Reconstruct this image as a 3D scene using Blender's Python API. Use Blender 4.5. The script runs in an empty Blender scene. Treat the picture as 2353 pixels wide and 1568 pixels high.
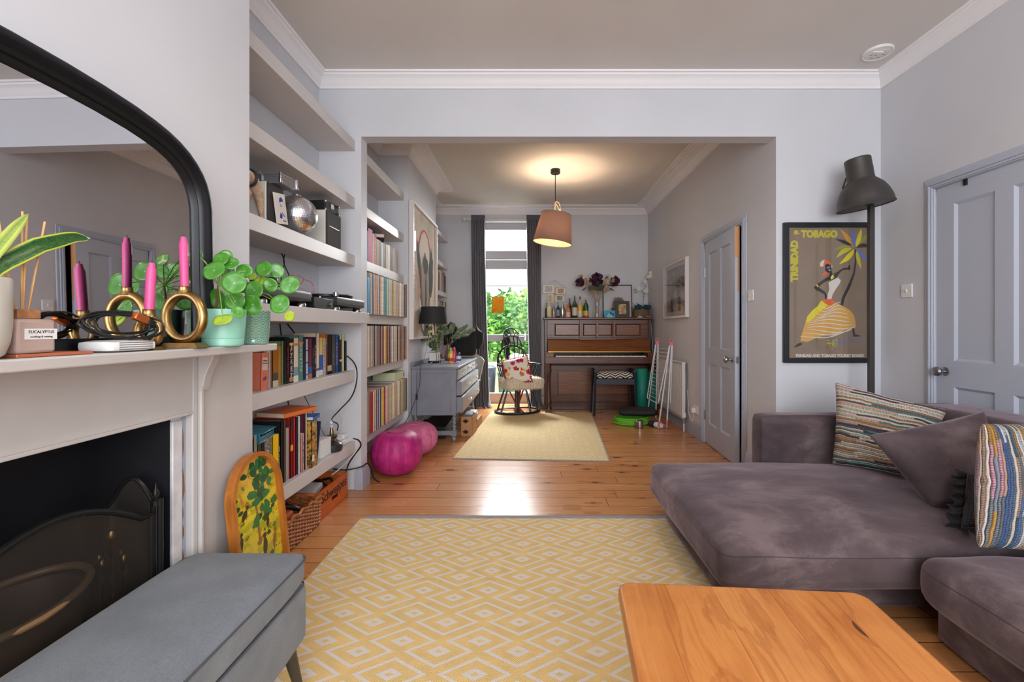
import bpy, bmesh, math, random
from mathutils import Vector, Matrix, noise as NZ
SC = bpy.context.scene; COL = SC.collection
PI = math.pi
F, VX, VY, H = 1046.0, 1222.0, 755.0, 1.1236
D1, D2 = 3.176, 3.287
def WD(px, py, D): return Vector(((px-VX)*D/F, D, H-(py-VY)*D/F))
def DX(px, X): return X*F/(px-VX)
def s2l(c):
    c = c/255.0
    return c/12.92 if c <= .04045 else ((c+.055)/1.055)**2.4
def lin(c): return (s2l(c[0]), s2l(c[1]), s2l(c[2]), 1.0)
def Tr(x, y, z): return Matrix.Translation((x, y, z))
def Rx(a): return Matrix.Rotation(math.radians(a), 4, 'X')
def Ry(a): return Matrix.Rotation(math.radians(a), 4, 'Y')
def Rz(a): return Matrix.Rotation(math.radians(a), 4, 'Z')
def Sc(x, y, z): return Matrix.Diagonal((x, y, z, 1))

# ---------------------------------------------------------------- mesh builder
class MB:
    def __init__(s): s.v = []; s.f = []; s.m = []; s.uv = []
    def add(s, vs, fs, m=0, T=None, uvs=None):
        o = len(s.v)
        if T is not None: vs = [T @ Vector(p) for p in vs]
        s.v += [tuple(p) for p in vs]
        for i, f in enumerate(fs):
            s.f.append([o+k for k in f]); s.m.append(m); s.uv.append(uvs[i] if uvs else None)
        return s
    def box(s, x0, y0, z0, x1, y1, z1, m=0, T=None):
        vs = [(x0,y0,z0),(x1,y0,z0),(x1,y1,z0),(x0,y1,z0),(x0,y0,z1),(x1,y0,z1),(x1,y1,z1),(x0,y1,z1)]
        return s.add(vs, [(0,3,2,1),(4,5,6,7),(0,1,5,4),(1,2,6,5),(2,3,7,6),(3,0,4,7)], m, T)
    def cbox(s, cx, cy, cz, sx, sy, sz, m=0, T=None):
        return s.box(cx-sx/2, cy-sy/2, cz-sz/2, cx+sx/2, cy+sy/2, cz+sz/2, m, T)
    def lathe(s, prof, n=20, m=0, T=None, cap=True):
        vs = []; fs = []
        for r, z in prof:
            for i in range(n):
                a = 2*PI*i/n; vs.append((r*math.cos(a), r*math.sin(a), z))
        k = len(prof)
        for j in range(k-1):
            for i in range(n):
                i2 = (i+1) % n
                fs.append((j*n+i, j*n+i2, (j+1)*n+i2, (j+1)*n+i))
        if cap:
            if prof[0][0] > 1e-5: fs.append(tuple(range(n))[::-1])
            if prof[-1][0] > 1e-5: fs.append(tuple((k-1)*n+i for i in range(n)))
        return s.add(vs, fs, m, T)
    def cyl(s, p0, p1, r, n=12, m=0, r1=None):
        return s.tube([p0, p1], [r, r if r1 is None else r1], n, m)
    def sph(s, c, r, n=14, m=0, sc=(1,1,1), T=None):
        pr = [(r*math.sin(PI*i/(n//2)), -r*math.cos(PI*i/(n//2))) for i in range(n//2+1)]
        M = Tr(*c) @ Sc(*sc)
        return s.lathe(pr, n, m, (T @ M) if T is not None else M, False)
    def tube(s, pts, r, n=8, m=0, closed=False, T=None):
        pts = [Vector(p) for p in pts]; k = len(pts)
        rr = r if isinstance(r, (list, tuple)) else [r]*k
        vs = []; fs = []; up = None
        for i in range(k):
            if closed: t = pts[(i+1) % k]-pts[i-1]
            else: t = pts[min(i+1, k-1)]-pts[max(i-1, 0)]
            t = t.normalized() if t.length > 1e-9 else Vector((0,0,1))
            if up is None:
                up = Vector((0,0,1)) if abs(t.z) < .9 else Vector((1,0,0))
            u = (up-t*up.dot(t)); u = u.normalized() if u.length > 1e-6 else t.orthogonal().normalized()
            up = u; w = t.cross(u)
            for j in range(n):
                a = 2*PI*j/n; vs.append(pts[i]+(u*math.cos(a)+w*math.sin(a))*rr[i])
        for i in range(k if closed else k-1):
            i2 = (i+1) % k
            for j in range(n):
                j2 = (j+1) % n; fs.append((i*n+j, i*n+j2, i2*n+j2, i2*n+j))
        if not closed: fs += [tuple(range(n))[::-1], tuple((k-1)*n+j for j in range(n))]
        return s.add(vs, fs, m, T)
    def prism(s, poly, z0, z1, m=0, T=None):
        n = len(poly)
        vs = [(x, y, z0) for x, y in poly]+[(x, y, z1) for x, y in poly]
        fs = [tuple(range(n))[::-1], tuple(range(n, 2*n))]+[(i, (i+1) % n, n+(i+1) % n, n+i) for i in range(n)]
        return s.add(vs, fs, m, T)
    def grid(s, fn, nu, nv, m=0, T=None, wu=False, uv=True):
        vs = [fn(i/nu, j/nv) for j in range(nv+1) for i in range(nu+1)]
        fs = []; uvs = []
        for j in range(nv):
            for i in range(nu):
                a = j*(nu+1)+i
                fs.append((a, a+1, a+nu+2, a+nu+1))
                uvs.append(((i/nu, j/nv), ((i+1)/nu, j/nv), ((i+1)/nu, (j+1)/nv), (i/nu, (j+1)/nv)))
        return s.add(vs, fs, m, T, uvs if uv else None)
    def soft(s, sx, sy, sz, r, bulge=0, nz=0, n=10, m=0, T=None, seed=0, nzs=3.0, crown=2):
        # soft rounded cushion block centred on origin (full sizes)
        bm = bmesh.new(); bmesh.ops.create_cube(bm, size=2)
        bmesh.ops.subdivide_edges(bm, edges=bm.edges[:], cuts=n, use_grid_fill=True)
        hx, hy, hz = sx/2, sy/2, sz/2; vs = []
        for v in bm.verts:
            q = Vector((v.co.x*hx, v.co.y*hy, v.co.z*hz))
            c = Vector((max(-hx+r, min(hx-r, q.x)), max(-hy+r, min(hy-r, q.y)), max(-hz+r, min(hz-r, q.z))))
            d = q-c
            p = c+d.normalized()*r if d.length > 1e-9 else q
            fx = 1-abs(v.co.x)**crown; fy = 1-abs(v.co.y)**crown; fz = 1-abs(v.co.z)**2
            p.z += bulge*fx*fy*(1 if v.co.z > 0 else .0)*abs(v.co.z)
            if nz:
                w = NZ.noise_vector(Vector((p.x*nzs+seed, p.y*nzs, p.z*nzs)))
                w2 = NZ.noise_vector(Vector((p.x*nzs*2.7+seed, p.y*nzs*2.7, p.z*nzs*2.7)))
                k = nz*(1 if v.co.z > -.5 else .2)
                p += w*k+w2*k*.35
            vs.append(p)
        bm.verts.index_update()
        fs = [tuple(v.index for v in f.verts) for f in bm.faces]
        bm.free()
        return s.add(vs, fs, m, T)
    def build(s, name, mats, parent=None, loc=None, rot=None, bevel=0, sub=0, sharp=38, flat=False, solid=0):
        me = bpy.data.meshes.new(name)
        me.from_pydata(s.v, [], s.f)
        if not isinstance(mats, (list, tuple)): mats = [mats]
        for a in mats: me.materials.append(a)
        me.polygons.foreach_set('material_index', s.m)
        if any(u is not None for u in s.uv):
            ul = me.uv_layers.new(name='UVMap'); k = 0
            for i, p in enumerate(me.polygons):
                for j in range(p.loop_total):
                    ul.data[k].uv = s.uv[i][j] if s.uv[i] else (0, 0); k += 1
        bm = bmesh.new(); bm.from_mesh(me)
        bmesh.ops.remove_doubles(bm, verts=bm.verts[:], dist=1e-6)
        bmesh.ops.recalc_face_normals(bm, faces=bm.faces[:])
        for f in bm.faces: f.smooth = not flat
        bm.to_mesh(me); bm.free()
        if not flat:
            try: me.set_sharp_from_angle(angle=math.radians(sharp))
            except Exception: pass
        o = bpy.data.objects.new(name, me); COL.objects.link(o)
        if parent is not None: o.parent = parent
        if loc is not None: o.location = loc
        if rot is not None: o.rotation_euler = rot
        if solid:
            md = o.modifiers.new('solid', 'SOLIDIFY'); md.thickness = solid; md.offset = 0
        if bevel:
            md = o.modifiers.new('bevel', 'BEVEL'); md.width = bevel; md.segments = 2; md.limit_method = 'ANGLE'; md.angle_limit = math.radians(40)
        if sub:
            md = o.modifiers.new('sub', 'SUBSURF'); md.levels = sub; md.render_levels = sub
        return o
def tag(o, label=None, cat=None, group=None, kind=None):
    if label: o['label'] = label
    if cat: o['category'] = cat
    if group: o['group'] = group
    if kind: o['kind'] = kind
    return o
def thing(name, label, cat, loc=(0,0,0), rz=0, group=None, rx=0, ry=0):
    o = bpy.data.objects.new(name, None); COL.objects.link(o); o.empty_display_size = .05
    o.location = loc; o.rotation_euler = (math.radians(rx), math.radians(ry), math.radians(rz))
    return tag(o, label, cat, group)
def one(mb, name, mats, label, cat, loc=(0,0,0), rz=0, group=None, **k):
    o = mb.build(name, mats, None, loc, (0,0,math.radians(rz)), **k)
    return tag(o, label, cat, group)
def struct(mb, name, mats, parent=None, **k):
    o = mb.build(name, mats, parent, **k)
    if parent is None: o['kind'] = 'structure'
    return o
def dup(root, loc=None, rz=None, label=None, group=None):
    def cp(o, par):
        c = o.copy(); COL.objects.link(c)
        if par is not None: c.parent = par
        for ch in list(o.children): cp(ch, c)
        return c
    r = cp(root, None)
    if loc is not None: r.location = loc
    if rz is not None: r.rotation_euler = (0, 0, math.radians(rz))
    if label: r['label'] = label
    if group: r['group'] = group
    return r
def text(s, size, m, parent, T, name='lettering', ex=.0004, align='CENTER', sx=1.0, bold=0, sp=1.0):
    cu = bpy.data.curves.new('txt', 'FONT'); cu.body = s; cu.size = size; cu.extrude = ex; cu.align_x = align; cu.align_y = 'CENTER'
    cu.offset = bold; cu.space_character = sp; cu.resolution_u = 3
    ob = bpy.data.objects.new('txt', cu); COL.objects.link(ob)
    dg = bpy.context.evaluated_depsgraph_get()
    me = bpy.data.meshes.new_from_object(ob.evaluated_get(dg))
    bpy.data.objects.remove(ob); bpy.data.curves.remove(cu)
    me.transform(T @ Sc(sx, 1, 1)); me.materials.clear(); me.materials.append(m)
    me.name = name
    o = bpy.data.objects.new(name, me); COL.objects.link(o)
    if parent is not None: o.parent = parent
    return o

# ---------------------------------------------------------------- node expressions
class E:
    def __init__(s, nt, k): s.nt = nt; s.k = k
    def op(s, o, b=None, c=None):
        n = s.nt.nodes.new('ShaderNodeMath'); n.operation = o
        for i, q in enumerate((s, b, c)):
            if q is None: continue
            if isinstance(q, E): s.nt.links.new(q.k, n.inputs[i])
            else: n.inputs[i].default_value = q
        return E(s.nt, n.outputs[0])
    def __add__(s, b): return s.op('ADD', b)
    def __radd__(s, b): return s.op('ADD', b)
    def __sub__(s, b): return s.op('SUBTRACT', b)
    def __rsub__(s, b): return s.op('MULTIPLY', -1.0).op('ADD', b)
    def __mul__(s, b): return s.op('MULTIPLY', b)
    def __rmul__(s, b): return s.op('MULTIPLY', b)
    def __truediv__(s, b): return s.op('DIVIDE', b)
    def lt(s, b): return s.op('LESS_THAN', b)
    def gt(s, b): return s.op('GREATER_THAN', b)
    def abs(s): return s.op('ABSOLUTE')
    def floor(s): return s.op('FLOOR')
    def frac(s): return s.op('FRACT')
    def sin(s): return s.op('SINE')
    def mn(s, b): return s.op('MINIMUM', b)
    def mx(s, b): return s.op('MAXIMUM', b)
    def pw(s, b): return s.op('POWER', b)
class MatB:
    def __init__(s, name):
        s.m = bpy.data.materials.new(name); s.m.use_nodes = True; s.nt = s.m.node_tree
        s.b = s.nt.nodes['Principled BSDF']; s.out = s.nt.nodes['Material Output']
    def coord(s, which='Object'):
        t = s.nt.nodes.new('ShaderNodeTexCoord'); s.co = t.outputs[which]
        x = s.nt.nodes.new('ShaderNodeSeparateXYZ'); s.nt.links.new(s.co, x.inputs[0])
        return E(s.nt, x.outputs[0]), E(s.nt, x.outputs[1]), E(s.nt, x.outputs[2])
    def world(s):
        g = s.nt.nodes.new('ShaderNodeNewGeometry'); s.co = g.outputs['Position']
        x = s.nt.nodes.new('ShaderNodeSeparateXYZ'); s.nt.links.new(s.co, x.inputs[0])
        return E(s.nt, x.outputs[0]), E(s.nt, x.outputs[1]), E(s.nt, x.outputs[2])
    def vec(s, x, y, z):
        n = s.nt.nodes.new('ShaderNodeCombineXYZ')
        for i, q in enumerate((x, y, z)):
            if isinstance(q, E): s.nt.links.new(q.k, n.inputs[i])
            else: n.inputs[i].default_value = q
        return n.outputs[0]
    def noise(s, v, scale, detail=3, rough=.5, dist=0):
        n = s.nt.nodes.new('ShaderNodeTexNoise'); n.inputs['Scale'].default_value = scale
        n.inputs['Detail'].default_value = detail; n.inputs['Roughness'].default_value = rough; n.inputs['Distortion'].default_value = dist
        if v is not None: s.nt.links.new(v, n.inputs['Vector'])
        return E(s.nt, n.outputs['Fac'])
    def white(s, v):
        n = s.nt.nodes.new('ShaderNodeTexWhiteNoise'); s.nt.links.new(v, n.inputs['Vector'])
        return E(s.nt, n.outputs['Value'])
    def voro(s, v, scale, feat='F1', rnd=1):
        n = s.nt.nodes.new('ShaderNodeTexVoronoi'); n.feature = feat; n.inputs['Scale'].default_value = scale; n.inputs['Randomness'].default_value = rnd
        s.nt.links.new(v, n.inputs['Vector']); return E(s.nt, n.outputs['Distance'])
    def ramp(s, e, stops, const=False):
        n = s.nt.nodes.new('ShaderNodeValToRGB'); s.nt.links.new(e.k, n.inputs[0]); cr = n.color_ramp
        if const: cr.interpolation = 'CONSTANT'
        while len(cr.elements) < len(stops): cr.elements.new(.5)
        for i, (p, c) in enumerate(stops): cr.elements[i].position = p; cr.elements[i].color = lin(c)
        return n.outputs[0]
    def mix(s, f, a, b, mode='MIX'):
        n = s.nt.nodes.new('ShaderNodeMix'); n.data_type = 'RGBA'; n.blend_type = mode
        if isinstance(f, E): s.nt.links.new(f.k, n.inputs[0])
        else: n.inputs[0].default_value = f
        for i, q in ((6, a), (7, b)):
            if isinstance(q, tuple): n.inputs[i].default_value = lin(q)
            else: s.nt.links.new(q, n.inputs[i])
        return n.outputs[2]
    def color(s, c):
        if isinstance(c, tuple): s.b.inputs['Base Color'].default_value = lin(c)
        else: s.nt.links.new(c, s.b.inputs['Base Color'])
        return s
    def bump(s, e, st=.3, dist=.002):
        n = s.nt.nodes.new('ShaderNodeBump'); n.inputs['Strength'].default_value = st; n.inputs['Distance'].default_value = dist
        s.nt.links.new(e.k, n.inputs['Height']); s.nt.links.new(n.outputs[0], s.b.inputs['Normal']); return s
    def set(s, **k):
        for a, v in k.items():
            a = {'rough': 'Roughness', 'metal': 'Metallic', 'coat': 'Coat Weight', 'sheen': 'Sheen Weight', 'trans': 'Transmission Weight', 'spec': 'Specular IOR Level', 'alpha': 'Alpha', 'sss': 'Subsurface Weight', 'es': 'Emission Strength', 'sr': 'Sheen Roughness'}[a]
            if isinstance(v, E): s.nt.links.new(v.k, s.b.inputs[a])
            else: s.b.inputs[a].default_value = v
        return s
_mc = {}
def mat(c, rough=.5, metal=0, var=0, vs=8, bump=0, bs=60, name=None, **k):
    key = (c, rough, metal, var, vs, bump, bs, tuple(sorted(k.items())))
    if key in _mc: return _mc[key]
    M = MatB(name or 'paint_%d_%d_%d' % c)
    M.set(rough=rough, metal=metal, **k)
    if var or bump:
        M.coord('Object')
        if var:
            n = M.noise(M.co, vs, 4)
            d = tuple(max(0, int(q*(1-var))) for q in c); l = tuple(min(255, int(q*(1+var))) for q in c)
            M.color(M.ramp(n, [(.3, d), (.7, l)]))
        else: M.color(c)
        if bump: M.bump(M.noise(M.co, bs, 3), bump, .004)
    else: M.color(c)
    _mc[key] = M.m
    return M.m
def glass(name, tint=(255,255,255), refl=.9, rough=0.0):
    M = MatB(name); nt = M.nt; nt.nodes.remove(M.b)
    t = nt.nodes.new('ShaderNodeBsdfTransparent'); t.inputs[0].default_value = lin(tint)
    g = nt.nodes.new('ShaderNodeBsdfGlossy'); g.inputs['Roughness'].default_value = rough
    fr = nt.nodes.new('ShaderNodeLayerWeight'); fr.inputs['Blend'].default_value = .5
    p5 = nt.nodes.new('ShaderNodeMath'); p5.operation = 'POWER'; p5.inputs[1].default_value = 5.0
    ad = nt.nodes.new('ShaderNodeMath'); ad.operation = 'MULTIPLY_ADD'; ad.inputs[1].default_value = .9; ad.inputs[2].default_value = .04
    mu = nt.nodes.new('ShaderNodeMath'); mu.operation = 'MULTIPLY'; mu.inputs[1].default_value = refl
    nt.links.new(fr.outputs['Facing'], p5.inputs[0]); nt.links.new(p5.outputs[0], ad.inputs[0]); nt.links.new(ad.outputs[0], mu.inputs[0])
    mx = nt.nodes.new('ShaderNodeMixShader'); nt.links.new(mu.outputs[0], mx.inputs[0])
    nt.links.new(t.outputs[0], mx.inputs[1]); nt.links.new(g.outputs[0], mx.inputs[2])
    nt.links.new(mx.outputs[0], M.out.inputs[0]); return M.m
def emit(c, st, name='lamp_glow'):
    M = MatB(name); M.color(c); M.b.inputs['Emission Color'].default_value = lin(c); M.set(es=st); return M.m

# ---------------------------------------------------------------- shared materials
WALL = mat((203,204,209), .6, var=.012, vs=2, bump=.05, bs=90, name='wall_paint')
CEIL = mat((212,208,204), .7, var=.01, vs=2, name='ceiling_paint')
CORN = mat((232,230,232), .5, name='cornice_paint')
SHELF = mat((203,199,198), .42, var=.01, name='shelf_paint')
SKIRT = mat((168,170,184), .4, name='skirting_paint')
DOORP = mat((176,182,196), .42, name='door_paint')
BLACK = mat((22,22,24), .4, name='black_plastic')
DARK = mat((38,38,42), .5, name='dark_plastic')
CHROME = mat((200,200,205), .18, 1, name='polished_steel')
STEEL = mat((165,165,168), .3, 1, name='brushed_steel')
BRASS = mat((150,120,76), .32, 1, var=.16, vs=30, name='antique_brass')
WHITE = mat((228,227,226), .45, name='white_plastic')
WGLOSS = mat((224,223,224), .3, name='white_gloss')
GLASS = glass('clear_glass')
CABLE = mat((20,20,24), .45, name='black_cable')
def mat_floor():
    M = MatB('pine_floorboards'); x, y, z = M.world()
    w = .139
    b = (y/w+.31).floor(); fy = (y/w+.31).frac()
    off = M.white(M.vec(b, 3.3, 0))
    seg = (x/2.3+off*7.0).floor(); fx = (x/2.3+off*7.0).frac()
    rnd = M.white(M.vec(b, seg, 1.7))
    g = M.noise(M.vec(x*1.2+rnd*30, y*16, 0.0), 3.0, 5, .6, .6)
    g2 = M.noise(M.vec(x*3+rnd*9, y*60, 0.0), 3.0, 3, .6)
    c = M.ramp(g*.75+g2*.25, [(.2, (180,120,68)), (.5, (200,140,86)), (.8, (212,156,102))])
    c = M.mix(rnd*.5, c, (178,112,62))
    v = M.voro(M.vec(x*3.4, y*8.5+rnd, 0.0), 1.0)
    kn = v.lt(.13)
    kd = v.lt(.25)
    c = M.mix(kd*.35, c, (130,70,36)); c = M.mix(kn*.85, c, (58,32,22))
    gap = (fy.lt(.03)).mx(fx.lt(.0016))
    c = M.mix(gap*.85, c, (50,28,18))
    M.color(c); M.set(rough=g*.16+.17, spec=.6)
    M.bump((1.0-gap)*1.0+g2*.08, .35, .003)
    return M.m
FLOOR = mat_floor()
def mat_wood(name, c0, c1, axis='x', rough=.4, sc=1.0, coat=0, rings=0.0):
    M = MatB(name); x, y, z = M.coord('Object')
    a = {'x': (x*1.2, y*14, z*14), 'y': (x*14, y*1.2, z*14), 'z': (x*14, y*14, z*1.2)}[axis]
    g = M.noise(M.vec(*a), 3.0*sc, 5, .6, .8)
    M.color(M.ramp(g, [(.3, c0), (.7, c1)])); M.set(rough=rough, coat=coat)
    return M.m
def mat_rug(name, ox, oy, k=1.0, base=(238,204,138), lt=(222,214,206)):
    M = MatB(name); x, y, z = M.world()
    P, Q, S, a, b = .275*k, .157*k, .0525*k, .110*k, .070*k
    u = x-ox; v = y-oy
    def cell(u, v):
        uu = ((u/P+.5).frac()-.5)*P
        vv = ((v/Q+.5).frac()-.5)*Q
        return uu, vv
    # A diamonds centred at 0,0 ; B at P/2,-S
    def ring(du, dv, lo, hi, r0, t0, clip):
        tot = None
        for off in (-1, 0, 1):
            vv = dv+off*Q
            d = du.abs()/a+vv.abs()/b
            big = (d-1.0).abs().lt(t0)*clip(vv)
            sm = (d-.27).abs().lt(.13)
            q = big.mx(sm)
            tot = q if tot is None else tot.mx(q)
        return tot
    ua, va = cell(u, v); ub, vb = cell(u-P/2, v+S)
    A = ring(ua, va, 0, 0, 0, .1, lambda q: q.gt(-S-.002))
    B = ring(ub, vb, 0, 0, 0, .1, lambda q: q.lt(S+.002))
    w = A.mx(B)
    n = M.noise(M.vec(x, y, 0.0), 14, 3); n2 = M.noise(M.vec(x, y, 0.0), 160, 2)
    wx = (x*(2*PI/.0085)).sin(); wy = (y*(2*PI/.0095)).sin()
    c = M.mix(w, M.ramp(n*.6+n2*.4, [(.3, tuple(int(q*.9) for q in base)), (.7, base)]), lt)
    wv = wx*wy
    c = M.mix((wv*-1.0).mx(0.0)*.16, c, (176,136,84))
    M.color(c); M.set(rough=.9, spec=.2); M.bump(wv*.5+n2*.4, .5, .003)
    return M.m

# ---------------------------------------------------------------- camera, world, lights
cam = bpy.data.cameras.new('camera'); camo = bpy.data.objects.new('camera', cam); COL.objects.link(camo)
camo.location = (0, 0, H); camo.rotation_euler = (PI/2, 0, 0)
cam.sensor_width = 36; cam.lens = F*36/2353; cam.shift_x = -(VX-1176.5)/2353; cam.shift_y = -(784-VY)/2353
cam.clip_start = .05; cam.clip_end = 200
SC.camera = camo
w = bpy.data.worlds.new('sky'); SC.world = w; w.use_nodes = True
nt = w.node_tree; bg = nt.nodes['Background']
tc = nt.nodes.new('ShaderNodeTexCoord'); nz = nt.nodes.new('ShaderNodeTexNoise'); nz.inputs['Scale'].default_value = 2.5
nt.links.new(tc.outputs['Generated'], nz.inputs['Vector'])
cr = nt.nodes.new('ShaderNodeValToRGB'); cr.color_ramp.elements[0].position = .35; cr.color_ramp.elements[0].color = (.78,.87,1,1); cr.color_ramp.elements[1].position = .6; cr.color_ramp.elements[1].color = (1,1,1,1)
nt.links.new(nz.outputs['Fac'], cr.inputs[0]); nt.links.new(cr.outputs[0], bg.inputs[0]); bg.inputs[1].default_value = 2.8
def area(name, loc, rot, sx, sy, p, c=(1,1,1), spread=None):
    l = bpy.data.lights.new(name, 'AREA'); l.shape = 'RECTANGLE'; l.size = sx; l.size_y = sy; l.energy = p; l.color = c
    if spread: l.spread = math.radians(spread)
    o = bpy.data.objects.new(name, l); COL.objects.link(o); o.location = loc; o.rotation_euler = [math.radians(a) for a in rot]; return o
def point(name, loc, p, c, r=.04):
    l = bpy.data.lights.new(name, 'POINT'); l.energy = p; l.color = c; l.shadow_soft_size = r
    o = bpy.data.objects.new(name, l); COL.objects.link(o); o.location = loc; return o
area('bay_daylight', (.6, -1.72, 1.65), (90, 0, 0), 2.7, 1.9, 118, (.92,.96,1))
area('rear_sky_daylight', (-.36, 7.7, 3.1), (-52, 0, 0), 1.6, 1.6, 800, (.95,.98,1))
sun = bpy.data.lights.new('garden_sun', 'SUN'); sun.energy = 5; sun.angle = .3; sun.color = (1,.97,.9)
so = bpy.data.objects.new('garden_sun', sun); COL.objects.link(so); so.rotation_euler = (math.radians(8), math.radians(38), 0)
SC.view_settings.view_transform = 'Standard'; SC.view_settings.look = 'None'; SC.view_settings.gamma = 1; SC.view_settings.exposure = 0.08
SC.view_settings.use_curve_mapping = False
SC.cycles.max_bounces = 9; SC.cycles.diffuse_bounces = 5; SC.cycles.glossy_bounces = 4; SC.cycles.transparent_max_bounces = 16
SC.cycles.adaptive_threshold = .025; SC.cycles.caustics_reflective = False; SC.cycles.caustics_refractive = False; SC.cycles.sample_clamp_indirect = 6
try: SC.cycles.use_denoising = True
except Exception: pass

# ---------------------------------------------------------------- the shell
XL, XB, XS, XR, XR2 = -1.485, -1.10, -1.233, 2.435, 1.704
YF, YB, ZC = 6.68, -1.7, 2.889
ZL = 2.462
XO = -1.19
struct(MB().box(XL-.15, YB-.2, -.08, 2.95, YF+.32, 0), 'floor', FLOOR)
struct(MB().box(XL-.15, YB-.2, ZC, 2.95, YF+.32, ZC+.1), 'ceiling', CEIL)
struct(MB().box(XL-.15, YB-.2, 0, XL, YF+.3, ZC), 'wall_left', WALL)
# near chimney breast with firebox hole
FB0, FB1, FBZ, FBX = .80, 1.39, .857, -1.36
struct(MB().box(XL, .40, FBZ, XB, 1.773, ZC), 'wall_left_chimney', WALL); struct(MB().box(XL, .40, 0, XB, FB0, FBZ), 'wall_left_chimney_near', WALL); struct(MB().box(XL, FB1, 0, XB, 1.773, FBZ), 'wall_left_chimney_far', WALL); struct(MB().box(XL, FB0, 0, FBX-.01, FB1, FBZ), 'wall_left_chimney_back', WALL)
struct(MB().box(XL, 4.40, 0, -1.195, 5.67, ZC), 'wall_left_far_chimney', WALL)
# dividing wall with wide opening
b = MB().box(XL, D1, 0, XO, D2, ZC).box(XO, D1, ZL, XR2, D2, ZC).box(XR2, D1, 0, XR+.4, D2, ZC)
struct(b, 'wall_middle', WALL)
# right wall of the front room with door opening
DN0, DN1, DNZ = 1.955, 2.745, 1.965
b = MB().box(XR, YB-.2, 0, XR+.12, DN0, ZC).box(XR, DN1, 0, XR+.12, D1, ZC).box(XR, DN0, DNZ, XR+.12, DN1, ZC)
struct(b, 'wall_right', WALL)
# right wall of the back room with door opening
DF0, DF1, DFZ = 3.675, 4.50, 1.965
b = MB().box(XR2, D2, 0, XR2+.1, DF0, ZC).box(XR2, DF1, 0, XR2+.1, YF, ZC).box(XR2, DF0, DFZ, XR2+.1, DF1, ZC)
struct(b, 'wall_right_far', WALL)
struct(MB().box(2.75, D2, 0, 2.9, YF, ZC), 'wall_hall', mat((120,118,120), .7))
# far wall with garden door opening
WX0, WX1, WZ1 = -.80, .06, 2.70
b = MB().box(XL, YF, 0, WX0, YF+.3, ZC).box(WX1, YF, 0, 2.9, YF+.3, ZC).box(WX0, YF, WZ1, WX1, YF+.3, ZC)
struct(b, 'wall_far', WALL)
# front wall behind the viewer with bay window
b = MB().box(XL, YB-.2, 0, -.8, YB, ZC).box(2.0, YB-.2, 0, XR, YB, ZC).box(-.8, YB-.2, 0, 2.0, YB, .65).box(-.8, YB-.2, 2.65, 2.0, YB, ZC)
struct(b, 'wall_front', WALL)
b = MB()
for xx in (-.8, .1, 1.1, 1.95): b.box(xx, YB-.12, .65, xx+.05, YB-.06, 2.65)
for zz in (.65, 1.6, 2.6): b.box(-.8, YB-.12, zz, 2.0, YB-.06, zz+.05)
struct(b, 'window_1', WGLOSS)

def cornice(name, pts, prof, inner=1):
    # pts: list of (x,y) along wall line, mitred; prof: list of (offset from wall, z)
    n = len(pts); V2 = [Vector(p) for p in pts]; nor = []
    for i in range(n-1):
        d = (V2[i+1]-V2[i]).normalized(); nor.append(Vector((d.y, -d.x))*inner)
    mb = MB(); vs = []
    for i in range(n):
        if i == 0: m = nor[0]
        elif i == n-1: m = nor[-1]
        else: m = (nor[i-1]+nor[i]); m = m/(m.dot(nor[i]))
        for o, z in prof: q = V2[i]+m*o; vs.append((q.x, q.y, z))
    k = len(prof); fs = []
    for i in range(n-1):
        for j in range(k-1): fs.append((i*k+j, i*k+j+1, (i+1)*k+j+1, (i+1)*k+j))
    fs.append(tuple(range(k))); fs.append(tuple((n-1)*k+j for j in range(k)))
    mb.add(vs, fs)
    return struct(mb, name, CORN, sharp=30)
z0 = ZC-.098
P1 = [(0,ZC),(.0,z0),(.014,z0),(.016,z0+.016),(.022,z0+.022),(.03,z0+.045),(.045,z0+.062),(.062,z0+.072),(.064,z0+.084),(.076,z0+.086),(.08,ZC)]
cornice('trim_1', [(XL,1.773),(XL,D1),(XR,D1),(XR,YB)], P1)
cornice('trim_2', [(XB,.40),(XB,1.773)], P1)
P2 = P1[:-2]+[(.078,z0+.088),(.1,ZC-.008),(.118,ZC-.008),(.122,ZC-.002),(.145,ZC-.002),(.147,ZC-.012),(.165,ZC-.012),(.168,ZC-.003),(.185,ZC-.003),(.187,ZC-.01),(.2,ZC-.01),(.202,ZC)]
cornice('trim_3', [(XO+.0,D2),(XL,D2),(XL,4.40),(-1.195,4.40),(-1.195,5.67),(XL,5.67),(XL,YF),(XR2,YF),(XR2,D2),(XO,D2)], P2)
def base(name, pts, h=.15, t=.018, inner=1):
    P = [(0,0),(t,0),(t,h-.03),(t*.7,h-.018),(t*.45,h-.006),(t*.3,h),(0,h)]
    o = cornice(name, pts, P, inner); o.data.materials[0] = SKIRT; return o
base('baseboard_left', [(-1.225,D1),(XO,D1),(XO,D2),(-1.225,D2)])
base('baseboard_far', [(XL,5.67),(XL,YF),(WX0-.06,YF)]); base('baseboard_far_right', [(WX1+.06,YF),(XR2,YF),(XR2,DF1+.075)])
base('baseboard_middle', [(XR2,DF0-.075),(XR2,D1),(XR,D1),(XR,DN1+.08)])
base('baseboard_far_chimney', [(XL,4.40),(-1.195,4.40),(-1.195,5.67),(XL,5.67)])
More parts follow.
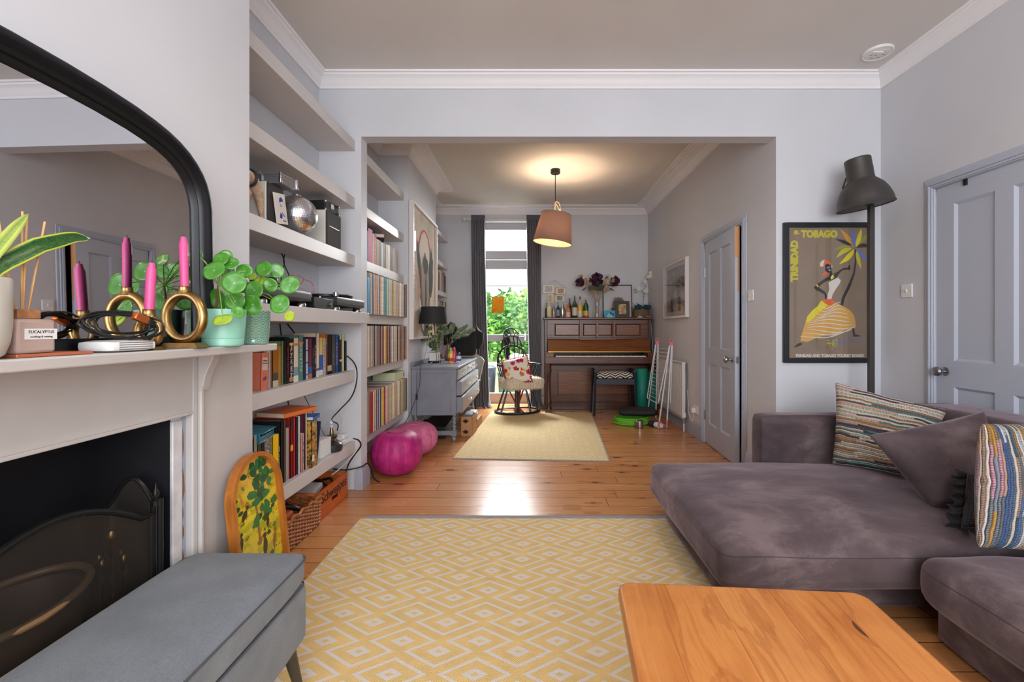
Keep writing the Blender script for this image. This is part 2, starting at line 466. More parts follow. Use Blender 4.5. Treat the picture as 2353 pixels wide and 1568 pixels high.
def architrave(name, X, y0, y1, zt, w=.068, t=.022):
    mb = MB()
    for a, bb, k in ((0, w, .45), (.008, w-.02, .75), (.022, w-.034, 1.0)):
        mb.box(X-t*k, y0-bb, 0, X, y0-a, zt+a).box(X-t*k, y1+a, 0, X, y1+bb, zt+a).box(X-t*k, y0-bb, zt+a, X, y1+bb, zt+bb)
    # jamb lining
    mb.box(X-.002, y0-.008, 0, X+.12, y0+.0, zt).box(X-.002, y1, 0, X+.12, y1+.008, zt).box(X-.002, y0, zt, X+.12, y1, zt+.008)
    mb.box(X+.055, y0, 0, X+.07, y0+.012, zt)
    return struct(mb, name, DOORP, bevel=.003)
architrave('trim_4', XR, DN0, DN1, DNZ); architrave('trim_5', XR2, DF0, DF1, DFZ)
def door_leaf(wd, ht, t=.038):
    # hinge edge at origin, leaf runs along -Y, room face towards -X
    st = .115; mb = MB(); mid = .095
    zr = [0, .20, .78, .93, ht-.115, ht]
    mb.box(0, -st, 0, t, 0, ht).box(0, -wd, 0, t, -wd+st, ht)
    for a, c in ((0, .20), (.78, .93), (ht-.115, ht)): mb.box(0, -wd+st, a, t, -st, c)
    mb.box(0, -wd/2-mid/2, .2, t, -wd/2+mid/2, .78).box(0, -wd/2-mid/2, .93, t, -wd/2+mid/2, ht-.115)
    for ya, yb in ((-wd+st, -wd/2-mid/2), (-wd/2+mid/2, -st)):
        for za, zb in ((.2, .78), (.93, ht-.115)):
            mb.box(.012, ya, za, t-.012, yb, zb)
            e = .014
            for q in (0,):
                # moulding ring, sloping
                o_ = [(ya, za), (yb, za), (yb, zb), (ya, zb)]; i_ = [(ya+e, za+e), (yb-e, za+e), (yb-e, zb-e), (ya+e, zb-e)]
                vs = [(.0005, p[0], p[1]) for p in o_]+[(.0115, p[0], p[1]) for p in i_]
                mb.add(vs, [(k, (k+1) % 4, 4+(k+1) % 4, 4+k) for k in range(4)])
    return mb
def knob(parent, x, y, z, side=-1, m=None):
    k = MB().lathe([(.026,0),(.026,.004),(.01,.008),(.009,.03),(.014,.034),(.025,.042),(.029,.052),(.025,.063),(.012,.069),(0,.07)], 20, 0, Tr(x, y, z) @ Ry(90*side))
    o = k.build('door_knob', m or STEEL, parent); return o
ld = MB()
o = door_leaf(DN1-DN0-.003, DNZ-.006); d1 = struct(o, 'door_1', DOORP); d1.location = (XR+.003, DN1-.0012, .005)
knob(d1, 0, -.06, .865)
MB().cbox(-.006, -.19, DNZ-.025, .01, .018, .035).build('coat_hook', BLACK, d1)
o = door_leaf(.772, DFZ-.01); d2 = struct(o, 'door_2', DOORP); d2.location = (XR2+.006, DF1-.004, .006); d2.rotation_euler = (0, 0, math.radians(-3.6))
knob(d2, 0, -.715, .858); knob(d2, .038, -.715, .858, 1)
MB().cbox(.019, -.7725, .858, .022, .002, .055).build('latch_plate', STEEL, d2)
MB().box(.002, -.7728, 1.70, .036, -.7722, 1.955).box(.022,-.7728,1.42,.036,-.7722,1.70).build('bare_wood_edge', mat((214,150,92), .6), d2)
for zz in (.22, 1.62): MB().cyl((-.004, -.004, zz), (-.004, -.004, zz+.09), .007).box(-.003, -.03, zz, 0, 0, zz+.09).build('hinge', STEEL, d2)
# ================================================================= left side of the front room
def AX(o, x, y, z=None):
    x = Vector(x).normalized(); y = Vector(y).normalized(); z = x.cross(y) if z is None else Vector(z)
    M = Matrix.Identity(4)
    for i, a in enumerate((x, y, z)):
        for j in range(3): M[j][i] = a[j]
    for j in range(3): M[j][3] = o[j]
    return M
ZS = [2.433, 2.033, 1.631, 1.230, .832, .338]
TH = .074
nm = ['topmost thick white shelf high in the alcove beside the chimney breast, empty', 'empty second white shelf from the top in the alcove beside the chimney breast',
      'white alcove shelf carrying the mirror ball and loudspeakers', 'deep white shelf carrying the two record decks', 'white shelf below the record decks holding a row of novels',
      'lowest white shelf of the front alcove holding large books and an oil lamp']
for i, z in enumerate(ZS):
    xf = -1.134 if i == 3 else XS
    one(MB().box(0, 0, -TH, xf-XL, D1-1.775, 0), 'alcove_shelf', SHELF, nm[i], 'shelf', (XL+.001, 1.774, z), group='thick shelves in the front alcove', bevel=.002)
nm2 = ['topmost white shelf of the back room alcove beyond the opening, empty', 'second white shelf of the back room alcove beyond the opening, empty', 'white shelf beyond the opening holding the row of art books with a magenta spine',
       'white shelf under the top row of records beyond the opening', 'white shelf under the middle row of records beyond the opening', 'lowest white shelf of the back room alcove, above the leather pouffes']
for i, z in enumerate(ZS):
    one(MB().box(0, 0, -TH, -1.238-XL, 4.398-D2-.002, 0), 'alcove_shelf', SHELF, nm2[i], 'shelf', (XL+.001, D2+.002, z), group='thick shelves in the back room alcove', bevel=.002)
nm3 = ['empty topmost shelf in the far alcove past the leaning artwork', 'second shelf in the far alcove past the leaning artwork, holding a dark frame', 'third shelf in the far alcove, holding upright books beside the artwork', 'fourth shelf in the far alcove, holding books beside the eucalyptus']
for i in range(4):
    one(MB().box(0, 0, -.06, -1.235-XL, YF-5.672, 0), 'alcove_shelf', SHELF, nm3[i], 'shelf', (XL+.001, 5.671, ZS[i]), group='thick shelves in the far alcove', bevel=.002)

# ---- fireplace surround
MZ = 1.070
fp = thing('fireplace', 'white painted timber fireplace with a black firebox and long mantel shelf', 'fireplace', (XB, 1.1, 0))
def fy(mb): return [(x-XB, y-1.1, z) for x, y, z in mb]
FPM = mat((188,183,180), .45, var=.015, name='mantel_paint')
def L(mb): mb.v = [(x-XB, y-1.1, z) for x, y, z in mb.v]; return mb
# mantel shelf with rounded far corner
xe, ye = -.905, 1.655
poly = [(XB+.001, .3), (xe, .3), (xe, ye-.05)]+[(xe-.05+.05*math.cos(a*PI/12), ye-.05+.05*math.sin(a*PI/12)) for a in range(1, 7)]+[(XB+.001, ye)]
L(MB().prism(poly, MZ-.024, MZ)).build('mantel_shelf', FPM, fp, bevel=.004)
L(MB().box(XB+.001, .42, FBZ+.002, XB+.0275, 1.4398, MZ-.024).box(XB+.001, .42, FBZ-.004, XB+.034, 1.43, FBZ+.006)).build('frieze', FPM, fp, bevel=.002)
pl = MB().box(XB+.001, 1.44, 0, XB+.028, 1.75, MZ-.024)
pl.box(XB+.028, 1.458, .0, XB+.042, 1.472, .925)
L(pl).build('pilaster', FPM, fp, bevel=.004)
L(MB().box(XB+.001, .45, 0, XB+.028, .79, MZ-.024)).build('pilaster', FPM, fp, bevel=.004)
cb = [(0, 0), (.05, 0), (.05, -.015), (.044, -.03), (.032, -.055), (.022, -.08), (.018, -.105), (.012, -.125), (.0, -.125)]
T = AX((XB+.028, 1.46, MZ-.024), (1,0,0), (0,0,1), (0,-1,0))
L(MB().prism(cb, -.035, 0, 0, T)).build('corbel', FPM, fp, bevel=.003)
L(MB().box(XB-.02, FB1-.002, 0, XB+.006, FB1+.035, FBZ-.02)).build('marble_slip', mat((206,204,206), .25, var=.05, vs=20), fp, bevel=.002)
ch = MB(); random.seed(4)
zz = .2
while zz < FBZ-.03:
    h = random.uniform(.03, .12); ww = random.uniform(.004, .010)
    ch.add([(XB+.0065, FB1+.035, zz), (XB+.0065, FB1+.035+ww, zz+h*.3), (XB+.0065, FB1+.035+ww*.8, zz+h*.7), (XB+.0065, FB1+.035, zz+h)], [(0,1,2,3)]); zz += h+random.uniform(.004, .03)
L(MB().box(XB+.001, FB1+.035, 0, XB+.006, FB1+.06, FBZ)).build('reveal_strip', mat((150,154,166), .5), fp)
L(ch).build('chipped_paint', mat((128,86,52), .8, name='bare_plaster'), fp)
FBM = mat((20,19,24), .55, var=.2, vs=5, name='firebox_black')
e = .004
L(MB().box(FBX, FB0, 0, FBX+e, FB1, FBZ).box(FBX, FB0, 0, XB-.003, FB0+e, FBZ).box(FBX, FB1-e, 0, XB-.003, FB1, FBZ).box(FBX, FB0, FBZ-e, XB-.003, FB1, FBZ).box(FBX, FB0, 0.0005, XB, FB1, .006)).build('firebox', FBM, fp)
one(MB().box(-.0, -.42, 0, .22, .42, .012), 'hearth_slab', mat((34,32,34), .3), 'dark stone hearth slab in front of the firebox', 'hearth', (XB+.055, 1.0, 0))

# ---- arched mirror
mir = thing('arched_mirror', 'large arched mirror with a moulded black frame leaning on the mantel shelf', 'mirror', (-1.032, .945, MZ+.0005), ry=-.8)
PTS = [(.500,0),(.500,.10),(.500,.25),(.500,.36),(.499,.420),(.494,.451),(.486,.479),(.475,.505),(.458,.530),(.434,.554),(.404,.576),(.368,.594),(.326,.608),(.28,.618),(.22,.627),(.133,.634),(.05,.637)]
A = PTS+[(-y, z) for y, z in PTS[::-1]]; n = len(A)
prof = [(0, 0), (0, .020), (.006, .030), (.014, .034), (.024, .033), (.030, .026), (.034, .024), (.040, .030), (.046, .026), (.050, .018), (.055, .020), (.062, .012), (.066, .006), (.068, 0)]
def inset(A, d):
    o = []
    for i, (y, z) in enumerate(A):
        p = A[max(i-1, 0)]; q = A[min(i+1, len(A)-1)]; ty, tz = q[0]-p[0], q[1]-p[1]; l = math.hypot(ty, tz)
        o.append((y-tz/l*d, z+ty/l*d))
    return o
k = len(prof); vs = []; fs = []
ins = [inset(A, u) for u, v in prof]
for i in range(n):
    for j, (u, v) in enumerate(prof): vs.append((v, ins[j][i][0], max(0, ins[j][i][1])))
for i in range(n-1):
    for j in range(k-1): fs.append((i*k+j, i*k+j+1, (i+1)*k+j+1, (i+1)*k+j))
mb = MB().add(vs, fs); mb.box(0, -.5, 0, .026, .5, .030)
mb.build('frame', mat((12,14,20), .4, name='black_lacquer', spec=.35), mir, sharp=60)
A2 = inset(A, .06); A2 = [(y, max(0, z)) for y, z in A2]
M = MatB('mirror_silver'); M.color((226,226,230)).set(metal=1.0, rough=.01)
MB().prism(A2, .004, .006, 0, AX((0,0,0),(0,1,0),(0,0,1))).build('mirror_glass', M.m, mir, flat=True)
MB().prism([(y, max(0,z)) for y, z in inset(A, .004)], .0003, .0035, 0, AX((0,0,0),(0,1,0),(0,0,1))).build('backing', DARK, mir, flat=True)

# ---- things on the mantel
ZM = MZ+.0006
pot = thing('snake_plant', 'snake plant in a smooth white pot at the near end of the mantel', 'plant', (-.942, .757, ZM))
MB().lathe([(0,0),(.034,0),(.044,.008),(.050,.03),(.053,.06),(.053,.138),(.051,.140),(.048,.128),(0,.128)], 28).build('pot', mat((192,189,180), .35), pot)
MB().lathe([(0,.127),(.049,.129)], 20, cap=False).build('soil', mat((52,36,26), .9, bump=.6), pot)
M = MatB('snake_leaf'); x, y, z = M.coord('UV')
ed = (x-.5).abs().gt(.40); st = M.noise(M.vec(x*2, y*14, 0.0), 3, 3)
M.color(M.mix(ed, M.ramp(st, [(.35, (16,56,20)), (.65, (44,96,34))]), (176,184,66))); M.set(rough=.35); SNK = M.m
M = MatB('snake_leaf_pale'); x, y, z = M.coord('UV')
ed = (x-.5).abs().lt(.2); st = M.noise(M.vec(x*2, y*14, 0.0), 3, 3)
M.color(M.mix(ed*st, (170,186,90), (84,126,54))); M.set(rough=.35); SNK2 = M.m
def blade(mb, pts, wmax, nrm, m=0):
    P = [Vector(p) for p in pts]; N = 10
    def at(t):
        q = t*(len(P)-1); i = min(int(q), len(P)-2); return P[i].lerp(P[i+1], q-i)
    def fn(u, v):
        c = at(v); t = (at(min(1, v+.02))-at(max(0, v-.02))).normalized(); s = t.cross(Vector(nrm)).normalized()
        w = wmax*(math.sin(PI*min(1, .15+v*.85))**.6)*(1 if v < .98 else .1)
        return c+s*(u-.5)*w+Vector(nrm)*(-.15*w*(1-(2*u-1)**2))
    mb.grid(fn, 4, 14, m)
l1 = MB(); blade(l1, [(.0,0,.11),(.01,.04,.165),(.015,.10,.21),(.01,.17,.24),(.005,.21,.243)], .030, (.85,-.5,.1))
l1.build('leaf', SNK, pot, solid=.0015)
l2 = MB(); blade(l2, [(.0,.0,.11),(.01,.03,.18),(.01,.065,.235),(.0,.095,.268)], .020, (.9,-.4,0)); blade(l2, [(-.02,-.03,.12),(-.02,-.03,.24),(-.01,-.02,.33)], .03, (.9,-.4,0))
l2.build('leaf', SNK2, pot, solid=.0015)
one(MB().box(-.035, -.032, 0, .035, .11, .006), 'copper_tray', mat((206,120,84), .35, .3), 'flat copper coloured tray under the reed diffuser', 'tray', (-.955, .845, ZM), bevel=.001)
rd = thing('reed_diffuser', 'square frosted glass reed diffuser with a cork stopper and tan reeds', 'diffuser', (-.955, .848, ZM+.0065))
g = MatB('frosted_glass'); g.color((206,180,170)).set(rough=.35, trans=.25)
MB().box(-.034,-.034,0,.034,.034,.064).build('bottle', g.m, rd, bevel=.006)
MB().box(-.02,-.02,.064,.02,.02,.082).build('cork_stopper', mat((168,116,78), .8, var=.2, vs=60), rd, bevel=.002)
mb = MB()
for a, l, ph in ((.03,.2,0),(-.05,.21,1),(.02,.215,2),(-.03,.19,3),(.07,.2,4),(-.06,.16,5)):
    mb.cyl((a*.1, a*.1, .07), (a*.25, a*.55-.01, .08+l*.86), .0018, 6)
mb.build('reeds', mat((205,160,108), .7), rd)
lb = MB().box(.0343,-.022,.026,.0352,.034,.046).build('paper_label', WHITE, rd)
T = AX((.0353, .006, .040), (0,1,0), (0,0,1)); text('EUCALYPTUS', .0075, BLACK, lb, T)
T = AX((.0353, .006, .031), (0,1,0), (0,0,1)); text('soothing & reviving', .005, BLACK, lb, T)

PINK = mat((206,78,138), .45, sss=.0, name='pink_wax')
def candle(loc, ln, tx, ty, label):
    t = thing('dinner_candle', label, 'candle', loc, rx=ty, ry=tx, group='pink dinner candles')
    r = .0105
    MB().lathe([(0,0),(r,.001),(r,ln-.02),(r*.72,ln-.012),(r*.62,ln-.002),(0,ln)], 16).build('wax', PINK, t)
    MB().cyl((0,0,ln-.003), (0,0,ln+.006), .0012, 6).build('wick', BLACK, t); return t
def ringholder(loc, rx, rz, tr, nk, plate, label, T=None):
    t = thing('candle_holder', label, 'candle holder', loc, group='brass ring candle holders')
    mb = MB(); zc = plate[2]+rz+tr*.6
    mb.tube([(rx*math.cos(a*PI/16), 0, zc+rz*math.sin(a*PI/16)) for a in range(32)], tr, 12, closed=True)
    mb.build('ring', BRASS, t)
    zt = zc+rz+tr*.5
    MB().lathe([(.018,zt-.006),(.0135,zt+.004),(.0125,zt+nk-.003),(.0135,zt+nk),(.011,zt+nk),(.0105,zt+nk-.012),(0,zt+nk-.012)], 18).build('candle_socket', BRASS, t)
    w, d, h = plate
    MB().add([(-w/2,-d/2,0),(w/2,-d/2,0),(w/2,d/2,0),(-w/2,d/2,0),(-w*.38,-d*.36,h),(w*.38,-d*.36,h),(w*.38,d*.36,h),(-w*.38,d*.36,h)], [(0,3,2,1),(4,5,6,7),(0,1,5,4),(1,2,6,5),(2,3,7,6),(3,0,4,7)]).build('base_plate', BRASS, t, bevel=.001)
    return zt+nk-.011
zt = ringholder((-.95, 1.245, ZM), .050, .062, .0125, .016, (.11,.055,.014), 'tall oval brass ring candle holder beside the potted pilea')
candle((-.95, 1.245, ZM+zt), .148, -1.2, 0, 'tall pink candle in the oval brass ring holder nearest the pilea')
zt = ringholder((-.946, 1.125, ZM), .026, .032, .0105, .016, (.06,.04,.008), 'small brass ring candle holder behind the coiled black cable')
candle((-.946, 1.125, ZM+zt), .128, 3, 0, 'shorter pink candle leaning slightly, above the coiled black cable')
rt = thing('white_hub', 'flat white ribbed plastic hub under the coiled cable', 'electronic device', (-.955, 1.052, ZM))
MB().soft(.085, .115, .026, .010, n=4, T=Tr(0,0,.013)).build('case', WHITE, rt)
mb = MB()
for q in range(4): mb.box(.0418,-.044,.005+q*.005,.0428,.044,.007+q*.005)
mb.build('vents', mat((120,120,124), .5), rt)
cc = thing('cable_coil', 'coiled black cable with a copper and black plug on the mantel', 'cable', (-.944, 1.05, ZM+.027))
mb = MB(); pts = []; N = 190
for i in range(N):
    t = i/N; a = t*2*PI*6.5+.5
    ru = .076*(1-.10*math.sin(a*.43)-.12*t); rv = .030*(1-.18*math.sin(a*.31+1))
    c_u = .012*math.sin(t*9); c_v = .004*math.sin(t*13)
    U = ru*math.cos(a)+c_u; V = rv*math.sin(a)+c_v
    pts.append((.30*U-.42*V+.004*math.sin(i*.15)+.010*(t-.5), .95*U, .0345+.92*V))
mb.tube(pts, .0023, 6).build('cable', CABLE, cc)
T = Tr(.012,.035,.050) @ Rz(-10) @ Rx(-25)
MB().box(-.008,-.018,-.009,.008,.016,.009,0,T).build('copper_sleeve', mat((196,104,56), .3, .7), cc, bevel=.003)
MB().box(-.007,.016,-.008,.007,.045,.007,0,T).build('plug', BLACK, cc, bevel=.002)

# pilea plants
M = MatB('pilea_leaf'); x, y, z = M.coord('UV'); n = M.noise(M.vec(x, y, 0.0), 2.5, 2)
r = ((x-.5)*(x-.5)+(y-.5)*(y-.5)).pw(.5)
M.color(M.mix(r.lt(.04)*.5, M.ramp(n, [(.3, (58,122,32)), (.7, (80,144,44))]), (190,220,150))); M.set(rough=.28, sss=.0)
PIL = M.m
PILL = mat((164,190,56), .35, name='young_leaf')
STEM = mat((126,168,70), .5, name='green_stem'); BARK = mat((84,52,36), .8, bump=.5, name='brown_bark')
def disc(mb, c, nrm, r, m=0, up=(0,0,1)):
    nrm = Vector(nrm).normalized(); u = nrm.orthogonal().normalized(); v = nrm.cross(u); c = Vector(c)
    rings = 4; seg = 18; vs = [c]; uvs = {}; uv = [(.5,.5)]
    for k in range(1, rings+1):
        for j in range(seg):
            a = 2*PI*j/seg; t = k/rings; rr = r*t*(1+.05*math.cos(a*2+c.x*40))
            vs.append(c+(u*math.cos(a)+v*math.sin(a))*rr+nrm*(.16*r*(t*t)*(.6+.4*math.sin(a*3+c.y*50))))
            uv.append((.5+.5*t*math.cos(a), .5+.5*t*math.sin(a)))
    fs = [(0, 1+j, 1+(j+1) % seg) for j in range(seg)]
    for k in range(1, rings):
        for j in range(seg):
            a = 1+(k-1)*seg; b2 = 1+k*seg; fs.append((a+j, b2+j, b2+(j+1) % seg, a+(j+1) % seg))
    mb.add(vs, fs, m, None, [[uv[i] for i in f] for f in fs])
def pilea(loc, leaves, crown, label, potf):
    t = thing('pilea_plant', label, 'plant', loc)
    o = Vector(loc); lm = MB(); sm = MB(); cr = Vector(crown)-o
    for (px, py, r, D, m, nx, nz) in leaves:
        c = WD(px, py, D)-o; n = Vector((nx, -1, nz))
        disc(lm, c, n, r*D/F, m)
        k = c.lerp(cr, .5)+Vector((0, 0, .012)); b = c-n.normalized()*.001
        sm.tube([cr, cr.lerp(k, .6), k, b.lerp(k, .3), b], .0013, 5)
    lm.build('leaves', [PIL, PILL], t, solid=.0006, sharp=180)
    sm.build('petioles', STEM, t)
    potf(t, cr)
    return t
MINT = mat((134,188,168), .4, name='mint_ceramic')
def pot1(t, cr):
    MB().lathe([(0,0),(.050,0),(.053,.004),(.054,.022),(.0535,.023),(.055,.024),(.061,.108),(.0605,.11),(.058,.108),(.056,.094),(0,.094)], 32).build('pot', MINT, t, sharp=30)
    MB().lathe([(0,.093),(.056,.095)], 20, cap=False).build('soil', mat((52,36,26), .9, bump=.6), t)
    MB().tube([(cr.x-.01,cr.y,.09),(cr.x-.006,cr.y,.12),cr], [.004,.0035,.003], 8).build('stem', BARK, t)
def c_(x, y): return x/3.361, 450+y/3.361
L1 = [(1498,407,14,1.42,0,-.2,.2),(1530,460,14,1.40,0,-.1,-.2),(1655,578,24,1.33,0,0,.35),(1708,490,17,1.38,0,.2,.5),(1742,470,15,1.43,0,.5,.2),(1785,525,16,1.40,0,.4,.4),(1810,675,27,1.32,0,.1,.1),
      (1890,582,17,1.43,0,.2,-.1),(1690,800,24,1.42,0,-.1,-.2),(1815,815,22,1.40,0,.2,-.1),(1720,962,20,1.29,1,.0,1.1),(1838,900,14,1.31,0,.9,.3),
      (1765,600,16,1.45,0,0,.2),(1580,640,14,1.44,0,-.6,.1)]
L1 = [c_(a, b)+(c, d, e, f, g) for a, b, c, d, e, f, g in L1]
pilea(tuple(Vector(WD(513, 797, 1.375))*Vector((1,1,0)).length*0+Vector((-.932, 1.375, ZM))), L1, WD(502, 655, 1.375), 'pilea with round leaves in a smooth mint green pot on the mantel', pot1)
def pot2(t, cr):
    M = MatB('embossed_green_glass'); x, y, z = M.coord('Object')
    an = y.op('ARCTAN2', x)*(14/(2*PI)); vv = z*44.0; row = vv.floor(); uu = (an+(row*.5).frac()).frac()-.5; fv = vv.frac()
    dd = (uu*uu*1.6+fv*fv).pw(.5); ln = (dd*3.2).frac(); ridge = ln.gt(.55)
    M.bump(ridge*1.0, .9, .004); M.color(M.mix(ridge*.55, (96,142,126), (176,206,184))).set(rough=.15, coat=.5)
    MB().lathe([(0,0),(.042,0),(.045,.004),(.046,.014),(.0455,.016),(.0475,.020),(.0515,.11),(.050,.112),(.047,.108),(.046,.095),(0,.095)], 36).build('pot', M.m, t, sharp=30)
    MB().lathe([(0,.094),(.046,.096)], 20, cap=False).build('soil', mat((52,36,26), .9, bump=.6), t)
    MB().tube([(0,0,.09),cr*.6+Vector((0,0,.04)),cr], [.004,.003,.003], 8).build('stem', BARK, t)
L2 = [(2040,568,20,1.50,0,-.1,.3),(2135,580,17,1.54,0,.5,.1),(1950,625,9,1.5,1,0,.3),(2238,690,21,1.46,0,.2,.1),(1963,730,22,1.44,0,0,.2),(2090,690,16,1.5,0,.3,-.1),(1950,840,25,1.42,0,-.1,0),
      (2163,838,22,1.42,0,.1,.1),(2235,930,12,1.44,1,1.6,-.2),(2010,660,14,1.52,1,.0,.7),(1880,700,16,1.56,0,-.3,.2)]
L2 = [c_(a, b)+(c, d, e, f, g) for a, b, c, d, e, f, g in L2]
pilea((-.945, 1.545, ZM), L2, WD(590, 672, 1.52), 'pilea in an embossed glassy green pot at the end of the mantel', pot2)

# ---- fireside pieces
MESH = MatB('spark_mesh'); nt_ = MESH.nt
tb = nt_.nodes.new('ShaderNodeBsdfTransparent'); mxs = nt_.nodes.new('ShaderNodeMixShader'); mxs.inputs[0].default_value = .58
MESH.color((44,39,34)).set(rough=.5); nt_.links.new(tb.outputs[0], mxs.inputs[1]); nt_.links.new(MESH.b.outputs[0], mxs.inputs[2]); nt_.links.new(mxs.outputs[0], MESH.out.inputs[0])
IRON = mat((44,42,42), .35, .7, name='dark_iron')
fs_ = thing('fire_screen', 'arched dark metal spark screen standing in front of the firebox', 'fire screen', (-1.085, 1.03, .0125))
A = [(-.27, .0), (-.27, .56)]+[(-.27+.54*i/16, .56+.115*math.sin(PI*i/16)) for i in range(1, 16)]+[(.27, .58), (.27, 0)]
MB().tube([(0, y, z) for y, z in A], .008, 8).tube([(0,-.27,.02),(0,.27,.02)], .007, 8).build('frame', IRON, fs_)
mb = MB(); mb.add([(0, y, z) for y, z in A], [tuple(range(len(A)))]); mb.build('mesh_panel', MESH.m, fs_, flat=True)
MB().cyl((.012,.285,0),(.012,.285,.62),.007,8).cyl((-.012,.29,0),(-.012,.29,.60),.007,8).lathe([(.012,.6),(.012,.615),(.005,.62),(.009,.635),(.003,.65),(.001,.665)], 10, 0, Tr(.0,.283,0)).build('corner_post', IRON, fs_)
W_ = [(-.01,.29,0),(-.01,.29,.60)]+[(-.01-.11*i/8, .29-.02*i/8, .60+.08*math.sin(PI*i/8)) for i in range(1,8)]+[(-.12,.26,.60),(-.12,.26,0)]
MB().tube(W_, .006, 8).build('side_wing', IRON, fs_)
mb = MB(); mb.add(W_, [tuple(range(len(W_)))]); mb.build('mesh_panel', MESH.m, fs_, flat=True)
lb = thing('log_basket', 'tall brown leather log basket behind the spark screen', 'basket', (-1.215, 1.01, .007))
S = Sc(.62, 1, 1)
MB().lathe([(.13,0),(.15,.02),(.19,.40),(.205,.47),(.19,.47),(.17,.38),(.13,.03),(0,.03)], 28, 0, S).build('body', mat((72,48,32), .5, var=.15), lb)
MB().tube([(.205*.62*math.cos(a*PI/16), .205*math.sin(a*PI/16), .472+.012*abs(math.sin(a*PI/16))) for a in range(32)], .009, 8, closed=True).build('rim', mat((120,92,62), .4), lb)
one(MB().cyl((0,-.16,0),(.01,.17,.02),.028,10), 'firewood_log', mat((140,110,76), .85, var=.2, vs=20), 'cut log lying in the leather basket', 'log', (-1.2, 1.0, .385))
ft = thing('fire_tool_set', 'slim brass handled fire tools hanging on a stand by the log basket', 'fire tools', (-1.20, 1.30, .007))
MB().lathe([(.045,0),(.045,.008),(.006,.02),(.006,.5),(.012,.51),(.016,.525),(.010,.54),(0,.545)], 14).build('stand', BRASS, ft)
for dx, dy in ((-.035,0),(.035,0),(0,.03),(0,-.03)):
    MB().lathe([(.003,.05),(.003,.40),(.008,.42),(.005,.44),(.010,.455),(.006,.47),(0,.475)], 10, 0, Tr(dx,dy,0)).build('tool', BRASS, ft)

# ---- upholstered storage bench
FAB = MatB('grey_woven_fabric'); x, y, z = FAB.coord('Object')
n = FAB.noise(FAB.co, 9, 4); wv = (x*(2*PI/.0016)).sin()*(y*(2*PI/.0016)).sin(); n2 = FAB.noise(FAB.vec(x*12, y*26, z*26), 12, 3)
FAB.color(FAB.ramp(n*.5+n2*.5, [(.3, (92,97,104)), (.7, (122,127,134))])); FAB.set(rough=.85, sheen=.15); FAB.bump(n2+wv*.3, .35, .002)
bn = thing('storage_bench', 'long grey upholstered storage bench on tapered dark legs in front of the fire', 'bench', (-.865, .72, 0))
MB().soft(.372, 1.362, .105, .035, bulge=.022, nz=.002, n=14, T=Tr(0,0,.395)).build('padded_lid', FAB.m, bn, sub=1)
MB().soft(.362, 1.35, .18, .022, nz=.002, n=10, T=Tr(0,0,.262)).build('body', FAB.m, bn)
def rr_path(hx, hy, r, z, n=6):
    P = []
    for cx, cy, a0 in ((hx-r,hy-r,0),(-hx+r,hy-r,90),(-hx+r,-hy+r,180),(hx-r,-hy+r,270)):
        P += [(cx+r*math.cos(math.radians(a0+90*i/n)), cy+r*math.sin(math.radians(a0+90*i/n)), z) for i in range(n+1)]
    return P
MB().tube(rr_path(.1835,.678,.036,.428), .0026, 6, closed=True).tube(rr_path(.1805,.674,.036,.352), .0026, 6, closed=True).build('piping', mat((70,73,80), .8), bn)
for sx in (-1, 1):
    for sy in (-1, 1): MB().cyl((sx*.145, sy*.625, .178), (sx*.165, sy*.660, .0102 if sx > 0 else 0), .019, 12, 0, .011).build('leg', mat((58,52,44), .4), bn)

# ---- bagatelle board leaning on the chimney breast
M = MatB('painted_forest_game'); x, y, z = M.coord('Object')   # y across, z up
n1 = M.noise(M.vec(x, y*6, z*5), 2.2, 4, .6); n2 = M.noise(M.vec(x, y*9+3.0, z*22), 1.6, 3)
c = M.ramp(n1, [(.3, (166,170,30)), (.5, (206,186,40)), (.65, (222,196,52)), (.8, (120,150,40))])
c = M.mix((n2-.52).gt(0.0)*.45, c, (110,128,34))
top = (z-.47)*6.0
c = M.mix((top+n1-.5).mx(0.0).mn(1.0), c, (220,160,66))
n3 = M.noise(M.vec(x, y, z), 26, 4); c = M.mix(n3.gt(.62)*.7, c, (64,78,34)); n4 = M.noise(M.vec(x+5.0, y, z), 17, 2); c = M.mix(n4.gt(.68)*.8, c, (188,112,40))
M.color(c).set(rough=.3, coat=.15); GAME = M.m
bg_ = thing('bagatelle_board', 'arched wooden bagatelle game board painted with a yellow and green forest scene', 'game board', (-.985, 1.690, .001), ry=-6)
def archpoly(hw, hb, ht, n=18): return [(hw, hb)]+[(hw*math.cos(PI*i/n), ht-hw+hw*math.sin(PI*i/n)) for i in range(n+1)]+[(-hw, hb)]
Pn = AX((0,0,0), (0,1,0), (0,0,1))
OAK = mat_wood('varnished_oak', (150,84,30), (186,116,48), 'z', .25)
mb = MB().prism(archpoly(.152,0,.662), 0, .008, 0, Pn)
o_ = archpoly(.152,0,.662); i_ = archpoly(.135,.018,.645); nn = len(o_)
for za, zb in ((.008,.030),):
    vs = [(p[0],p[1],za) for p in o_]+[(p[0],p[1],zb) for p in o_]+[(p[0],p[1],za) for p in i_]+[(p[0],p[1],zb) for p in i_]
    fs = []
    for i in range(nn):
        j = (i+1) % nn; fs += [(i,j,nn+j,nn+i),(2*nn+i,3*nn+i,3*nn+j,2*nn+j),(nn+i,nn+j,3*nn+j,3*nn+i)]
    mb.add(vs, fs, 0, Pn)
mb.build('wooden_rim', OAK, bg_, sharp=50)
mb = MB(); mb.prism(i_, .0082, .010, 0, Pn); pic = mb.build('painted_field', GAME, bg_, flat=True)
DG = mat((30,108,54), .2, coat=.5); DG2 = mat((24,74,40), .2, coat=.5); BR = mat((150,92,40), .3); DK = mat((66,48,26), .3); OR = mat((206,104,34), .3); GRY = mat((120,112,96), .3, .5)
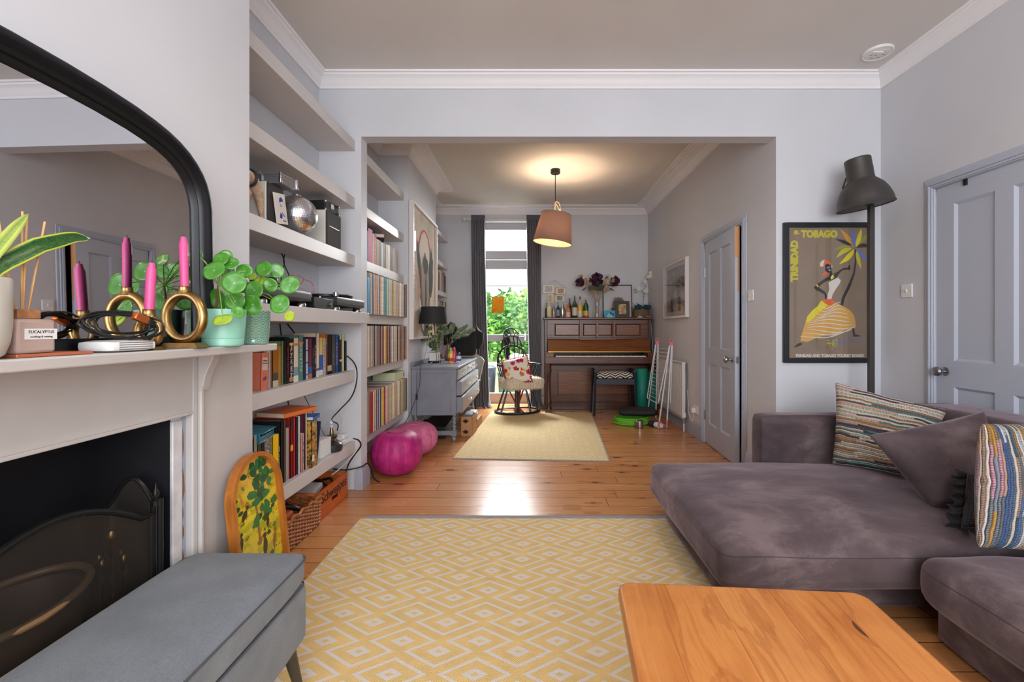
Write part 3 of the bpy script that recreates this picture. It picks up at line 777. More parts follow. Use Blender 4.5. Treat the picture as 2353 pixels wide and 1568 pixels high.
random.seed(11)
def blob(mb, cx, cy, rx, ry, m, z=.0104, n=9, j=.3, rot=0):
    P = []
    for i in range(n):
        a = 2*PI*i/n; k = 1+random.uniform(-j, j); X = rx*k*math.cos(a); Y = ry*k*math.sin(a)
        P.append((cx+X*math.cos(rot)-Y*math.sin(rot), cy+X*math.sin(rot)+Y*math.cos(rot), z))
    mb.add(P, [tuple(range(n))], m, Pn)
mb = MB()
mb.add([(-.004,.32,.0103),(.010,.32,.0103),(.006,.50,.0103),(-.004,.50,.0103)], [(0,1,2,3)], 2, Pn)
mb.add([(.022,.10,.0103),(.034,.10,.0103),(.030,.30,.0103),(.020,.30,.0103)], [(0,1,2,3)], 3, Pn)
for i in range(46):
    u = random.gauss(.04, .035); v = random.uniform(.40, .63)
    if abs(u) < .125 and (abs(u) < .10 or v < .56): blob(mb, u, v, random.uniform(.012,.028), random.uniform(.010,.02), random.choice([0,0,1]), .0104+i*1e-6)
for cx, cy in ((-.11,.52),(-.10,.49),(-.12,.44),(-.02,.40),(-.11,.36),(.06,.34),(-.09,.47),(.1,.43),(-.03,.23),(.07,.26),(.05,.17),(-.11,.20)): blob(mb, cx, cy, .014, .009, random.choice([0,1]))
def beast(cx, cy, s, m, up=0):
    blob(mb, cx, cy, .024*s, .011*s, m, .0106, 10, .12, up); ca, sa = math.cos(up), math.sin(up)
    blob(mb, cx+.026*s*ca, cy+.026*s*sa+.006*s, .009*s, .008*s, m, .0106, 8, .1)
    for d in (-.016, -.009, .009, .016):
        x0 = cx+d*s*ca; y0 = cy+d*s*sa; mb.add([(x0-.002*s,y0,.0105),(x0+.002*s,y0,.0105),(x0+.003*s,y0-.022*s,.0105),(x0,y0-.022*s,.0105)], [(0,1,2,3)], m, Pn)
    mb.add([(cx-.022*s*ca,cy-.02*s*sa,.0105),(cx-.024*s*ca,cy-.022*s*sa+.004,.0105),(cx-.044*s,cy-.02*s*sa-.012*s,.0105)], [(0,1,2)], m, Pn)
beast(-.07,.455,1.0,3,.7); beast(-.10,.37,.9,3,1.4); beast(.03,.30,1.3,3,1.45); beast(-.05,.275,.95,3,.1); beast(-.09,.20,.9,4,.1); beast(-.035,.165,1.2,4,1.2); beast(-.06,.10,1.5,3,.2); beast(.05,.09,1.3,3,.2); beast(.09,.30,1.1,2,1.2); beast(.06,.38,.8,3,1.3)
for i in range(14):
    cx, cy = random.uniform(-.12,.11), random.uniform(.1,.58); mb.lathe([(.004,.0107),(.003,.0135)], 8, 5, Pn @ Tr(cx, cy, 0))
mb.build('painted_animals', [DG, DG2, BR, DK, OR, GRY], pic, flat=True)
MB().box(.010,.125,.05,.034,.142,.13).build('metal_latch', GRY, bg_, bevel=.002)
# ================================================================= things in the front alcove
Z3, Z4, Z5, Z6 = ZS[2]+.0006, ZS[3]+.0006, ZS[4]+.0006, ZS[5]+.0006
SPK_W = mat((214,212,206), .45, name='speaker_white'); SPK_G = mat((58,54,52), .85, bump=.3, bs=300, name='speaker_cloth')
def loudspeaker(x, y, dx, dy, h, label, bulge=0):
    t = thing('loudspeaker', label, 'loudspeaker', (x, y, Z3), group='white bookshelf loudspeakers')
    MB().box(-dx, 0, 0, -.012, dy, h).build('cabinet', SPK_W, t, bevel=.004)
    MB().box(-.0115, .002, .002, 0, dy-.002, h-.002).build('grille', SPK_G, t, bevel=.004); return t
loudspeaker(-1.25, 2.161, .19, .135, .193, 'white loudspeaker with a dark grille under the silver case')
sp = loudspeaker(-1.238, 2.755, .20, .20, .212, 'white loudspeaker with a dark grille under the small black case')
MB().box(.0002, .03, .118, .001, .17, .121).build('trim_line', STEEL, sp)
cs = thing('silver_case', 'slim ribbed aluminium flight case lying on the left loudspeaker', 'case', (-1.285, 2.262, Z3+.1942), rz=-8)
MB().box(-.085, -.06, 0, .085, .06, .050).build('body', mat((176,178,184), .3, .8), cs, bevel=.004)
mb = MB()
for i in range(4): mb.box(-.0858, -.0608, .009+i*.01, .0858, .0608, .011+i*.01)
mb.build('ribs', STEEL, cs)
for sx in (-.085, .085):
    for sy in (-.06, .06): MB().cbox(sx, sy, .025, .014, .014, .053).build('corner_trim', CHROME, cs, bevel=.003)
MB().cbox(-.02,-.064,.026,.02,.008,.026).tube([(-.03,-.063,.04),(-.026,-.075,.055),(-.014,-.075,.055),(-.01,-.063,.04)], .002, 6).build('latch', STEEL, cs)
cs = thing('black_case', 'small black padded case with metal corners on the right loudspeaker', 'case', (-1.330, 2.862, Z3+.2132), rz=-6)
MB().box(-.08, -.078, 0, .08, .078, .066).build('body', mat((20,20,22), .6), cs, bevel=.006)
for sx in (-.08, .08):
    for sy in (-.078, .078):
        for z in (.008, .058): MB().cbox(sx, sy, z, .016, .016, .016).build('corner_trim', CHROME, cs, bevel=.003)
MB().cbox(.081, .0, .04, .004, .03, .03).build('sticker', mat((196,196,200), .4), cs, bevel=.001)
# mirror ball
M = MatB('mirror_ball_tiles'); x, y, z = M.coord('Object')
M.color((236,238,244)).set(metal=1.0, rough=.22)
mb = MB(); R_ = .106; random.seed(2); nr = 30
mb.sph((0,0,R_), R_*.985, 24)
ball = MB(); ball.sph((0,0,R_), R_*.985, 28)
tl = MB()
for i in range(1, nr):
    ph = PI*i/nr; cnt = max(6, int(2*nr*math.sin(ph)))
    for j in range(cnt):
        a = 2*PI*j/cnt; d = 2*PI/cnt*.46; e = PI/nr*.46
        jt = Vector((random.gauss(0,.012), random.gauss(0,.012), random.gauss(0,.012)))
        def P(aa, pp): return Vector((math.sin(pp)*math.cos(aa), math.sin(pp)*math.sin(aa), -math.cos(pp)))
        c = P(a, ph); n = (c+jt).normalized(); vs = []
        for da, de in ((-d,-e),(d,-e),(d,e),(-d,e)):
            q = P(a+da, ph+de)*R_; q = q-n*((q-c*R_).dot(n)); vs.append(q+Vector((0,0,R_)))
        tl.add(vs, [(0,1,2,3)])
mb_ = thing('mirror_ball', 'silver mirror ball resting between the two loudspeakers', 'mirror ball', (-1.278, 2.472, Z3), rx=25)
mb_.rotation_euler = (0,0,.4)
ball.build('core', mat((120,122,128), .4, .6), mb_); o = tl.build('tiles', M.m, mb_, flat=True)
MB().lathe([(.02,.208),(.02,.216),(.008,.22),(0,.22)], 14).build('top_cap', STEEL, mb_)
cd = thing('postcard', 'white postcard with a blue ink portrait leaning on the left loudspeaker', 'postcard', (-1.2365, 2.205, Z3+.001), rz=0, rx=9, ry=-2.5)
MB().box(0,0,0,.0015,.105,.148).build('card', mat((222,216,208), .6), cd)
BL = mat((42,52,170), .6)
mb = MB(); random.seed(8)
Pc = AX((0,0,0), (0,1,0), (0,0,1))
def poly_(mb, pts, m=0, z=.0018, P=Pc): mb.add([(x, y, z) for x, y in pts], [tuple(range(len(pts)))], m, P)
poly_(mb, [(.045,.105),(.05,.125),(.065,.132),(.08,.122),(.082,.108),(.07,.112),(.06,.106)]); poly_(mb, [(.05,.10),(.053,.10),(.057,.082),(.052,.085)])
poly_(mb, [(.06,.09),(.072,.09),(.071,.087),(.061,.087)]); poly_(mb, [(.035,.03),(.055,.025),(.062,.045),(.045,.055)]); poly_(mb, [(.06,.06),(.085,.04),(.08,.035),(.058,.054)]); poly_(mb, [(.06,.015),(.09,.012),(.088,.018),(.062,.02)])
mb.build('ink_portrait', BL, cd, flat=True)
ws = thing('driftwood_sculpture', 'pale driftwood carving with a dark strap at the near end of the speaker shelf', 'sculpture', (-1.262, 2.04, Z3))
DW = mat((176,152,128), .8, var=.2, vs=30, bump=.6, bs=50, name='driftwood')
MB().tube([(0,.09,0),(.0,.075,.06),(.0,.06,.12),(-.01,.02,.165),(-.01,-.03,.17),(-.02,-.07,.13),(-.02,-.08,.06),(-.02,-.085,0)], [.008,.014,.022,.035,.038,.03,.016,.010], 12).tube([(-.06,.06,0),(-.05,.05,.08),(-.03,.03,.15)], [.01,.016,.03], 10).build('figure', DW, ws)
MB().tube([(.0+.033*math.cos(a*PI/8), -.005+.0, .165+.037*math.sin(a*PI/8)) for a in range(16)], .006, 8, closed=True).build('strap', DARK, ws)
tr = MB().lathe([(0,0),(.018,.002),(.022,.02),(.014,.035),(.017,.05),(.006,.075),(0,.08)], 12, 0, Sc(1,1,1))
one(tr, 'glass_bird', mat((70,150,140), .2, coat=.5), 'small teal ornament tucked beside the right loudspeaker', 'ornament', (-1.30, 3.05, Z3))

# record decks and mixer
def deck(y, label, tone):
    t = thing('turntable', label, 'record deck', (-1.150, y, Z4), group='record decks')
    G = mat((52,50,48), .4, 0, name='deck_grey')
    MB().soft(.325, .445, .058, .012, n=5, T=Tr(-.165, .2225, .057)).build('plinth', G, t)
    for sx in (-.29, -.04):
        for sy in (.05, .395): MB().lathe([(.027,0),(.027,.018),(.024,.022),(.022,.028),(0,.028)], 16, 0, Tr(sx, sy, 0)).build('foot', STEEL if sx > -.1 else BLACK, t)
    MB().lathe([(0,.087),(.155,.087),(.162,.090),(.163,.100),(.158,.103),(0,.103)], 40, 0, Tr(-.165,.20,0)).build('platter', mat((40,40,42), .3, .6), t)
    ta = MB().lathe([(.03,.087),(.03,.105),(.012,.11),(.012,.125),(0,.125)], 14, 0, Tr(-.26,.385,0)).tube([(-.30,.395,.118),(-.26,.385,.122),(-.12,.36,.118),(-.07,.32,.115)], .004, 6).cyl((-.33,.40,.118),(-.295,.393,.118),.014,12)
    ta.build('tonearm', CHROME, t)
    MB().lathe([(.016,.087),(.016,.108),(.014,.110),(0,.110)], 14, 0, Tr(-.03,.04,0)).build('strobe_knob', CHROME, t)
    return t
deck(1.945, 'near grey record deck partly behind the pilea leaves', 0)
deck(2.700, 'far grey record deck at the end of the shelf by the opening', 1)
mx = thing('dj_mixer', 'small black mixer between the two record decks', 'mixer', (-1.160, 2.43, Z4))
MB().box(-.26,0,0,0,.235,.062).build('case', BLACK, mx, bevel=.003)
mb = MB()
for i in range(4):
    for j in range(2): mb.lathe([(.008,.0625),(.007,.078),(0,.078)], 10, 0, Tr(-.05-i*.055, .06+j*.11, 0))
mb.build('knobs', STEEL, mx)
MB().lathe([(.012,0),(.012,.006),(0,.006)], 12, 0, Tr(.0002,.19,.032) @ Ry(90)).build('jack_socket', STEEL, mx)
def cable(name, pts, r, label, m=None, n=60, cat='cable', group=None):
    P = [Vector(p) for p in pts]; out = []
    K = [P[0]]+P+[P[-1]]
    for i in range(len(P)-1):
        p0, p1, p2, p3 = K[i], K[i+1], K[i+2], K[i+3]
        for s in range(8):
            t = s/8; out.append(.5*((2*p1)+(-p0+p2)*t+(2*p0-5*p1+4*p2-p3)*t*t+(-p0+3*p1-3*p2+p3)*t**3))
    out.append(P[-1]); b = Vector((P[0].x, P[0].y, min(q.z for q in out)))
    return one(MB().tube([q-b for q in out], r, 6), name, m or CABLE, label, cat, tuple(b), group=group)
hd = thing('headphones', 'black headphones with a thin red cable resting on the near record deck', 'headphones', (-1.32, 2.17, Z4+.104))
MB().tube([(.0+.07*math.cos(a*PI/12), 0, .02+.045*math.sin(a*PI/12)) for a in range(13)], .007, 8, T=Rx(-60)).build('headband', BLACK, hd)
for s in (-1, 1): MB().lathe([(0,0),(.032,0),(.036,.008),(.036,.022),(.03,.03),(0,.03)], 16, 0, Tr(s*.075, -.01, .002)).build('ear_cup', BLACK, hd)
RED = mat((176,30,40), .4)
cable('red_cable', [WD(664,635,2.2), WD(680,633,2.2), WD(697,640,2.25), WD(690,652,2.25), WD(672,640,2.2), WD(690,660,2.3), WD(712,672,2.4), WD(722,668,2.4), WD(716,650,2.4), WD(700,643,2.4)], .0016, 'thin red cable looping over the headphones', RED)
cable('speaker_cable', [(-1.44,2.62,ZS[2]-TH-.001),(-1.43,2.63,1.50),(-1.44,2.615,1.40),(-1.42,2.64,1.34),(-1.44,2.60,1.235)], .0035, 'black cable hanging from the speaker shelf behind the decks')
cable('speaker_cable', [(-1.445,2.66,ZS[2]-TH-.001),(-1.44,2.645,1.50),(-1.42,2.665,1.42),(-1.445,2.65,1.35),(-1.45,2.63,1.235)], .0035, 'second black cable, crossing the first below the speaker shelf')
cable('power_cable', [(-1.45,2.62,1.15),(-1.445,2.64,1.0),(-1.46,2.66,.84)], .004, 'black cable hanging behind the row of novels')
cable('power_cable', [(-1.46,2.72,1.15),(-1.45,2.80,1.08),(-1.46,2.90,1.0),(-1.47,3.0,.87)], .004, 'black cable slanting down behind the row of novels')
cable('power_cable', [WD(797,818,3.1), WD(812,832,3.08), WD(820,852,3.04), WD(818,885,3.03), WD(806,915,3.04), WD(780,943,3.0), WD(762,965,2.9), WD(776,975,2.9), WD(775,990,2.9)], .0045, 'black cable looping over the novel shelf edge down to the oil lamp')
cable('power_cable', [(-1.46,2.70,.755),(-1.45,2.72,.62),(-1.46,2.72,.345)], .004, 'black cable behind the large books')
cable('power_cable', [(-1.46,2.86,.755),(-1.43,2.95,.60),(-1.40,3.04,.44),(-1.38,3.08,.36)], .0025, 'thin grey cable curling down past the oil lamp', mat((70,70,74), .5))
cable('extension_lead', [WD(812,1008,2.95), WD(824,1012,2.98), WD(829,1025,3.0), WD(815,1045,3.02), WD(802,1065,3.04), WD(795,1085,3.04)], .005, 'black lead dropping over the lowest shelf to the drinks crate')
cable('extension_lead', [(-1.32,3.02,.19),(-1.24,3.05,.175),(-1.18,3.155,.165),(-1.15,3.20,.17),(-1.13,3.26,.05),(-1.10,3.29,.012)], .005, 'black lead running along the skirting beside the magenta pouffe')
cable('white_lead', [WD(818,1010,3.0), WD(826,1020,3.0), WD(812,1045,3.0), WD(780,1078,3.0), WD(762,1092,2.95)], .004, 'white lead dropping behind the lowest shelf', mat((200,198,194), .5))

# ---- books
PAGE = mat((214,204,184), .8, name='page_block')
def book(x, y, z, w, h, d, col, label, title=None, tc=(240,240,236), ts=.6, group=None, tilt=0, rz=0, band=None, cover=None, sp=1.0, art=None):
    t = thing('book', label, 'book', (x, y, z), rz=rz, rx=tilt, group=group)
    c = col if not isinstance(col, tuple) else mat(col, .6, name='cover', spec=.25)
    cv = cover and mat(cover, .4) or c
    e = min(.0022, w*.14)
    MB().box(-d, 0, 0, 0, e, h, 1).box(-d, w-e, 0, 0, w, h, 1).box(-e*1.2, 0, 0, 0, w, h, 0).build('cover', [c, cv], t, flat=True)
    MB().box(-d+.003, e, .003, -e*1.2, w-e, h-.003).build('pages', PAGE, t, flat=True)
    if band:
        if len(band) > 4:
            mb = MB()
            for k, (a, b_, bc) in enumerate(band): mb.box(0, .0003, h*a, .0004, w-.0003, h*b_)
            mb.build('spine_pattern', mat(band[0][2], .4), t, flat=True)
        else:
            for k, (a, b_, bc) in enumerate(band): MB().box(0, .0003, h*a, .0004, w-.0003, h*b_).build('spine_panel', mat(bc, .4), t, flat=True)
    if title == '~':
        rs = random.Random(int(w*1e5)+int(h*1e4)); mb = MB(); zz = h*.22; gh = w*ts*.5
        while zz < h*.78:
            gw = gh*rs.uniform(.5, .9)
            if rs.random() > .16:
                mb.box(0, w/2-gh*.5, zz, .0008, w/2+gh*.5, zz+gw*.3)
                if rs.random() > .4: mb.box(0, w/2-gh*.5, zz, .0008, w/2-gh*.3, zz+gw)
                if rs.random() > .5: mb.box(0, w/2+gh*.3, zz, .0008, w/2+gh*.5, zz+gw)
            zz += gw+gh*.3
        if mb.v: mb.build('title_lettering', mat(tc, .5), t, flat=True)
    elif title:
        T = AX((.0007, w/2, h*.5), (0,0,1), (0,-1,0)); q = text(title, w*ts, mat(tc, .4), t, T, 'title', bold=.0, sp=sp)
        zs_ = [v.co.z for v in q.data.vertices]; L_ = max(zs_)-min(zs_); k = min(1, h*.80/L_)
        for v in q.data.vertices: v.co.z = h*.5+(v.co.z-h*.5)*k
    return t
G5 = 'novels standing on the shelf below the record decks'
K5 = 1344.0
def nov(p0, p1, h, col, label, **k):
    y0 = K5/(1222-p0); y1 = K5/(1222-p1); book(-1.285+k.pop('out', 0), y0+.0006, Z5, y1-y0-.0012, h, k.pop('d', .135), col, label, group=G5, **k)
t = book(-1.262, 2.115, Z5, .062, .178, .10, (206,118,92), 'salmon pink poetry paperback leaning at the near end of the novels', group=G5, rz=0, tilt=-3)
MB().box(.0003,.010,.095,.0008,.052,.155).build('title_panel', mat((206,182,170), .5), t)
text('William', .011, DARK, t, AX((.0011,.031,.140),(0,1,0),(0,0,1)), 'title'); text('Shakespeare', .0085, DARK, t, AX((.0011,.031,.128),(0,1,0),(0,0,1)), 'title')
mb = MB(); blobp = [(.031+.014*math.cos(a), .055+.010*math.sin(a)+.3*.014*math.cos(a)) for a in [i*PI/6 for i in range(12)]]
poly_(mb, blobp, 0, .0009); poly_(mb, [(.028,.055),(.048,.07),(.044,.048)], 1, .0011); mb.build('fruit_emblem', [mat((176,40,50), .5), mat((72,70,140), .5)], t, flat=True)
nov(598, 611, .20, (44,42,62), 'dark navy hardback next to the salmon paperback', out=-.01)
nov(611, 622.5, .205, (176,178,200), 'pale lavender spined novel between navy and gold books', title='~', tc=(120,124,150), ts=.5)
nov(623, 636, .195, (150,96,20), 'ochre covered novel with a small photograph on it', out=.008, band=[(.0,.16,(200,190,170)),(.16,.36,(70,66,62))])
nov(636, 646, .20, (172,120,44), 'gold spined novel beside the ochre cover')
nov(646, 651.8, .225, (112,128,84), 'mottled green spined novel')
nov(652.5, 659, .245, (14,14,18), 'plain black novel left of the red lettered spine')
nov(659, 665, .243, (22,20,24), 'black novel with bold red lettering down its spine', title='~', tc=(214,28,32), ts=.85)
nov(665, 674.5, .238, (28,20,24), 'black novel with white title about a girl on a train', title='THE GIRL ON THE TRAIN', tc=(236,232,226), ts=.62, band=[(.84,.90,(212,186,60)),(.03,.12,(190,120,70))])
nov(674.5, 686, .238, (220,206,190), 'cream spined novel with a misty blue foot', band=[(.0,.14,(226,220,208)),(.14,.34,(120,150,160)),(.82,.88,(200,130,90))])
nov(686, 697, .252, (84,128,120), 'tall teal spined novel lettered in pale green', title='ALLENDE', tc=(206,224,180), ts=.55, sp=1.4, band=[(.80,.86,(206,120,70))])
nov(697, 702.5, .23, (24,24,60), 'deep navy novel beside the tall teal one')
nov(702.5, 708, .23, (186,192,210), 'white and blue striped narrow spine', band=[(.1,.13,(50,60,130)),(.4,.43,(50,60,130)),(.7,.73,(50,60,130))])
nov(708, 717, .232, (104,40,58), 'maroon novel with a blue patch near its foot', band=[(.0,.12,(176,110,80)),(.12,.30,(30,86,160))])
nov(717, 722, .228, (34,26,32), 'black novel with faint grey lettering', title='~', tc=(150,140,140), ts=.5)
nov(722, 726.5, .24, (60,30,60), 'dark purple novel with white capitals', title='~', tc=(236,232,236), ts=.7)
nov(726.5, 733.5, .262, (222,204,178), 'tall cream spined novel taller than its neighbours', band=[(.0,.14,(226,222,214)),(.14,.2,(110,110,100))])
nov(733.5, 742, .235, (206,184,110), 'yellow spined novel with a bright blue lower half', band=[(.03,.16,(214,220,230)),(.16,.55,(36,86,176))])
nov(742, 749, .23, (190,176,166), 'dusty beige novel with dark capitals', title='~', tc=(60,50,50), ts=.6)
nov(749, 752.5, .255, (196,110,40), 'thin orange topped novel', band=[(0,.75,(110,60,46))])
nov(752.5, 762, .252, (34,26,24), 'thick black novel with a small cream label', band=[(.08,.22,(190,180,150))])
nov(762, 771, .248, (74,72,74), 'charcoal grey novel right of the thick black one', title='~', tc=(140,136,132), ts=.45)
nov(771, 777, .25, (22,96,176), 'bright blue novel lettered in orange', title='~', tc=(236,140,60), ts=.7)
nov(777, 780.5, .245, (46,40,56), 'dark spined paperback touching the bright blue novel')
nov(780.5, 785, .215, (40,36,50), 'short navy paperback with a white band', band=[(.32,.38,(220,220,220))])
nov(785, 791, .25, (196,204,160), 'pale green paperback near the far end of the novels')
nov(792, 796.5, .205, (30,30,36), 'slim black paperback, last in the row of novels')

G6 = 'large books on the lowest front shelf'
K6 = 1318.0
def big(p0, p1, ty, col, label, **k):
    y0 = K6/(1222-p0); y1 = K6/(1222-p1); ym = (y0+y1)/2
    h = (H-(ty-VY)*ym/F)-Z6
    book(-1.26+k.pop('out', 0), y0+.0006, Z6, y1-y0-.0012, h, k.pop('d', .19), col, label, group=G6, **k)
big(570, 583, 1012, (60,60,62), 'dark paperback half hidden behind the end of the chimney breast')
big(583, 591.5, 1000, (150,156,140), 'grey green spined book at the near end of the lowest shelf')
big(592, 600, 1012, (92,62,46), 'brown book with pale letters behind the game board', title='~', tc=(220,206,190), ts=.8)
big(600, 607, 1010, (44,42,44), 'dark grey book right of the brown one')
big(607, 624, 1007, mat((112,106,104), .6, var=.45, vs=90, name='speckled_cover'), 'thick speckled grey annual with white lettering', title='~', tc=(236,236,236), ts=.35)
big(624.5, 639, 1000, (232,190,20), 'bright yellow guidebook leaning out over the lowest shelf', out=.004)
big(639.5, 644, 999, (24,24,24), 'narrow black book with white capitals beside the yellow one', title='~', tc=(230,230,230), ts=.7)
big(644.5, 651, 967, (20,20,22), 'tall black art book in the lowest row', d=.205)
big(651.5, 657, 966, (82,62,52), 'tall dark brown art book')
big(657.5, 667, 985, (166,160,154), 'glossy pale grey book standing a little further back', out=-.006)
big(667.5, 673.5, 961, (124,20,26), 'tall red and black magazine binder', band=[(.45,.55,(220,170,40)),(.8,.97,(20,20,20))], out=.0)
big(674, 679, 960, (190,36,44), 'tall bright red album beside the red and black binder')
big(679.5, 684.5, 959, (34,34,58), 'tall navy album between the red and white ones')
big(684.5, 690, 957, (206,206,208), 'tall white album left of the red patterned spine')
big(690.5, 695, 997, (224,206,190), 'short book with a red chequered spine', band=[(q/24, q/24+.02, (206,60,44)) for q in range(0, 24)])
big(695, 698.5, 996, (196,192,190), 'short pale book with black capitals', title='~', tc=(20,20,20), ts=.8)
big(698.5, 701.5, 952, (86,36,50), 'tall burgundy album next to the cream one')
big(701.5, 705.5, 948, (216,204,184), 'tallest cream album on the lowest shelf')
CM = MatB('comic_cover'); x, y, z = CM.coord('Object'); n = CM.noise(CM.co, 26, 4, .6, 1.2); CM.color(CM.ramp(n, [(.36, (36,28,20)), (.46, (120,86,40)), (.54, (196,160,60)), (.62, (196,96,48)), (.7, (60,50,40))])).set(rough=.4)
y0 = K6/(1222-706); t = book(-1.235, y0, Z6, .064, .262, .19, CM.m, 'thick comic anthology with a busy brown and yellow cover', group=G6)
[MB().box(.0004,.010+i*.013,.225,.0008,.019+i*.013,.228).box(.0004,.010+i*.013,.225,.0008,.013+i*.013,.248).build('title_glyph', mat((232,220,190), .4), t) for i in range(4)]
MB().box(.0004,.006,.035,.0008,.028,.07).build('barcode_panel', WHITE, t)
book(-1.26, 2.655, Z6+.004, .018, .235, .17, (42,44,82), 'navy blue book leaning against the busy comic anthology', group=G6, tilt=-12)
def flat_book(cx, cy, z, lx, ly, h, rz, col, edge, label):
    t = thing('book', label, 'book', (cx, cy, z), rz=rz, group='books lying flat on the lowest front shelf')
    c = mat(col, .4)
    MB().box(-lx/2,-ly/2,0,lx/2,ly/2,.003).box(-lx/2,-ly/2,h-.003,lx/2,ly/2,h).box(lx/2-.004,-ly/2,0,lx/2,ly/2,h, 1).build('cover', [c, mat(edge, .4)], t, flat=True)
    MB().box(-lx/2+.004,-ly/2+.004,.003,lx/2-.004,ly/2-.004,h-.003).build('pages', PAGE, t, flat=True)
flat_book(-1.34, 2.49, Z6+.3175, .18, .24, .026, -12, (214,112,60), (222,116,52), 'orange paperback lying on top of the tall albums')
flat_book(-1.325, 2.615, Z6+.2635, .17, .11, .022, 8, (40,96,176), (44,104,190), 'blue paperback lying askew on the comic anthology')
tb_ = thing('teal_tray', 'teal plastic letter tray lying on the short books', 'tray', (-1.345, 2.155, Z6+.252), rz=10)
MB().box(-.10,-.085,0,.085,.085,.006).box(-.10,-.085,0,-.095,.085,.045).box(.078,-.085,0,.083,.085,.03).box(-.10,-.085,0,.085,-.08,.05).box(-.10,.08,0,.085,.085,.05).build('tray', mat((32,110,132), .3), tb_, bevel=.002)
MB().box(-.10,-.075,.052,.09,.09,.058, 0, Ry(6)).build('lid', mat((32,110,132), .3), tb_, bevel=.002)
wb = thing('white_box', 'small plain white cardboard box beside the oil lamp', 'box', (-1.27, 2.745, Z6), rz=-4)
MB().box(-.10,0,0,.0,.115,.105).build('carton', WHITE, wb, bevel=.001); MB().box(-.101,-.001,.085,.001,.1155,.106).build('lid', WHITE, wb, bevel=.001)
ol = thing('oil_lamp', 'dark based oil lamp with a clear glass chimney on the lowest shelf', 'lamp', (-1.285, 2.922, Z6))
MB().lathe([(.062,0),(.066,.02),(.064,.045),(.045,.062),(.03,.068),(.03,.085),(.034,.09),(.034,.098),(0,.098)], 28).build('base', mat((40,42,46), .3), ol)
MB().lathe([(.012,.098),(.014,.115),(.010,.13),(.006,.15),(0,.152)], 14).build('burner', BRASS, ol)
MB().lathe([(.034,.098),(.058,.125),(.062,.16),(.060,.20),(.05,.225),(.034,.24),(.034,.262),(.036,.264)], 28, cap=False).build('glass_chimney', GLASS, ol)
MB().cyl((.03,-.03,.08),(.045,-.045,.08),.007,10).build('wick_knob', mat((170,96,50), .4, .5), ol)
ps = thing('power_strip', 'white multi-way power strip at the far end of the lowest shelf', 'power strip', (-1.30, 3.085, Z6), rz=-4)
MB().box(-.05,-.085,0,.04,.085,.032).build('body', WHITE, ps, bevel=.005)
for i in range(2): MB().box(-.035,-.07+i*.075,.0325,.025,-.015+i*.075,.060).build('plug', WHITE, ps, bevel=.005)
cable('white_cable', [(-1.38,2.86,Z6+.004),(-1.30,2.85,Z6+.004),(-1.255,2.90,Z6+.004),(-1.25,2.97,Z6+.004)], .003, 'white cord lying on the lowest shelf in front of the oil lamp', WHITE)

# ---- wicker basket and drinks crate below the shelves
WK = mat((158,96,50), .55, var=.25, vs=40, name='willow'); WK2 = mat((120,70,38), .6, var=.2, vs=40, name='willow_dark')
bk = thing('wicker_basket', 'low rectangular willow basket full of cables in front of the drinks crate', 'basket', (-1.335, 2.30, .001))
mb = MB(); hx, hy = .118, .31
def wall_pts(z, ph, amp=.006, ex=0):
    P = []; L = [(hx+ex,-hy-ex,hx+ex,hy+ex),(hx+ex,hy+ex,-hx-ex,hy+ex),(-hx-ex,hy+ex,-hx-ex,-hy-ex),(-hx-ex,-hy-ex,hx+ex,-hy-ex)]
    for (x0,y0,x1,y1) in L:
        n = int(math.hypot(x1-x0,y1-y0)/.011)
        for i in range(n):
            t = i/n; x = x0+(x1-x0)*t; y = y0+(y1-y0)*t; w_ = math.sin((x+y)/.03*PI+ph)*amp
            nx, ny = ((1 if x0 > 0 else -1), 0) if abs(x0-x1) < 1e-6 else (0, (1 if y0 > 0 else -1))
            P.append((x+nx*w_, y+ny*w_, z))
    return P
for i in range(15): mb.tube(wall_pts(.010+i*.0098, PI*(i % 2), .0055, .004*i/15), .0052, 5, closed=True)
mb.build('woven_sides', WK, bk)
mb = MB()
for k in range(21):
    y = -hy+.03*k+.0; mb.cyl((hx+.002,y,0),(hx+.006,y,.15),.004,5); mb.cyl((-hx,y,0),(-hx,y,.15),.004,5)
mb.build('stakes', WK2, bk)
rim = []
for i in range(140):
    P = wall_pts(.158, 0, 0, .006); q = P[int(i/140*len(P))]; rim.append((q[0]+.004*math.sin(i*.9), q[1], q[2]+.006*math.cos(i*.9)))
MB().tube(rim, .0075, 6, closed=True).tube([(a+.0, b_, c+.004) for a, b_, c in rim[3:]+rim[:3]], .006, 6, closed=True).build('braided_rim', WK, bk)
MB().box(-hx,-hy,.002,hx,hy,.012).build('floor', WK2, bk)
cable('cable_bundle', [(-1.40,2.1,.10),(-1.33,2.15,.155),(-1.28,2.22,.13),(-1.36,2.3,.16),(-1.42,2.38,.12),(-1.33,2.45,.165),(-1.28,2.5,.13),(-1.38,2.52,.15)], .011, 'dark tangled leads inside the willow basket')
one(MB().box(-.07,-.10,0,.07,.10,.09, 0, Rz(8)), 'black_boxes', BLACK, 'black plastic cases stacked inside the near end of the basket', 'case', (-1.34,2.12,.02), bevel=.004)
one(MB().soft(.12,.18,.05,.02,nz=.012,n=6,T=Tr(0,0,.03)), 'orange_pouch', mat((196,92,34), .6), 'crumpled orange pouch inside the willow basket', 'pouch', (-1.335,2.36,.10))
dc = thing('drinks_crate', 'orange wooden drinks crate with black brand lettering beside the skirting', 'crate', (-1.340, 2.83, .001))
CR = mat_wood('orange_crate_wood', (168,78,28), (204,104,44), 'y', .5); CRM = CR
hx, hy, hz = .112, .205, .168
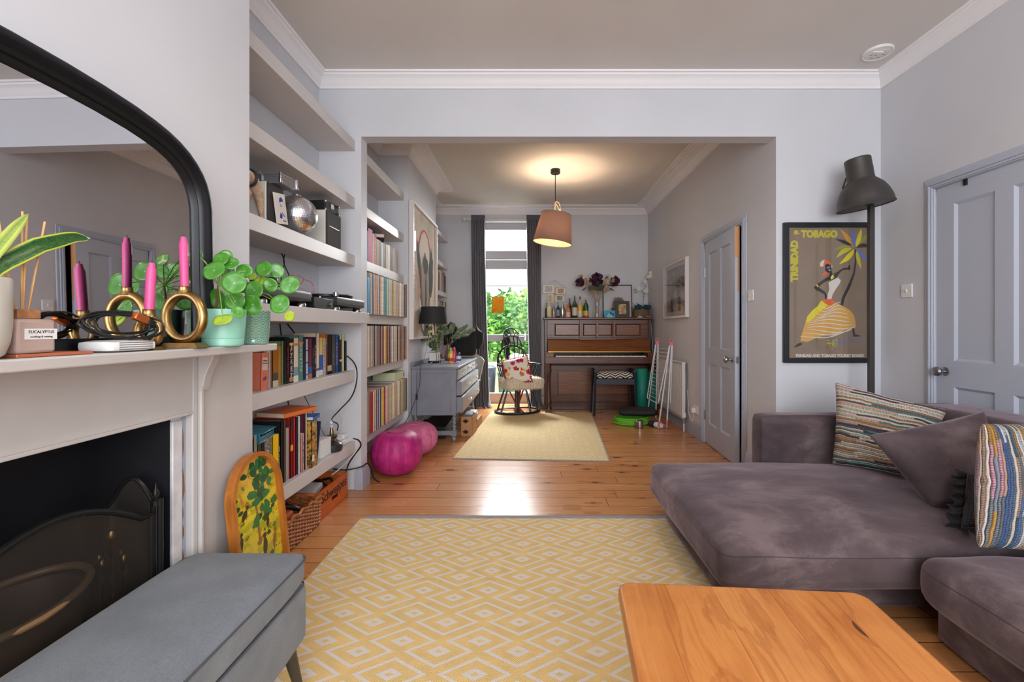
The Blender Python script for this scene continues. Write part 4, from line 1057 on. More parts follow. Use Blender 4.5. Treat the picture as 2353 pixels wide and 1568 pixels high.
MB().box(hx-.012,-hy,0,hx,hy,.055).box(hx-.012,-hy,.085,hx,hy,hz).box(hx-.012,-hy,.055,hx,-.035,.085).box(hx-.012,.075,.055,hx,hy,.085).build('front_board', CR, dc)
MB().box(-hx,-hy,0,-hx+.012,hy,hz).build('back_board', CR, dc)
for s in (-1, 1): MB().box(-hx+.012, s*hy-(.012 if s > 0 else 0), 0, hx-.012, s*hy+(.012 if s < 0 else 0), hz).build('end_board', CR, dc)
MB().box(-hx+.012,-hy+.012,.002,hx-.012,hy-.012,.012).build('base', CR, dc)
text('Schweppes', .082, mat((44,24,18), .7), dc, AX((hx+.0006, .005, .118),(0,1,0),(0,0,1)), 'lettering', sx=.98, bold=.001)
mb = MB()
for s in (-1,1):
    for i in range(4): mb.cyl((hx, s*(hy-.008), .02+i*.042),(hx+.0015, s*(hy-.008), .02+i*.042), .003, 8)
mb.build('nails', BLACK, dc)
one(MB().box(-.06,-.09,0,.05,.08,.035,0,Rx(14)), 'white_router', mat((198,196,192), .4), 'white slanted router inside the drinks crate', 'router', (-1.35,2.76,.115), bevel=.005)
cable('coiled_lead', [(-1.42,2.86,.10),(-1.36,2.90,.15),(-1.28,2.88,.12),(-1.30,2.95,.15),(-1.38,2.98,.13),(-1.40,2.90,.16)], .007, 'black lead coiled inside the drinks crate')
# ================================================================= back room, left side
GB = 'art books on the upper back room shelf'
def bb(p0, p1, h, col, label, **k):
    K = 1.25*F; y0 = max(D2+.004, K/(1222-p0)); y1 = K/(1222-p1)
    book(-1.25, y0+.0006, Z3, y1-y0-.0012, h, k.pop('d', .17), col, label, group=GB, **k)
bb(838, 842, .25, (196,120,60), 'orange spined book at the opening end of the art books')
bb(842, 845.5, .235, (40,80,150), 'blue spined book beside the thick magenta one')
bb(845.5, 856, .262, (176,24,92), 'thick magenta spined art book')
bb(856, 859, .24, (226,216,204), 'white spined art book beside the magenta one')
bb(859, 865, .238, (196,44,40), 'red spined book with pale lettering', title='~', tc=(230,210,200), ts=.6)
bb(865, 872, .215, (132,120,66), 'olive green spined art book')
bb(872, 876, .215, (34,32,32), 'thin black art book right of the olive one')
bb(876, 881, .21, (206,196,176), 'cream spined art book right of the thin black one')
bb(881, 885.5, .215, (70,64,74), 'slate grey art book')
bb(886, 891, .215, (200,170,104), 'straw yellow spined art book')
bb(891, 896, .22, (226,218,206), 'pale cream art book in the right half of the row')
bb(896, 902, .215, (54,44,42), 'dark brown art book in the right half of the row')
bb(902, 906, .218, (180,174,170), 'light grey art book near the end of the row')
bb(906, 912.5, .22, (214,190,180), 'pale pink art book, last in the upper back room row')
flat_book(-1.35, 3.83, Z3+.2395, .20, .24, .03, 20, (98,60,112), (98,60,112), 'purple book lying across the tops of the upright art books')
# records
PALE = [('cream', (216,204,182)), ('grey', (150,146,142)), ('beige', (190,170,146)), ('white', (224,220,214)), ('brown', (120,88,66)), ('black', (36,34,36)), ('dusty pink', (188,144,130)), ('navy', (48,54,84)), ('red', (150,40,40)),
        ('yellow', (214,180,40)), ('green', (84,150,70)), ('orange', (220,110,40)), ('sky blue', (90,150,190)), ('olive', (128,122,72)), ('purple', (92,66,108)), ('tan', (170,134,94)), ('teal', (52,112,110))]
WT = [20, 12, 20, 14, 8, 9, 8, 4, 4, 3, 2, 2, 2, 4, 2, 8, 2]
LPM = {}
for n_, c in PALE:
    LPM[n_] = MB().box(-.312, 0, 0, 0, 1, .312).build('record_sleeve', mat(c, .6, var=.16, vs=45, name='sleeve_'+n_.replace(' ', '_')), flat=True).data
for o in [o for o in COL.objects if o.name.startswith('record_sleeve')]: bpy.data.objects.remove(o)
random.seed(21)
rows = [('top', Z4, 3.388), ('middle', Z5, 3.30), ('bottom', Z6, 3.30)]
for rn, z, ys in rows:
    y = ys; last = None
    while y < 4.375:
        n_ = random.choices([p[0] for p in PALE], WT)[0]
        if n_ == last: continue
        last = n_; t = random.choice([.006, .009, .012, .015, .02]) if n_ not in ('orange','yellow','green') else random.choice([.006,.009])
        if rn == 'middle' and y > 4.34: n_ = 'orange'; t = .02
        t = min(t, 4.388-y)
        o = bpy.data.objects.new('record_sleeve', LPM[n_]); COL.objects.link(o)
        o.location = (-1.203+random.uniform(-.008, .004), y, z); o.scale = (1, t-.0008, random.uniform(.985, 1.0))
        tag(o, '%s spined record sleeve in the %s row of records past the opening' % (n_, rn), 'record', 'records in the %s row of the back room alcove' % rn)
        y += t
fo = one(MB().box(-.20,0,0,0,.045,.27).box(-.20,.006,.27,-.02,.04,.285), 'magazine_file', mat((20,146,206), .4), 'bright blue magazine file at the opening end of the top row of records', 'magazine file', (-1.203, 3.334, Z4))
cb_ = thing('carton', 'pale green and white carton lying on the bottom row of records', 'box', (-1.225, 4.08, Z6+.3130))
MB().box(-.2,0,0,0,.30,.07).build('body', mat((190,196,160), .6), cb_); MB().box(.0003,.235,.0,.001,.30,.07).build('label_panel', mat((222,216,208), .5), cb_); MB().box(.0012,.25,.02,.0016,.285,.05).build('logo_patch', mat((160,110,60), .5), cb_)
# far alcove things
random.seed(5)
for rn, z, y0, y1 in (('third', ZS[2]+.0006, 5.70, 6.55), ('fourth', ZS[3]+.0006, 5.70, 6.60)):
    y = y0
    while y < y1:
        n_, c = random.choice([('brown',(112,80,62)),('cream',(206,190,166)),('grey',(120,116,116)),('dark',(52,44,46)),('dusky red',(126,70,64)),('white',(204,198,192))]); t = random.uniform(.02,.05)
        book(-1.24, y, z, t-.001, random.uniform(.24,.29), .18, c, '%s book on the %s shelf of the far alcove beside the artwork' % (n_, rn), group='books in the far alcove'); y += t
fr = thing('picture_frame', 'small dark picture frame leaning in the far alcove above the books', 'picture frame', (-1.30, 5.95, ZS[1]+.001), rz=0, ry=-14)
MB().box(0,0,0,.012,.28,.02).box(0,0,.2,.012,.28,.22).box(0,0,.02,.012,.02,.2).box(0,.26,.02,.012,.28,.2).build('frame', BLACK, fr); MB().box(.002,.02,.02,.004,.26,.2).build('picture', mat((90,90,94), .4), fr)

# pouffes
def pouffe(loc, rx, ry, h, c, c2, label):
    t = thing('leather_pouffe', label, 'pouffe', loc, group='leather pouffes')
    M = MatB('pink_leather'); x, y, z = M.coord('Object')
    an = (y.op('ARCTAN2', x))*(12/(2*PI)); g = (an.frac()-.5).abs(); seam = g.gt(.47)
    n = M.noise(M.co, 18, 4); M.color(M.mix(seam*.5, M.ramp(n, [(.35, c2), (.65, c)]), tuple(int(q*.6) for q in c))).set(rough=.5, spec=.35); M.bump(n*.7-seam*1.5, .8, .006)
    mb = MB(); k = 26; pr = []
    for i in range(k+1):
        a = PI*i/k; pr.append((max(0, math.sin(a))**.62, -math.cos(a)))
    def fn(u, v):
        a = 2*PI*u; i = v*PI; s = max(0, math.sin(i))**.6; w = 1-.028*abs(math.cos(a*6))**8*s
        zz = (1-math.cos(i))/2; zz = zz**.95
        return Vector((rx*s*w*math.cos(a), ry*s*w*math.sin(a), h*zz-(.012*(1-s) if v > .5 else 0)))
    mb.grid(fn, 72, 24, uv=False); mb.build('body', M.m, t, sharp=180)
    MB().lathe([(.075,h-.012),(.07,h-.004),(.02,h-.006),(0,h-.006)], 24, cap=False).build('stitched_medallion', mat(c2, .4, bump=.8, bs=90), t)
pouffe((-1.045, 3.53, .001), .195, .205, .335, (186,48,122), (164,30,106), 'deep magenta leather pouffe nearest the opening')
pouffe((-1.045, 4.07, .001), .20, .21, .285, (214,120,160), (200,98,144), 'paler pink leather pouffe behind the magenta one')

# dresser
DP = mat((126,130,142), .4, var=.04, vs=6, name='blue_grey_chalk_paint')
dr = thing('chest_of_drawers', 'blue grey painted chest of drawers with glass knobs and turned legs', 'chest of drawers', (-.968, 4.5, .001))
Y1 = 1.46; xb, xf = -.222, .222
MB().box(xb,.012,.262,xf-.004,Y1-.012,.722).build('carcass', DP, dr, bevel=.002)
MB().box(xb,.003,.262,xb+.05,.013,.722).box(xf-.054,.003,.262,xf-.004,.013,.722).box(xb+.05,.003,.68,xf-.054,.013,.722).box(xb+.05,.003,.262,xf-.054,.013,.30).build('side_frame', DP, dr, bevel=.002)
MB().box(xb-.0,-.022,.722,xf+.025,Y1+.02,.744).build('top', DP, dr, bevel=.006); MB().box(xb,-.022,.7445,xb+.018,Y1+.02,.79).build('upstand', DP, dr, bevel=.004)
DF_ = mat((150,144,140), .35, name='drawer_front_paint'); CRY = mat((226,222,216), .05, .0, coat=1.0, name='glass_knob')
def drawer(y0, y1, z0, z1, out, ks):
    d = MB().box(xf-.003, y0, z0, xf+out, y1, z1).build('drawer', DP, dr, bevel=.003)
    MB().box(xf+out+.0004, y0+.006, z0+.006, xf+out+.003, y1-.006, z1-.006).build('front_panel', DF_, d, bevel=.001)
    for ky in ks: MB().lathe([(.006,0),(.006,.016),(.012,.018),(.018,.026),(.016,.036),(.007,.04),(0,.04)], 12, 0, Tr(xf+out+.003, ky, (z0+z1)/2) @ Ry(90)).build('knob', CRY, d)
drawer(.02,.715,.605,.712,.008,(.20,.55)); drawer(.725,1.44,.605,.712,.008,(.91,1.27))
drawer(.02,1.44,.455,.592,.045,(.42,1.10)); drawer(.02,1.44,.285,.440,.06,(.42,1.10))
for x in (xb+.03, xf-.03):
    for y in (.035, Y1-.035):
        pr = [(.026,.0),(.02,.012),(.024,.03),(.026,.045)]
        mb = MB().lathe([(.012,0),(.02,.008),(.022,.03),(.014,.045),(.024,.055)], 14, 0, Tr(x,y,0)).box(x-.026,y-.026,.055,x+.026,y+.026,.105)
        N = 26; vs = []; fs = []
        for i in range(N+1):
            z = .105+(.262-.105)*i/N; tw = i/N*2*PI*2.0; kk = .0055*min(1, i/3, (N-i)/3)
            for j in range(14):
                a = 2*PI*j/14; r = .017+.0055*math.cos(2*(a-tw))*min(1, i/3, (N-i)/3); vs.append((x+r*math.cos(a), y+r*math.sin(a), z))
        for i in range(N):
            for j in range(14): fs.append((i*14+j, i*14+(j+1)%14, (i+1)*14+(j+1)%14, (i+1)*14+j))
        mb.add(vs, fs); mb.build('leg', DP, dr)
MB().box(xb+.01,.02,.058,xf-.01,.05,.102).box(xb+.01,Y1-.05,.058,xf-.01,Y1-.02,.102).box(xb+.01,.05,.06,xb+.04,Y1-.05,.10).build('stretcher', DP, dr, bevel=.003)
dr.location.z = .001
for i, (a, b_, c, h, z, n_, m_) in enumerate([(-1.12,4.62,.24,.12,.002,'black cases stored beneath the chest of drawers',BLACK),(-1.08,5.1,.2,.10,.002,'dark grey case stored further back beneath the chest',DARK)]):
    one(MB().box(-.08,-.0,0,c,.40,h), 'storage_case', m_, n_, 'case', (a, b_, z), bevel=.004)
KB = mat((176,128,84), .7, var=.06, name='kraft_cardboard')
bx = thing('cardboard_box', 'open cardboard box with black hazard diamonds in front of the chest legs', 'box', (-.735, 4.72, .001), rz=-4)
MB().box(0,0,0,.12,.24,.004).box(0,0,0,.004,.24,.205).box(.116,0,0,.12,.24,.205).box(0,0,0,.12,.004,.205).box(0,.236,0,.12,.24,.205).build('carton', KB, bx)
mb = MB()
Pf = AX((0,-.0006,0), (1,0,0), (0,0,1))
for cx, cy, s in ((.05,.16,.034),(.05,.05,.034)): mb.add([(cx-s,cy,0),(cx,cy-s*.7,0),(cx+s,cy,0),(cx,cy+s*.7,0)], [(0,1,2,3)], 0, Pf)
Pf2 = AX((.1206,0,0), (0,1,0), (0,0,1))
for cx in (.12, .145): mb.add([(cx-.004,.02,0),(cx+.004,.02,0),(cx+.004,.05,0),(cx-.004,.05,0)], [(0,1,2,3)], 0, Pf2); mb.add([(cx-.009,.048,0),(cx+.009,.048,0),(cx,.062,0)], [(0,1,2)], 0, Pf2)
mb.add([(.2+.02*math.cos(a*PI/6),.13+.02*math.sin(a*PI/6),0) for a in range(12)], [tuple(range(12))], 0, Pf2)
mb.build('printed_symbols', BLACK, bx, flat=True)
one(MB().soft(.11,.2,.07,.02,nz=.012,n=6,T=Tr(0,0,.036)), 'grey_pouch', mat((96,96,98), .7), 'grey cloth pouch poking out of the cardboard box', 'pouch', (-.675, 4.84, .165))
one(MB().box(0,0,0,.13,.30,.10), 'small_carton', KB, 'low brown carton behind the diamond printed cardboard box', 'box', (-.735,5.10,.001), rz=-3)
one(MB().box(0,0,0,.10,.20,.02).box(.005,.01,.022,.10,.19,.045).box(0,0,.047,.09,.2,.07), 'paper_stack', mat((196,192,190), .6), 'stack of pale paper parcels on the low brown carton', 'papers', (-.725,5.14,.1015))

# tripod lamp on the dresser
ZD = .7461
tl_ = thing('tripod_lamp', 'black drum shade lamp with gold lining on thin brass tripod legs', 'table lamp', (-1.03, 4.76, ZD))
LINE = mat((206,160,84), .3, .9, name='gold_lining')
SH = mat((26,26,28), .7, name='black_lampshade')
MB().lathe([(.148,.425),(.125,.602)], 40, cap=False).build('lamp_shade', SH, tl_, sharp=180)
MB().lathe([(.1465,.4255),(.1235,.6015)], 40, cap=False).build('shade_lining', LINE, tl_, sharp=180)
for a in (200, 320, 80):
    c, s = math.cos(math.radians(a)), math.sin(math.radians(a)); MB().cyl((.012*c,.012*s,.44),(.105*c,.105*s,.0),.0032,8).build('leg', BRASS, tl_)
MB().tube([(.06*math.cos(a*PI/1.5+3.49),.06*math.sin(a*PI/1.5+3.49),.13) for a in range(3)], .002, 6, closed=True).build('brace', BRASS, tl_)
MB().cyl((0,0,.435),(0,0,.48),.014,12).build('bulb_holder', BLACK, tl_); MB().sph((0,0,.51),.028,14).build('bulb', mat((230,226,216), .2), tl_)
cable('lamp_cable', [(-1.03,4.74,ZD+.03),(-1.06,4.60,ZD+.006),(-1.09,4.465,ZD+.002),(-1.095,4.455,.60),(-1.12,4.445,.48),(-1.13,4.44,.44),(-1.17,4.36,.30),(-1.20,4.30,.22),(-1.235,4.22,.12)], .0028, 'black lamp flex hanging down the near side of the chest', cat='cable')
one(MB().box(-.009,-.006,-.028,.009,.006,.028), 'cable_switch', BLACK, 'black inline switch on the hanging lamp flex', 'switch', (-1.122,4.436,.455), rz=0, bevel=.003)
# leafy plants on the dresser
EUC = mat((108,124,92), .6, var=.2, vs=30, name='eucalyptus_leaf'); IVY = mat((72,92,56), .5, var=.3, vs=40, name='ivy_leaf')
pv = thing('ivy_plant', 'trailing ivy in a white pot on a dark blue saucer behind the tripod lamp', 'plant', (-1.07, 5.02, ZD))
MB().box(-.05,-.05,.022,.05,.05,.11).build('pot', WHITE, pv, bevel=.004); MB().lathe([(0,0),(.07,0),(.078,.022),(.06,.022),(0,.02)], 22).build('saucer', mat((34,50,70), .3), pv)
random.seed(9); lm = MB(); sm = MB()
for k in range(9):
    a = random.uniform(0, 2*PI); P = [Vector((0,0,.11))]; L_ = random.uniform(.12,.3)
    for i in range(6):
        f = i/5; P.append(Vector((math.cos(a)*L_*f*.45, math.sin(a)*L_*f*.6, .12+random.uniform(.10,.22)*math.sin(f*2.4)+(.16 if k < 5 else .0)*f)))
    sm.tube(P, .0014, 5)
    for i in range(9):
        q = P[1].lerp(P[-1], i/8)+Vector((random.gauss(0,.02), random.gauss(0,.02), random.gauss(0,.025)+.05)); disc(lm, q, (random.gauss(0,1), -1, random.gauss(0,.7)), random.uniform(.011,.02))
lm.build('leaves', IVY, pv, solid=.0006, sharp=180); sm.build('stems', STEM, pv)
ev = thing('eucalyptus_vase', 'dark vase of drying eucalyptus sprigs rising behind the tripod lamp', 'plant', (-.98, 5.36, ZD))
MB().lathe([(0,0),(.045,0),(.055,.05),(.045,.10),(.022,.15),(.026,.19)], 20, cap=False).build('vase', mat((110,76,60), .3, coat=.4), ev)
lm = MB(); sm = MB()
for ex, ey, ez in ((-.05,-.2,.62),(-.13,-.05,.52),(.06,-.05,.42),(.20,-.02,.40),(.27,.10,.36),(.12,.0,.30),(-.02,-.14,.40)):
    e_ = Vector((ex, ey, ez)); P = [Vector((0,0,.17)), e_*.5+Vector((0,0,.12)), e_]
    sm.tube(P, .002, 5)
    for i in range(8):
        q = P[1].lerp(P[2], i/7); 
        for s in (-1, 1): disc(lm, q+Vector((s*random.uniform(.012,.022), random.gauss(0,.008), random.gauss(0,.006))), (random.gauss(0,.5), -1, random.gauss(.2,.5)), random.uniform(.014,.022))
lm.build('leaves', EUC, ev, solid=.0006, sharp=180); sm.build('stems', mat((120,96,70), .7), ev)
def bottle(name, prof, c, loc, label, parts=(), group=None, cat='bottle', cm=None, n=18):
    t = thing(name, label, cat, loc, group=group)
    MB().lathe(prof, n).build('body', cm or mat(c, .15, coat=.5), t)
    for pn, pp, pc in parts: MB().lathe(pp, n, cap=True).build(pn, mat(pc, .4), t)
    return t
g_ = 'bottles on the chest of drawers'
bottle('squeeze_bottle', [(0,0),(.026,0),(.028,.01),(.028,.10),(.02,.125),(.012,.13),(0,.13)], (226,190,60), (-.885,4.98,ZD), 'yellow bottle with a red label and lime green cap', [('cap',[(.017,.126),(.015,.165),(0,.166)],(130,196,60)),('label',[(.0286,.02),(.0286,.055)],(196,60,40))], g_)
bottle('squeeze_bottle', [(0,0),(.02,0),(.022,.01),(.022,.12),(.01,.14),(0,.14)], (206,50,110), (-.868,5.10,ZD), 'pink bottle behind the yellow one', [('cap',[(.013,.138),(.012,.165),(0,.166)],(220,90,140))], g_)
bottle('glue_bottle', [(0,0),(.024,0),(.026,.01),(.026,.065),(.018,.078),(0,.078)], (220,222,224), (-.80,4.99,ZD), 'short white bottle with a navy cap', [('cap',[(.02,.078),(.018,.105),(.008,.112),(0,.112)],(44,52,110)),('label',[(.0266,.02),(.0266,.045)],(70,90,160))], g_)

# big artwork on the far chimney breast
ap = thing('abstract_artwork', 'tall white framed print with red letters and a grey brushed figure under a red arc', 'artwork', (-1.1945, 4.43, 1.015))
AW, AH = 1.13, 1.36
WF = mat((222,216,214), .45, name='white_frame')
MB().box(0,0,0,.045,.022,AH).box(0,AW-.022,0,.045,AW,AH).box(0,.022,0,.045,AW-.022,.022).box(0,.022,AH-.022,.045,AW-.022,AH).build('frame', WF, ap, bevel=.002)
M = MatB('faded_print'); x, y, z = M.coord('Object'); n = M.noise(M.co, 3, 5); M.color(M.ramp(n, [(.3, (176,164,150)), (.5, (206,196,178)), (.7, (196,176,158))])).set(rough=.9, spec=.1)
pr = MB().box(.002,.022,.022,.02,AW-.022,AH-.022).build('print', M.m, ap)
Pa = AX((.0202,0,0), (0,1,0), (0,0,1)); random.seed(14)
def bl(mb, cx, cy, rx, ry, m, z, rot=0, n=22, j=.12):
    P = []
    for i in range(n):
        a = 2*PI*i/n; k = 1+random.uniform(-j, j); X = rx*k*math.cos(a); Y = ry*k*math.sin(a); P.append((cx+X*math.cos(rot)-Y*math.sin(rot), cy+X*math.sin(rot)+Y*math.cos(rot), z))
    mb.add(P, [tuple(range(n))], m, Pa)
mb = MB()
arcp = [(.56+.30*math.cos(a), .88+.30*math.sin(a)) for a in [PI*i/20 for i in range(21)]]+[(.56+.25*math.cos(a), .88+.25*math.sin(a)) for a in [PI*(20-i)/20 for i in range(21)]]
mb.add([(a, b_, .0001) for a, b_ in arcp], [tuple(range(len(arcp)))], 0, Pa)
bl(mb, .56, .96, .20, .20, 1, .0002, 0, 24, .03); 
bl(mb, .34, .72, .07, .30, 2, .0003, .35); bl(mb, .86, .74, .11, .30, 2, .00031, -.1); bl(mb, .58, .66, .18, .26, 4, .00032); bl(mb, .56, .34, .24, .32, 3, .00033); bl(mb, .50, .60, .07, .28, 5, .00034, .1); bl(mb, .70, .54, .07, .25, 5, .00035, -.1); bl(mb, .30,.50,.05,.22,6,.00036,.1); bl(mb, .42,.25,.05,.2,1,.00037,.5); bl(mb,.6,.80,.12,.10,2,.00038); bl(mb,.62,.47,.03,.2,2,.00039)
mb.build('brushed_figure', [mat((190,90,94), .9, spec=.1), mat((206,196,182), .9, spec=.1), mat((86,86,84), .9, spec=.1), mat((112,110,106), .9, spec=.1), mat((130,122,116), .9, spec=.1), mat((158,142,130), .9, spec=.1), mat((190,146,126), .9, spec=.1)], pr, flat=True)
mb = MB(); yy = AH-.09; random.seed(31)
for w_ in (5, 5, 6):
    for i in range(w_):
        h = random.uniform(.035,.05)
        for s in range(random.choice([1,2,2])): mb.add([(.06+s*.03,yy-h,.0001),(.085+s*.03,yy-h,.0001),(.085+s*.03,yy,.0001),(.06+s*.03,yy,.0001)], [(0,1,2,3)], 0, Pa)
        mb.add([(.06,yy-.012,.00012),(.14,yy-.012,.00012),(.14,yy,.00012),(.06,yy,.00012)], [(0,1,2,3)], 0, Pa); yy -= h+.006
    yy -= .03
mb.build('red_lettering', mat((190,76,70), .9, spec=.1), pr, flat=True)
MB().box(.030,.022,.022,.031,AW-.022,AH-.022).build('glazing', glass('picture_glass', refl=.06), ap)

# black clothing over a pale shell chair by the curtain
sc_ = thing('shell_chair', 'pale shell chair on dark legs half hidden behind the chest', 'chair', (-.90, 6.20, .001), rz=0)
def shell(u, v):
    a = -1.25+2.5*u; r = .20+.06*v; return Vector((r*math.sin(a)*1.0, -.02+r*math.cos(a)*.9-.10*v*0, .42+.40*v*(1-.35*abs(a)/1.25)))
MB().grid(shell, 20, 8).lathe([(0,.41),(.20,.42)], 24, cap=False).build('shell', mat((206,202,194), .5), sc_, solid=.012, sharp=180)
for a in (45,135,225,315):
    c, s = math.cos(math.radians(a)), math.sin(math.radians(a)); MB().cyl((.08*c,.08*s,.41),(.17*c,.17*s,0),.010,8).build('leg', DARK, sc_)
BC = mat((20,20,24), .9, sheen=.2, name='black_cloth')
jk = MB().tube([(-.22,-.06,.0),(-.21,-.06,.12),(-.20,-.05,.22),(-.17,-.05,.27),(-.13,-.05,.22),(-.10,-.05,.10),(.0,-.05,.05),(.10,-.05,.06),(.16,-.05,.14),(.19,-.05,.21),(.21,-.05,.16),(.21,-.05,.05),(.18,-.05,-.05)], [.05,.055,.055,.045,.05,.06,.085,.085,.07,.055,.05,.05,.03], 14)
jk.soft(.34,.17,.20,.06,nz=.02,n=8,T=Tr(.0,-.04,-.04))
one(jk, 'black_jacket', BC, 'black jacket bundled over the pale shell chair beside the curtain', 'jacket', (-.90, 6.08, .90))

# curtains, rail
M = MatB('charcoal_curtain_linen'); x, y, z = M.coord('Object'); n = M.noise(M.vec(x*40, y*40, z*3), 3, 3); M.color(M.ramp(n, [(.3, (92,90,97)), (.7, (112,110,117))])).set(rough=.9, sheen=.25); CUR = M.m
def curtain(x0, x1, b0, b1, y, zt, folds, label, seed):
    t = thing('curtain', label, 'curtain', ((x0+x1)/2, y, .004), group='grey curtains at the garden door'); cx = (x0+x1)/2
    def fn(u, v):
        xa = x0+(x1-x0)*u; xb_ = b0+(b1-b0)*u; x = xa+(xb_-xa)*(1-v)**1.6; amp = .026+.018*(1-v)
        ph = 2*PI*folds*u+seed+.5*math.sin(v*3+u*5)
        yy = amp*math.sin(ph)+.012*math.sin(ph*2.1+v*4); pool = max(0, .05-v)/.05
        if pool > 0: yy -= .10*pool*(1+.4*math.sin(ph*.6)); x += .05*pool*math.sin(ph*.35+seed)
        z = zt*v if v > .05 else zt*.05*(v/.05)**1.8
        return Vector((x-cx, yy, z+.012*pool*abs(math.sin(ph))))
    MB().grid(fn, folds*10, 46, uv=False).build('drape', CUR, t, solid=.004, sharp=180)
    def fh(u, v): ph = 2*PI*folds*2*u+seed; return Vector((x0+(x1-x0)*u-cx, -.012*abs(math.sin(ph))-.022, zt-.07+.075*v))
    MB().grid(fh, folds*16, 3, uv=False).build('pleated_header', CUR, t, solid=.003, sharp=180)
curtain(-.865,-.672, -.82,-.60, 6.52, 2.735, 6, 'left charcoal curtain pooling on the floor beside the chest', .4)
curtain(-.075,.13, -.02,.14, 6.52, 2.735, 6, 'right charcoal curtain between the garden door and the piano', 1.9)
cp = thing('curtain_pole', 'cream curtain pole with a ball finial above the garden door', 'curtain pole', (-.36, 6.52, 2.69))
MB().cyl((-.58,0,0),(.62,0,0),.017,14).build('pole', mat((208,202,192), .4), cp); MB().sph((-.61,0,0),.032,14).cyl((-.585,0,0),(-.575,0,0),.026,14).build('finial', mat((208,202,192), .4), cp)
MB().cyl((-.54,0,0),(-.54,.16,0),.008,8).build('bracket', WHITE, cp)

# garden door
gd = MB(); x0, x1 = WX0, WX1; y = 6.86; FRM = mat((176,174,176), .45, name='door_frame_paint')
gd.box(x0,y-.05,0,x0+.075,y+.05,WZ1).box(x1-.075,y-.05,0,x1,y+.05,WZ1).box(x0+.075,y-.05,2.60,x1-.075,y+.05,WZ1)
gd.box(x0+.075,y-.05,2.165,x1-.075,y+.05,2.285).box(x0+.075,y-.03,2.02,x1-.075,y+.03,2.15).box(x0+.075,y-.03,.925,x1-.075,y+.03,1.03).box(x0+.075,y-.03,.0,x1-.075,y+.03,.15)
gd.box(x0+.075,y-.03,.15,x0+.095,y+.03,2.02).box(x1-.095,y-.03,.15,x1-.075,y+.03,2.02).box(x0+.075,y-.03,2.285,x0+.085,y+.03,2.6).box(x1-.085,y-.03,2.285,x1-.075,y+.03,2.6)
gdo = struct(gd, 'door_3', FRM, bevel=.004); PANE = glass('window_glass', refl=.12)
for za, zb in ((.15,.925),(1.03,2.02),(2.285,2.60)): MB().box(x0+.075,y-.003,za,x1-.075,y+.003,zb).build('glass_pane', PANE, gdo, flat=True)
MB().cbox(-.10,y-.05,1.0,.02,.03,.12).cyl((-.10,y-.06,1.0),(-.19,y-.07,1.0),.008,8).build('door_handle', STEEL, gdo)
M = MatB('stained_glass'); x, yq, z = M.coord('Object'); n = M.noise(M.co, 22, 4, .6, 1.5); cc_ = M.ramp(n, [(.35, (150,62,34)), (.44, (150,106,60)), (.52, (110,120,60)), (.6, (150,96,60)), (.7, (166,74,44))]); M.color(cc_).set(rough=.2)
t1 = M.nt.nodes.new('ShaderNodeBsdfTranslucent'); t2 = M.nt.nodes.new('ShaderNodeBsdfTransparent'); m1 = M.nt.nodes.new('ShaderNodeMixShader'); m1.inputs[0].default_value = .6
M.nt.links.new(cc_, t1.inputs[0]); M.nt.links.new(cc_, t2.inputs[0]); M.nt.links.new(t1.outputs[0], m1.inputs[1]); M.nt.links.new(t2.outputs[0], m1.inputs[2]); M.nt.links.new(m1.outputs[0], M.out.inputs[0])
one(MB().box(-.09,-.003,-.12,.09,.003,.12), 'glass_picture', M.m, 'small orange and green stained glass picture fixed to the garden door pane', 'stained glass', (-.51, 6.846, 1.48))
# garden
struct(MB().box(-6,6.98,-.25,7,20,-.06), 'garden_ground', mat((186,180,168), .9, var=.08))
LEAFS = [mat(c, .6, var=.25, vs=6, name='foliage') for c in ((70,120,40),(96,150,52),(46,92,40),(130,170,80),(84,132,70))]
def bush(loc, rx, ry, rz_, n, label, mi, sz=.10, seed=0):
    random.seed(seed); t = thing('garden_shrub', label, 'shrub', loc, group='shrubs in the garden'); mb = MB()
    for i in range(n):
        a = random.uniform(0, 2*PI); b2 = math.acos(random.uniform(-.3, 1)); k = random.uniform(.6, 1.0)
        c = Vector((rx*k*math.sin(b2)*math.cos(a), ry*k*math.sin(b2)*math.sin(a), rz_*.45+rz_*.55*k*math.cos(b2)))
        d = Vector((random.gauss(0,1), random.gauss(0,1), random.gauss(0,.7))).normalized(); s = d.cross(Vector((random.gauss(0,1), random.gauss(0,1), random.gauss(0,1)))).normalized()
        L_ = sz*random.uniform(.6, 1.4); w_ = L_*.28
        mb.add([c, c+d*L_*.5+s*w_, c+d*L_, c+d*L_*.5-s*w_], [(0,1,2,3)], random.randint(0, 1))
    mb.build('foliage', [LEAFS[mi], LEAFS[(mi+1) % 5]], t, flat=True)
    MB().cyl((0,0,0),(0,0,rz_*.6),.03,7,0,.015).build('stem', BARK, t)
bush((-.95,9.4,-.06), .6,.5,1.5,1500,'low yellow green shrub at the left of the garden door view',0,.10,1)
bush((-.55,9.9,-.06), .75,.6,1.85,1900,'leafy green shrub in the middle of the garden view',4,.10,2)
bush((.20,9.3,-.06), .7,.5,1.75,2000,'darker green shrub at the right of the garden view',2,.11,3)
bush((-.5,11.6,-.06), 1.3,.7,2.15,2200,'tall pale green shrub rising behind the others',3,.17,4)
bush((-2.2,12.5,-.06), 1.3,.8,2.3,1200,'distant shrub against the left garden boundary',1,.16,6)
bush((1.9,12.5,-.06), 1.3,.9,3.2,1300,'tall distant shrub at the right garden boundary',0,.16,7)
fe = MB()
for i in range(40): fe.box(-4+i*.2, 14, -.1, -4+i*.2+.19, 14.03, 1.75)
one(fe, 'garden_fence', mat((150,138,122), .8, var=.1), 'weathered timber fence across the end of the garden', 'fence', (0,0,0))
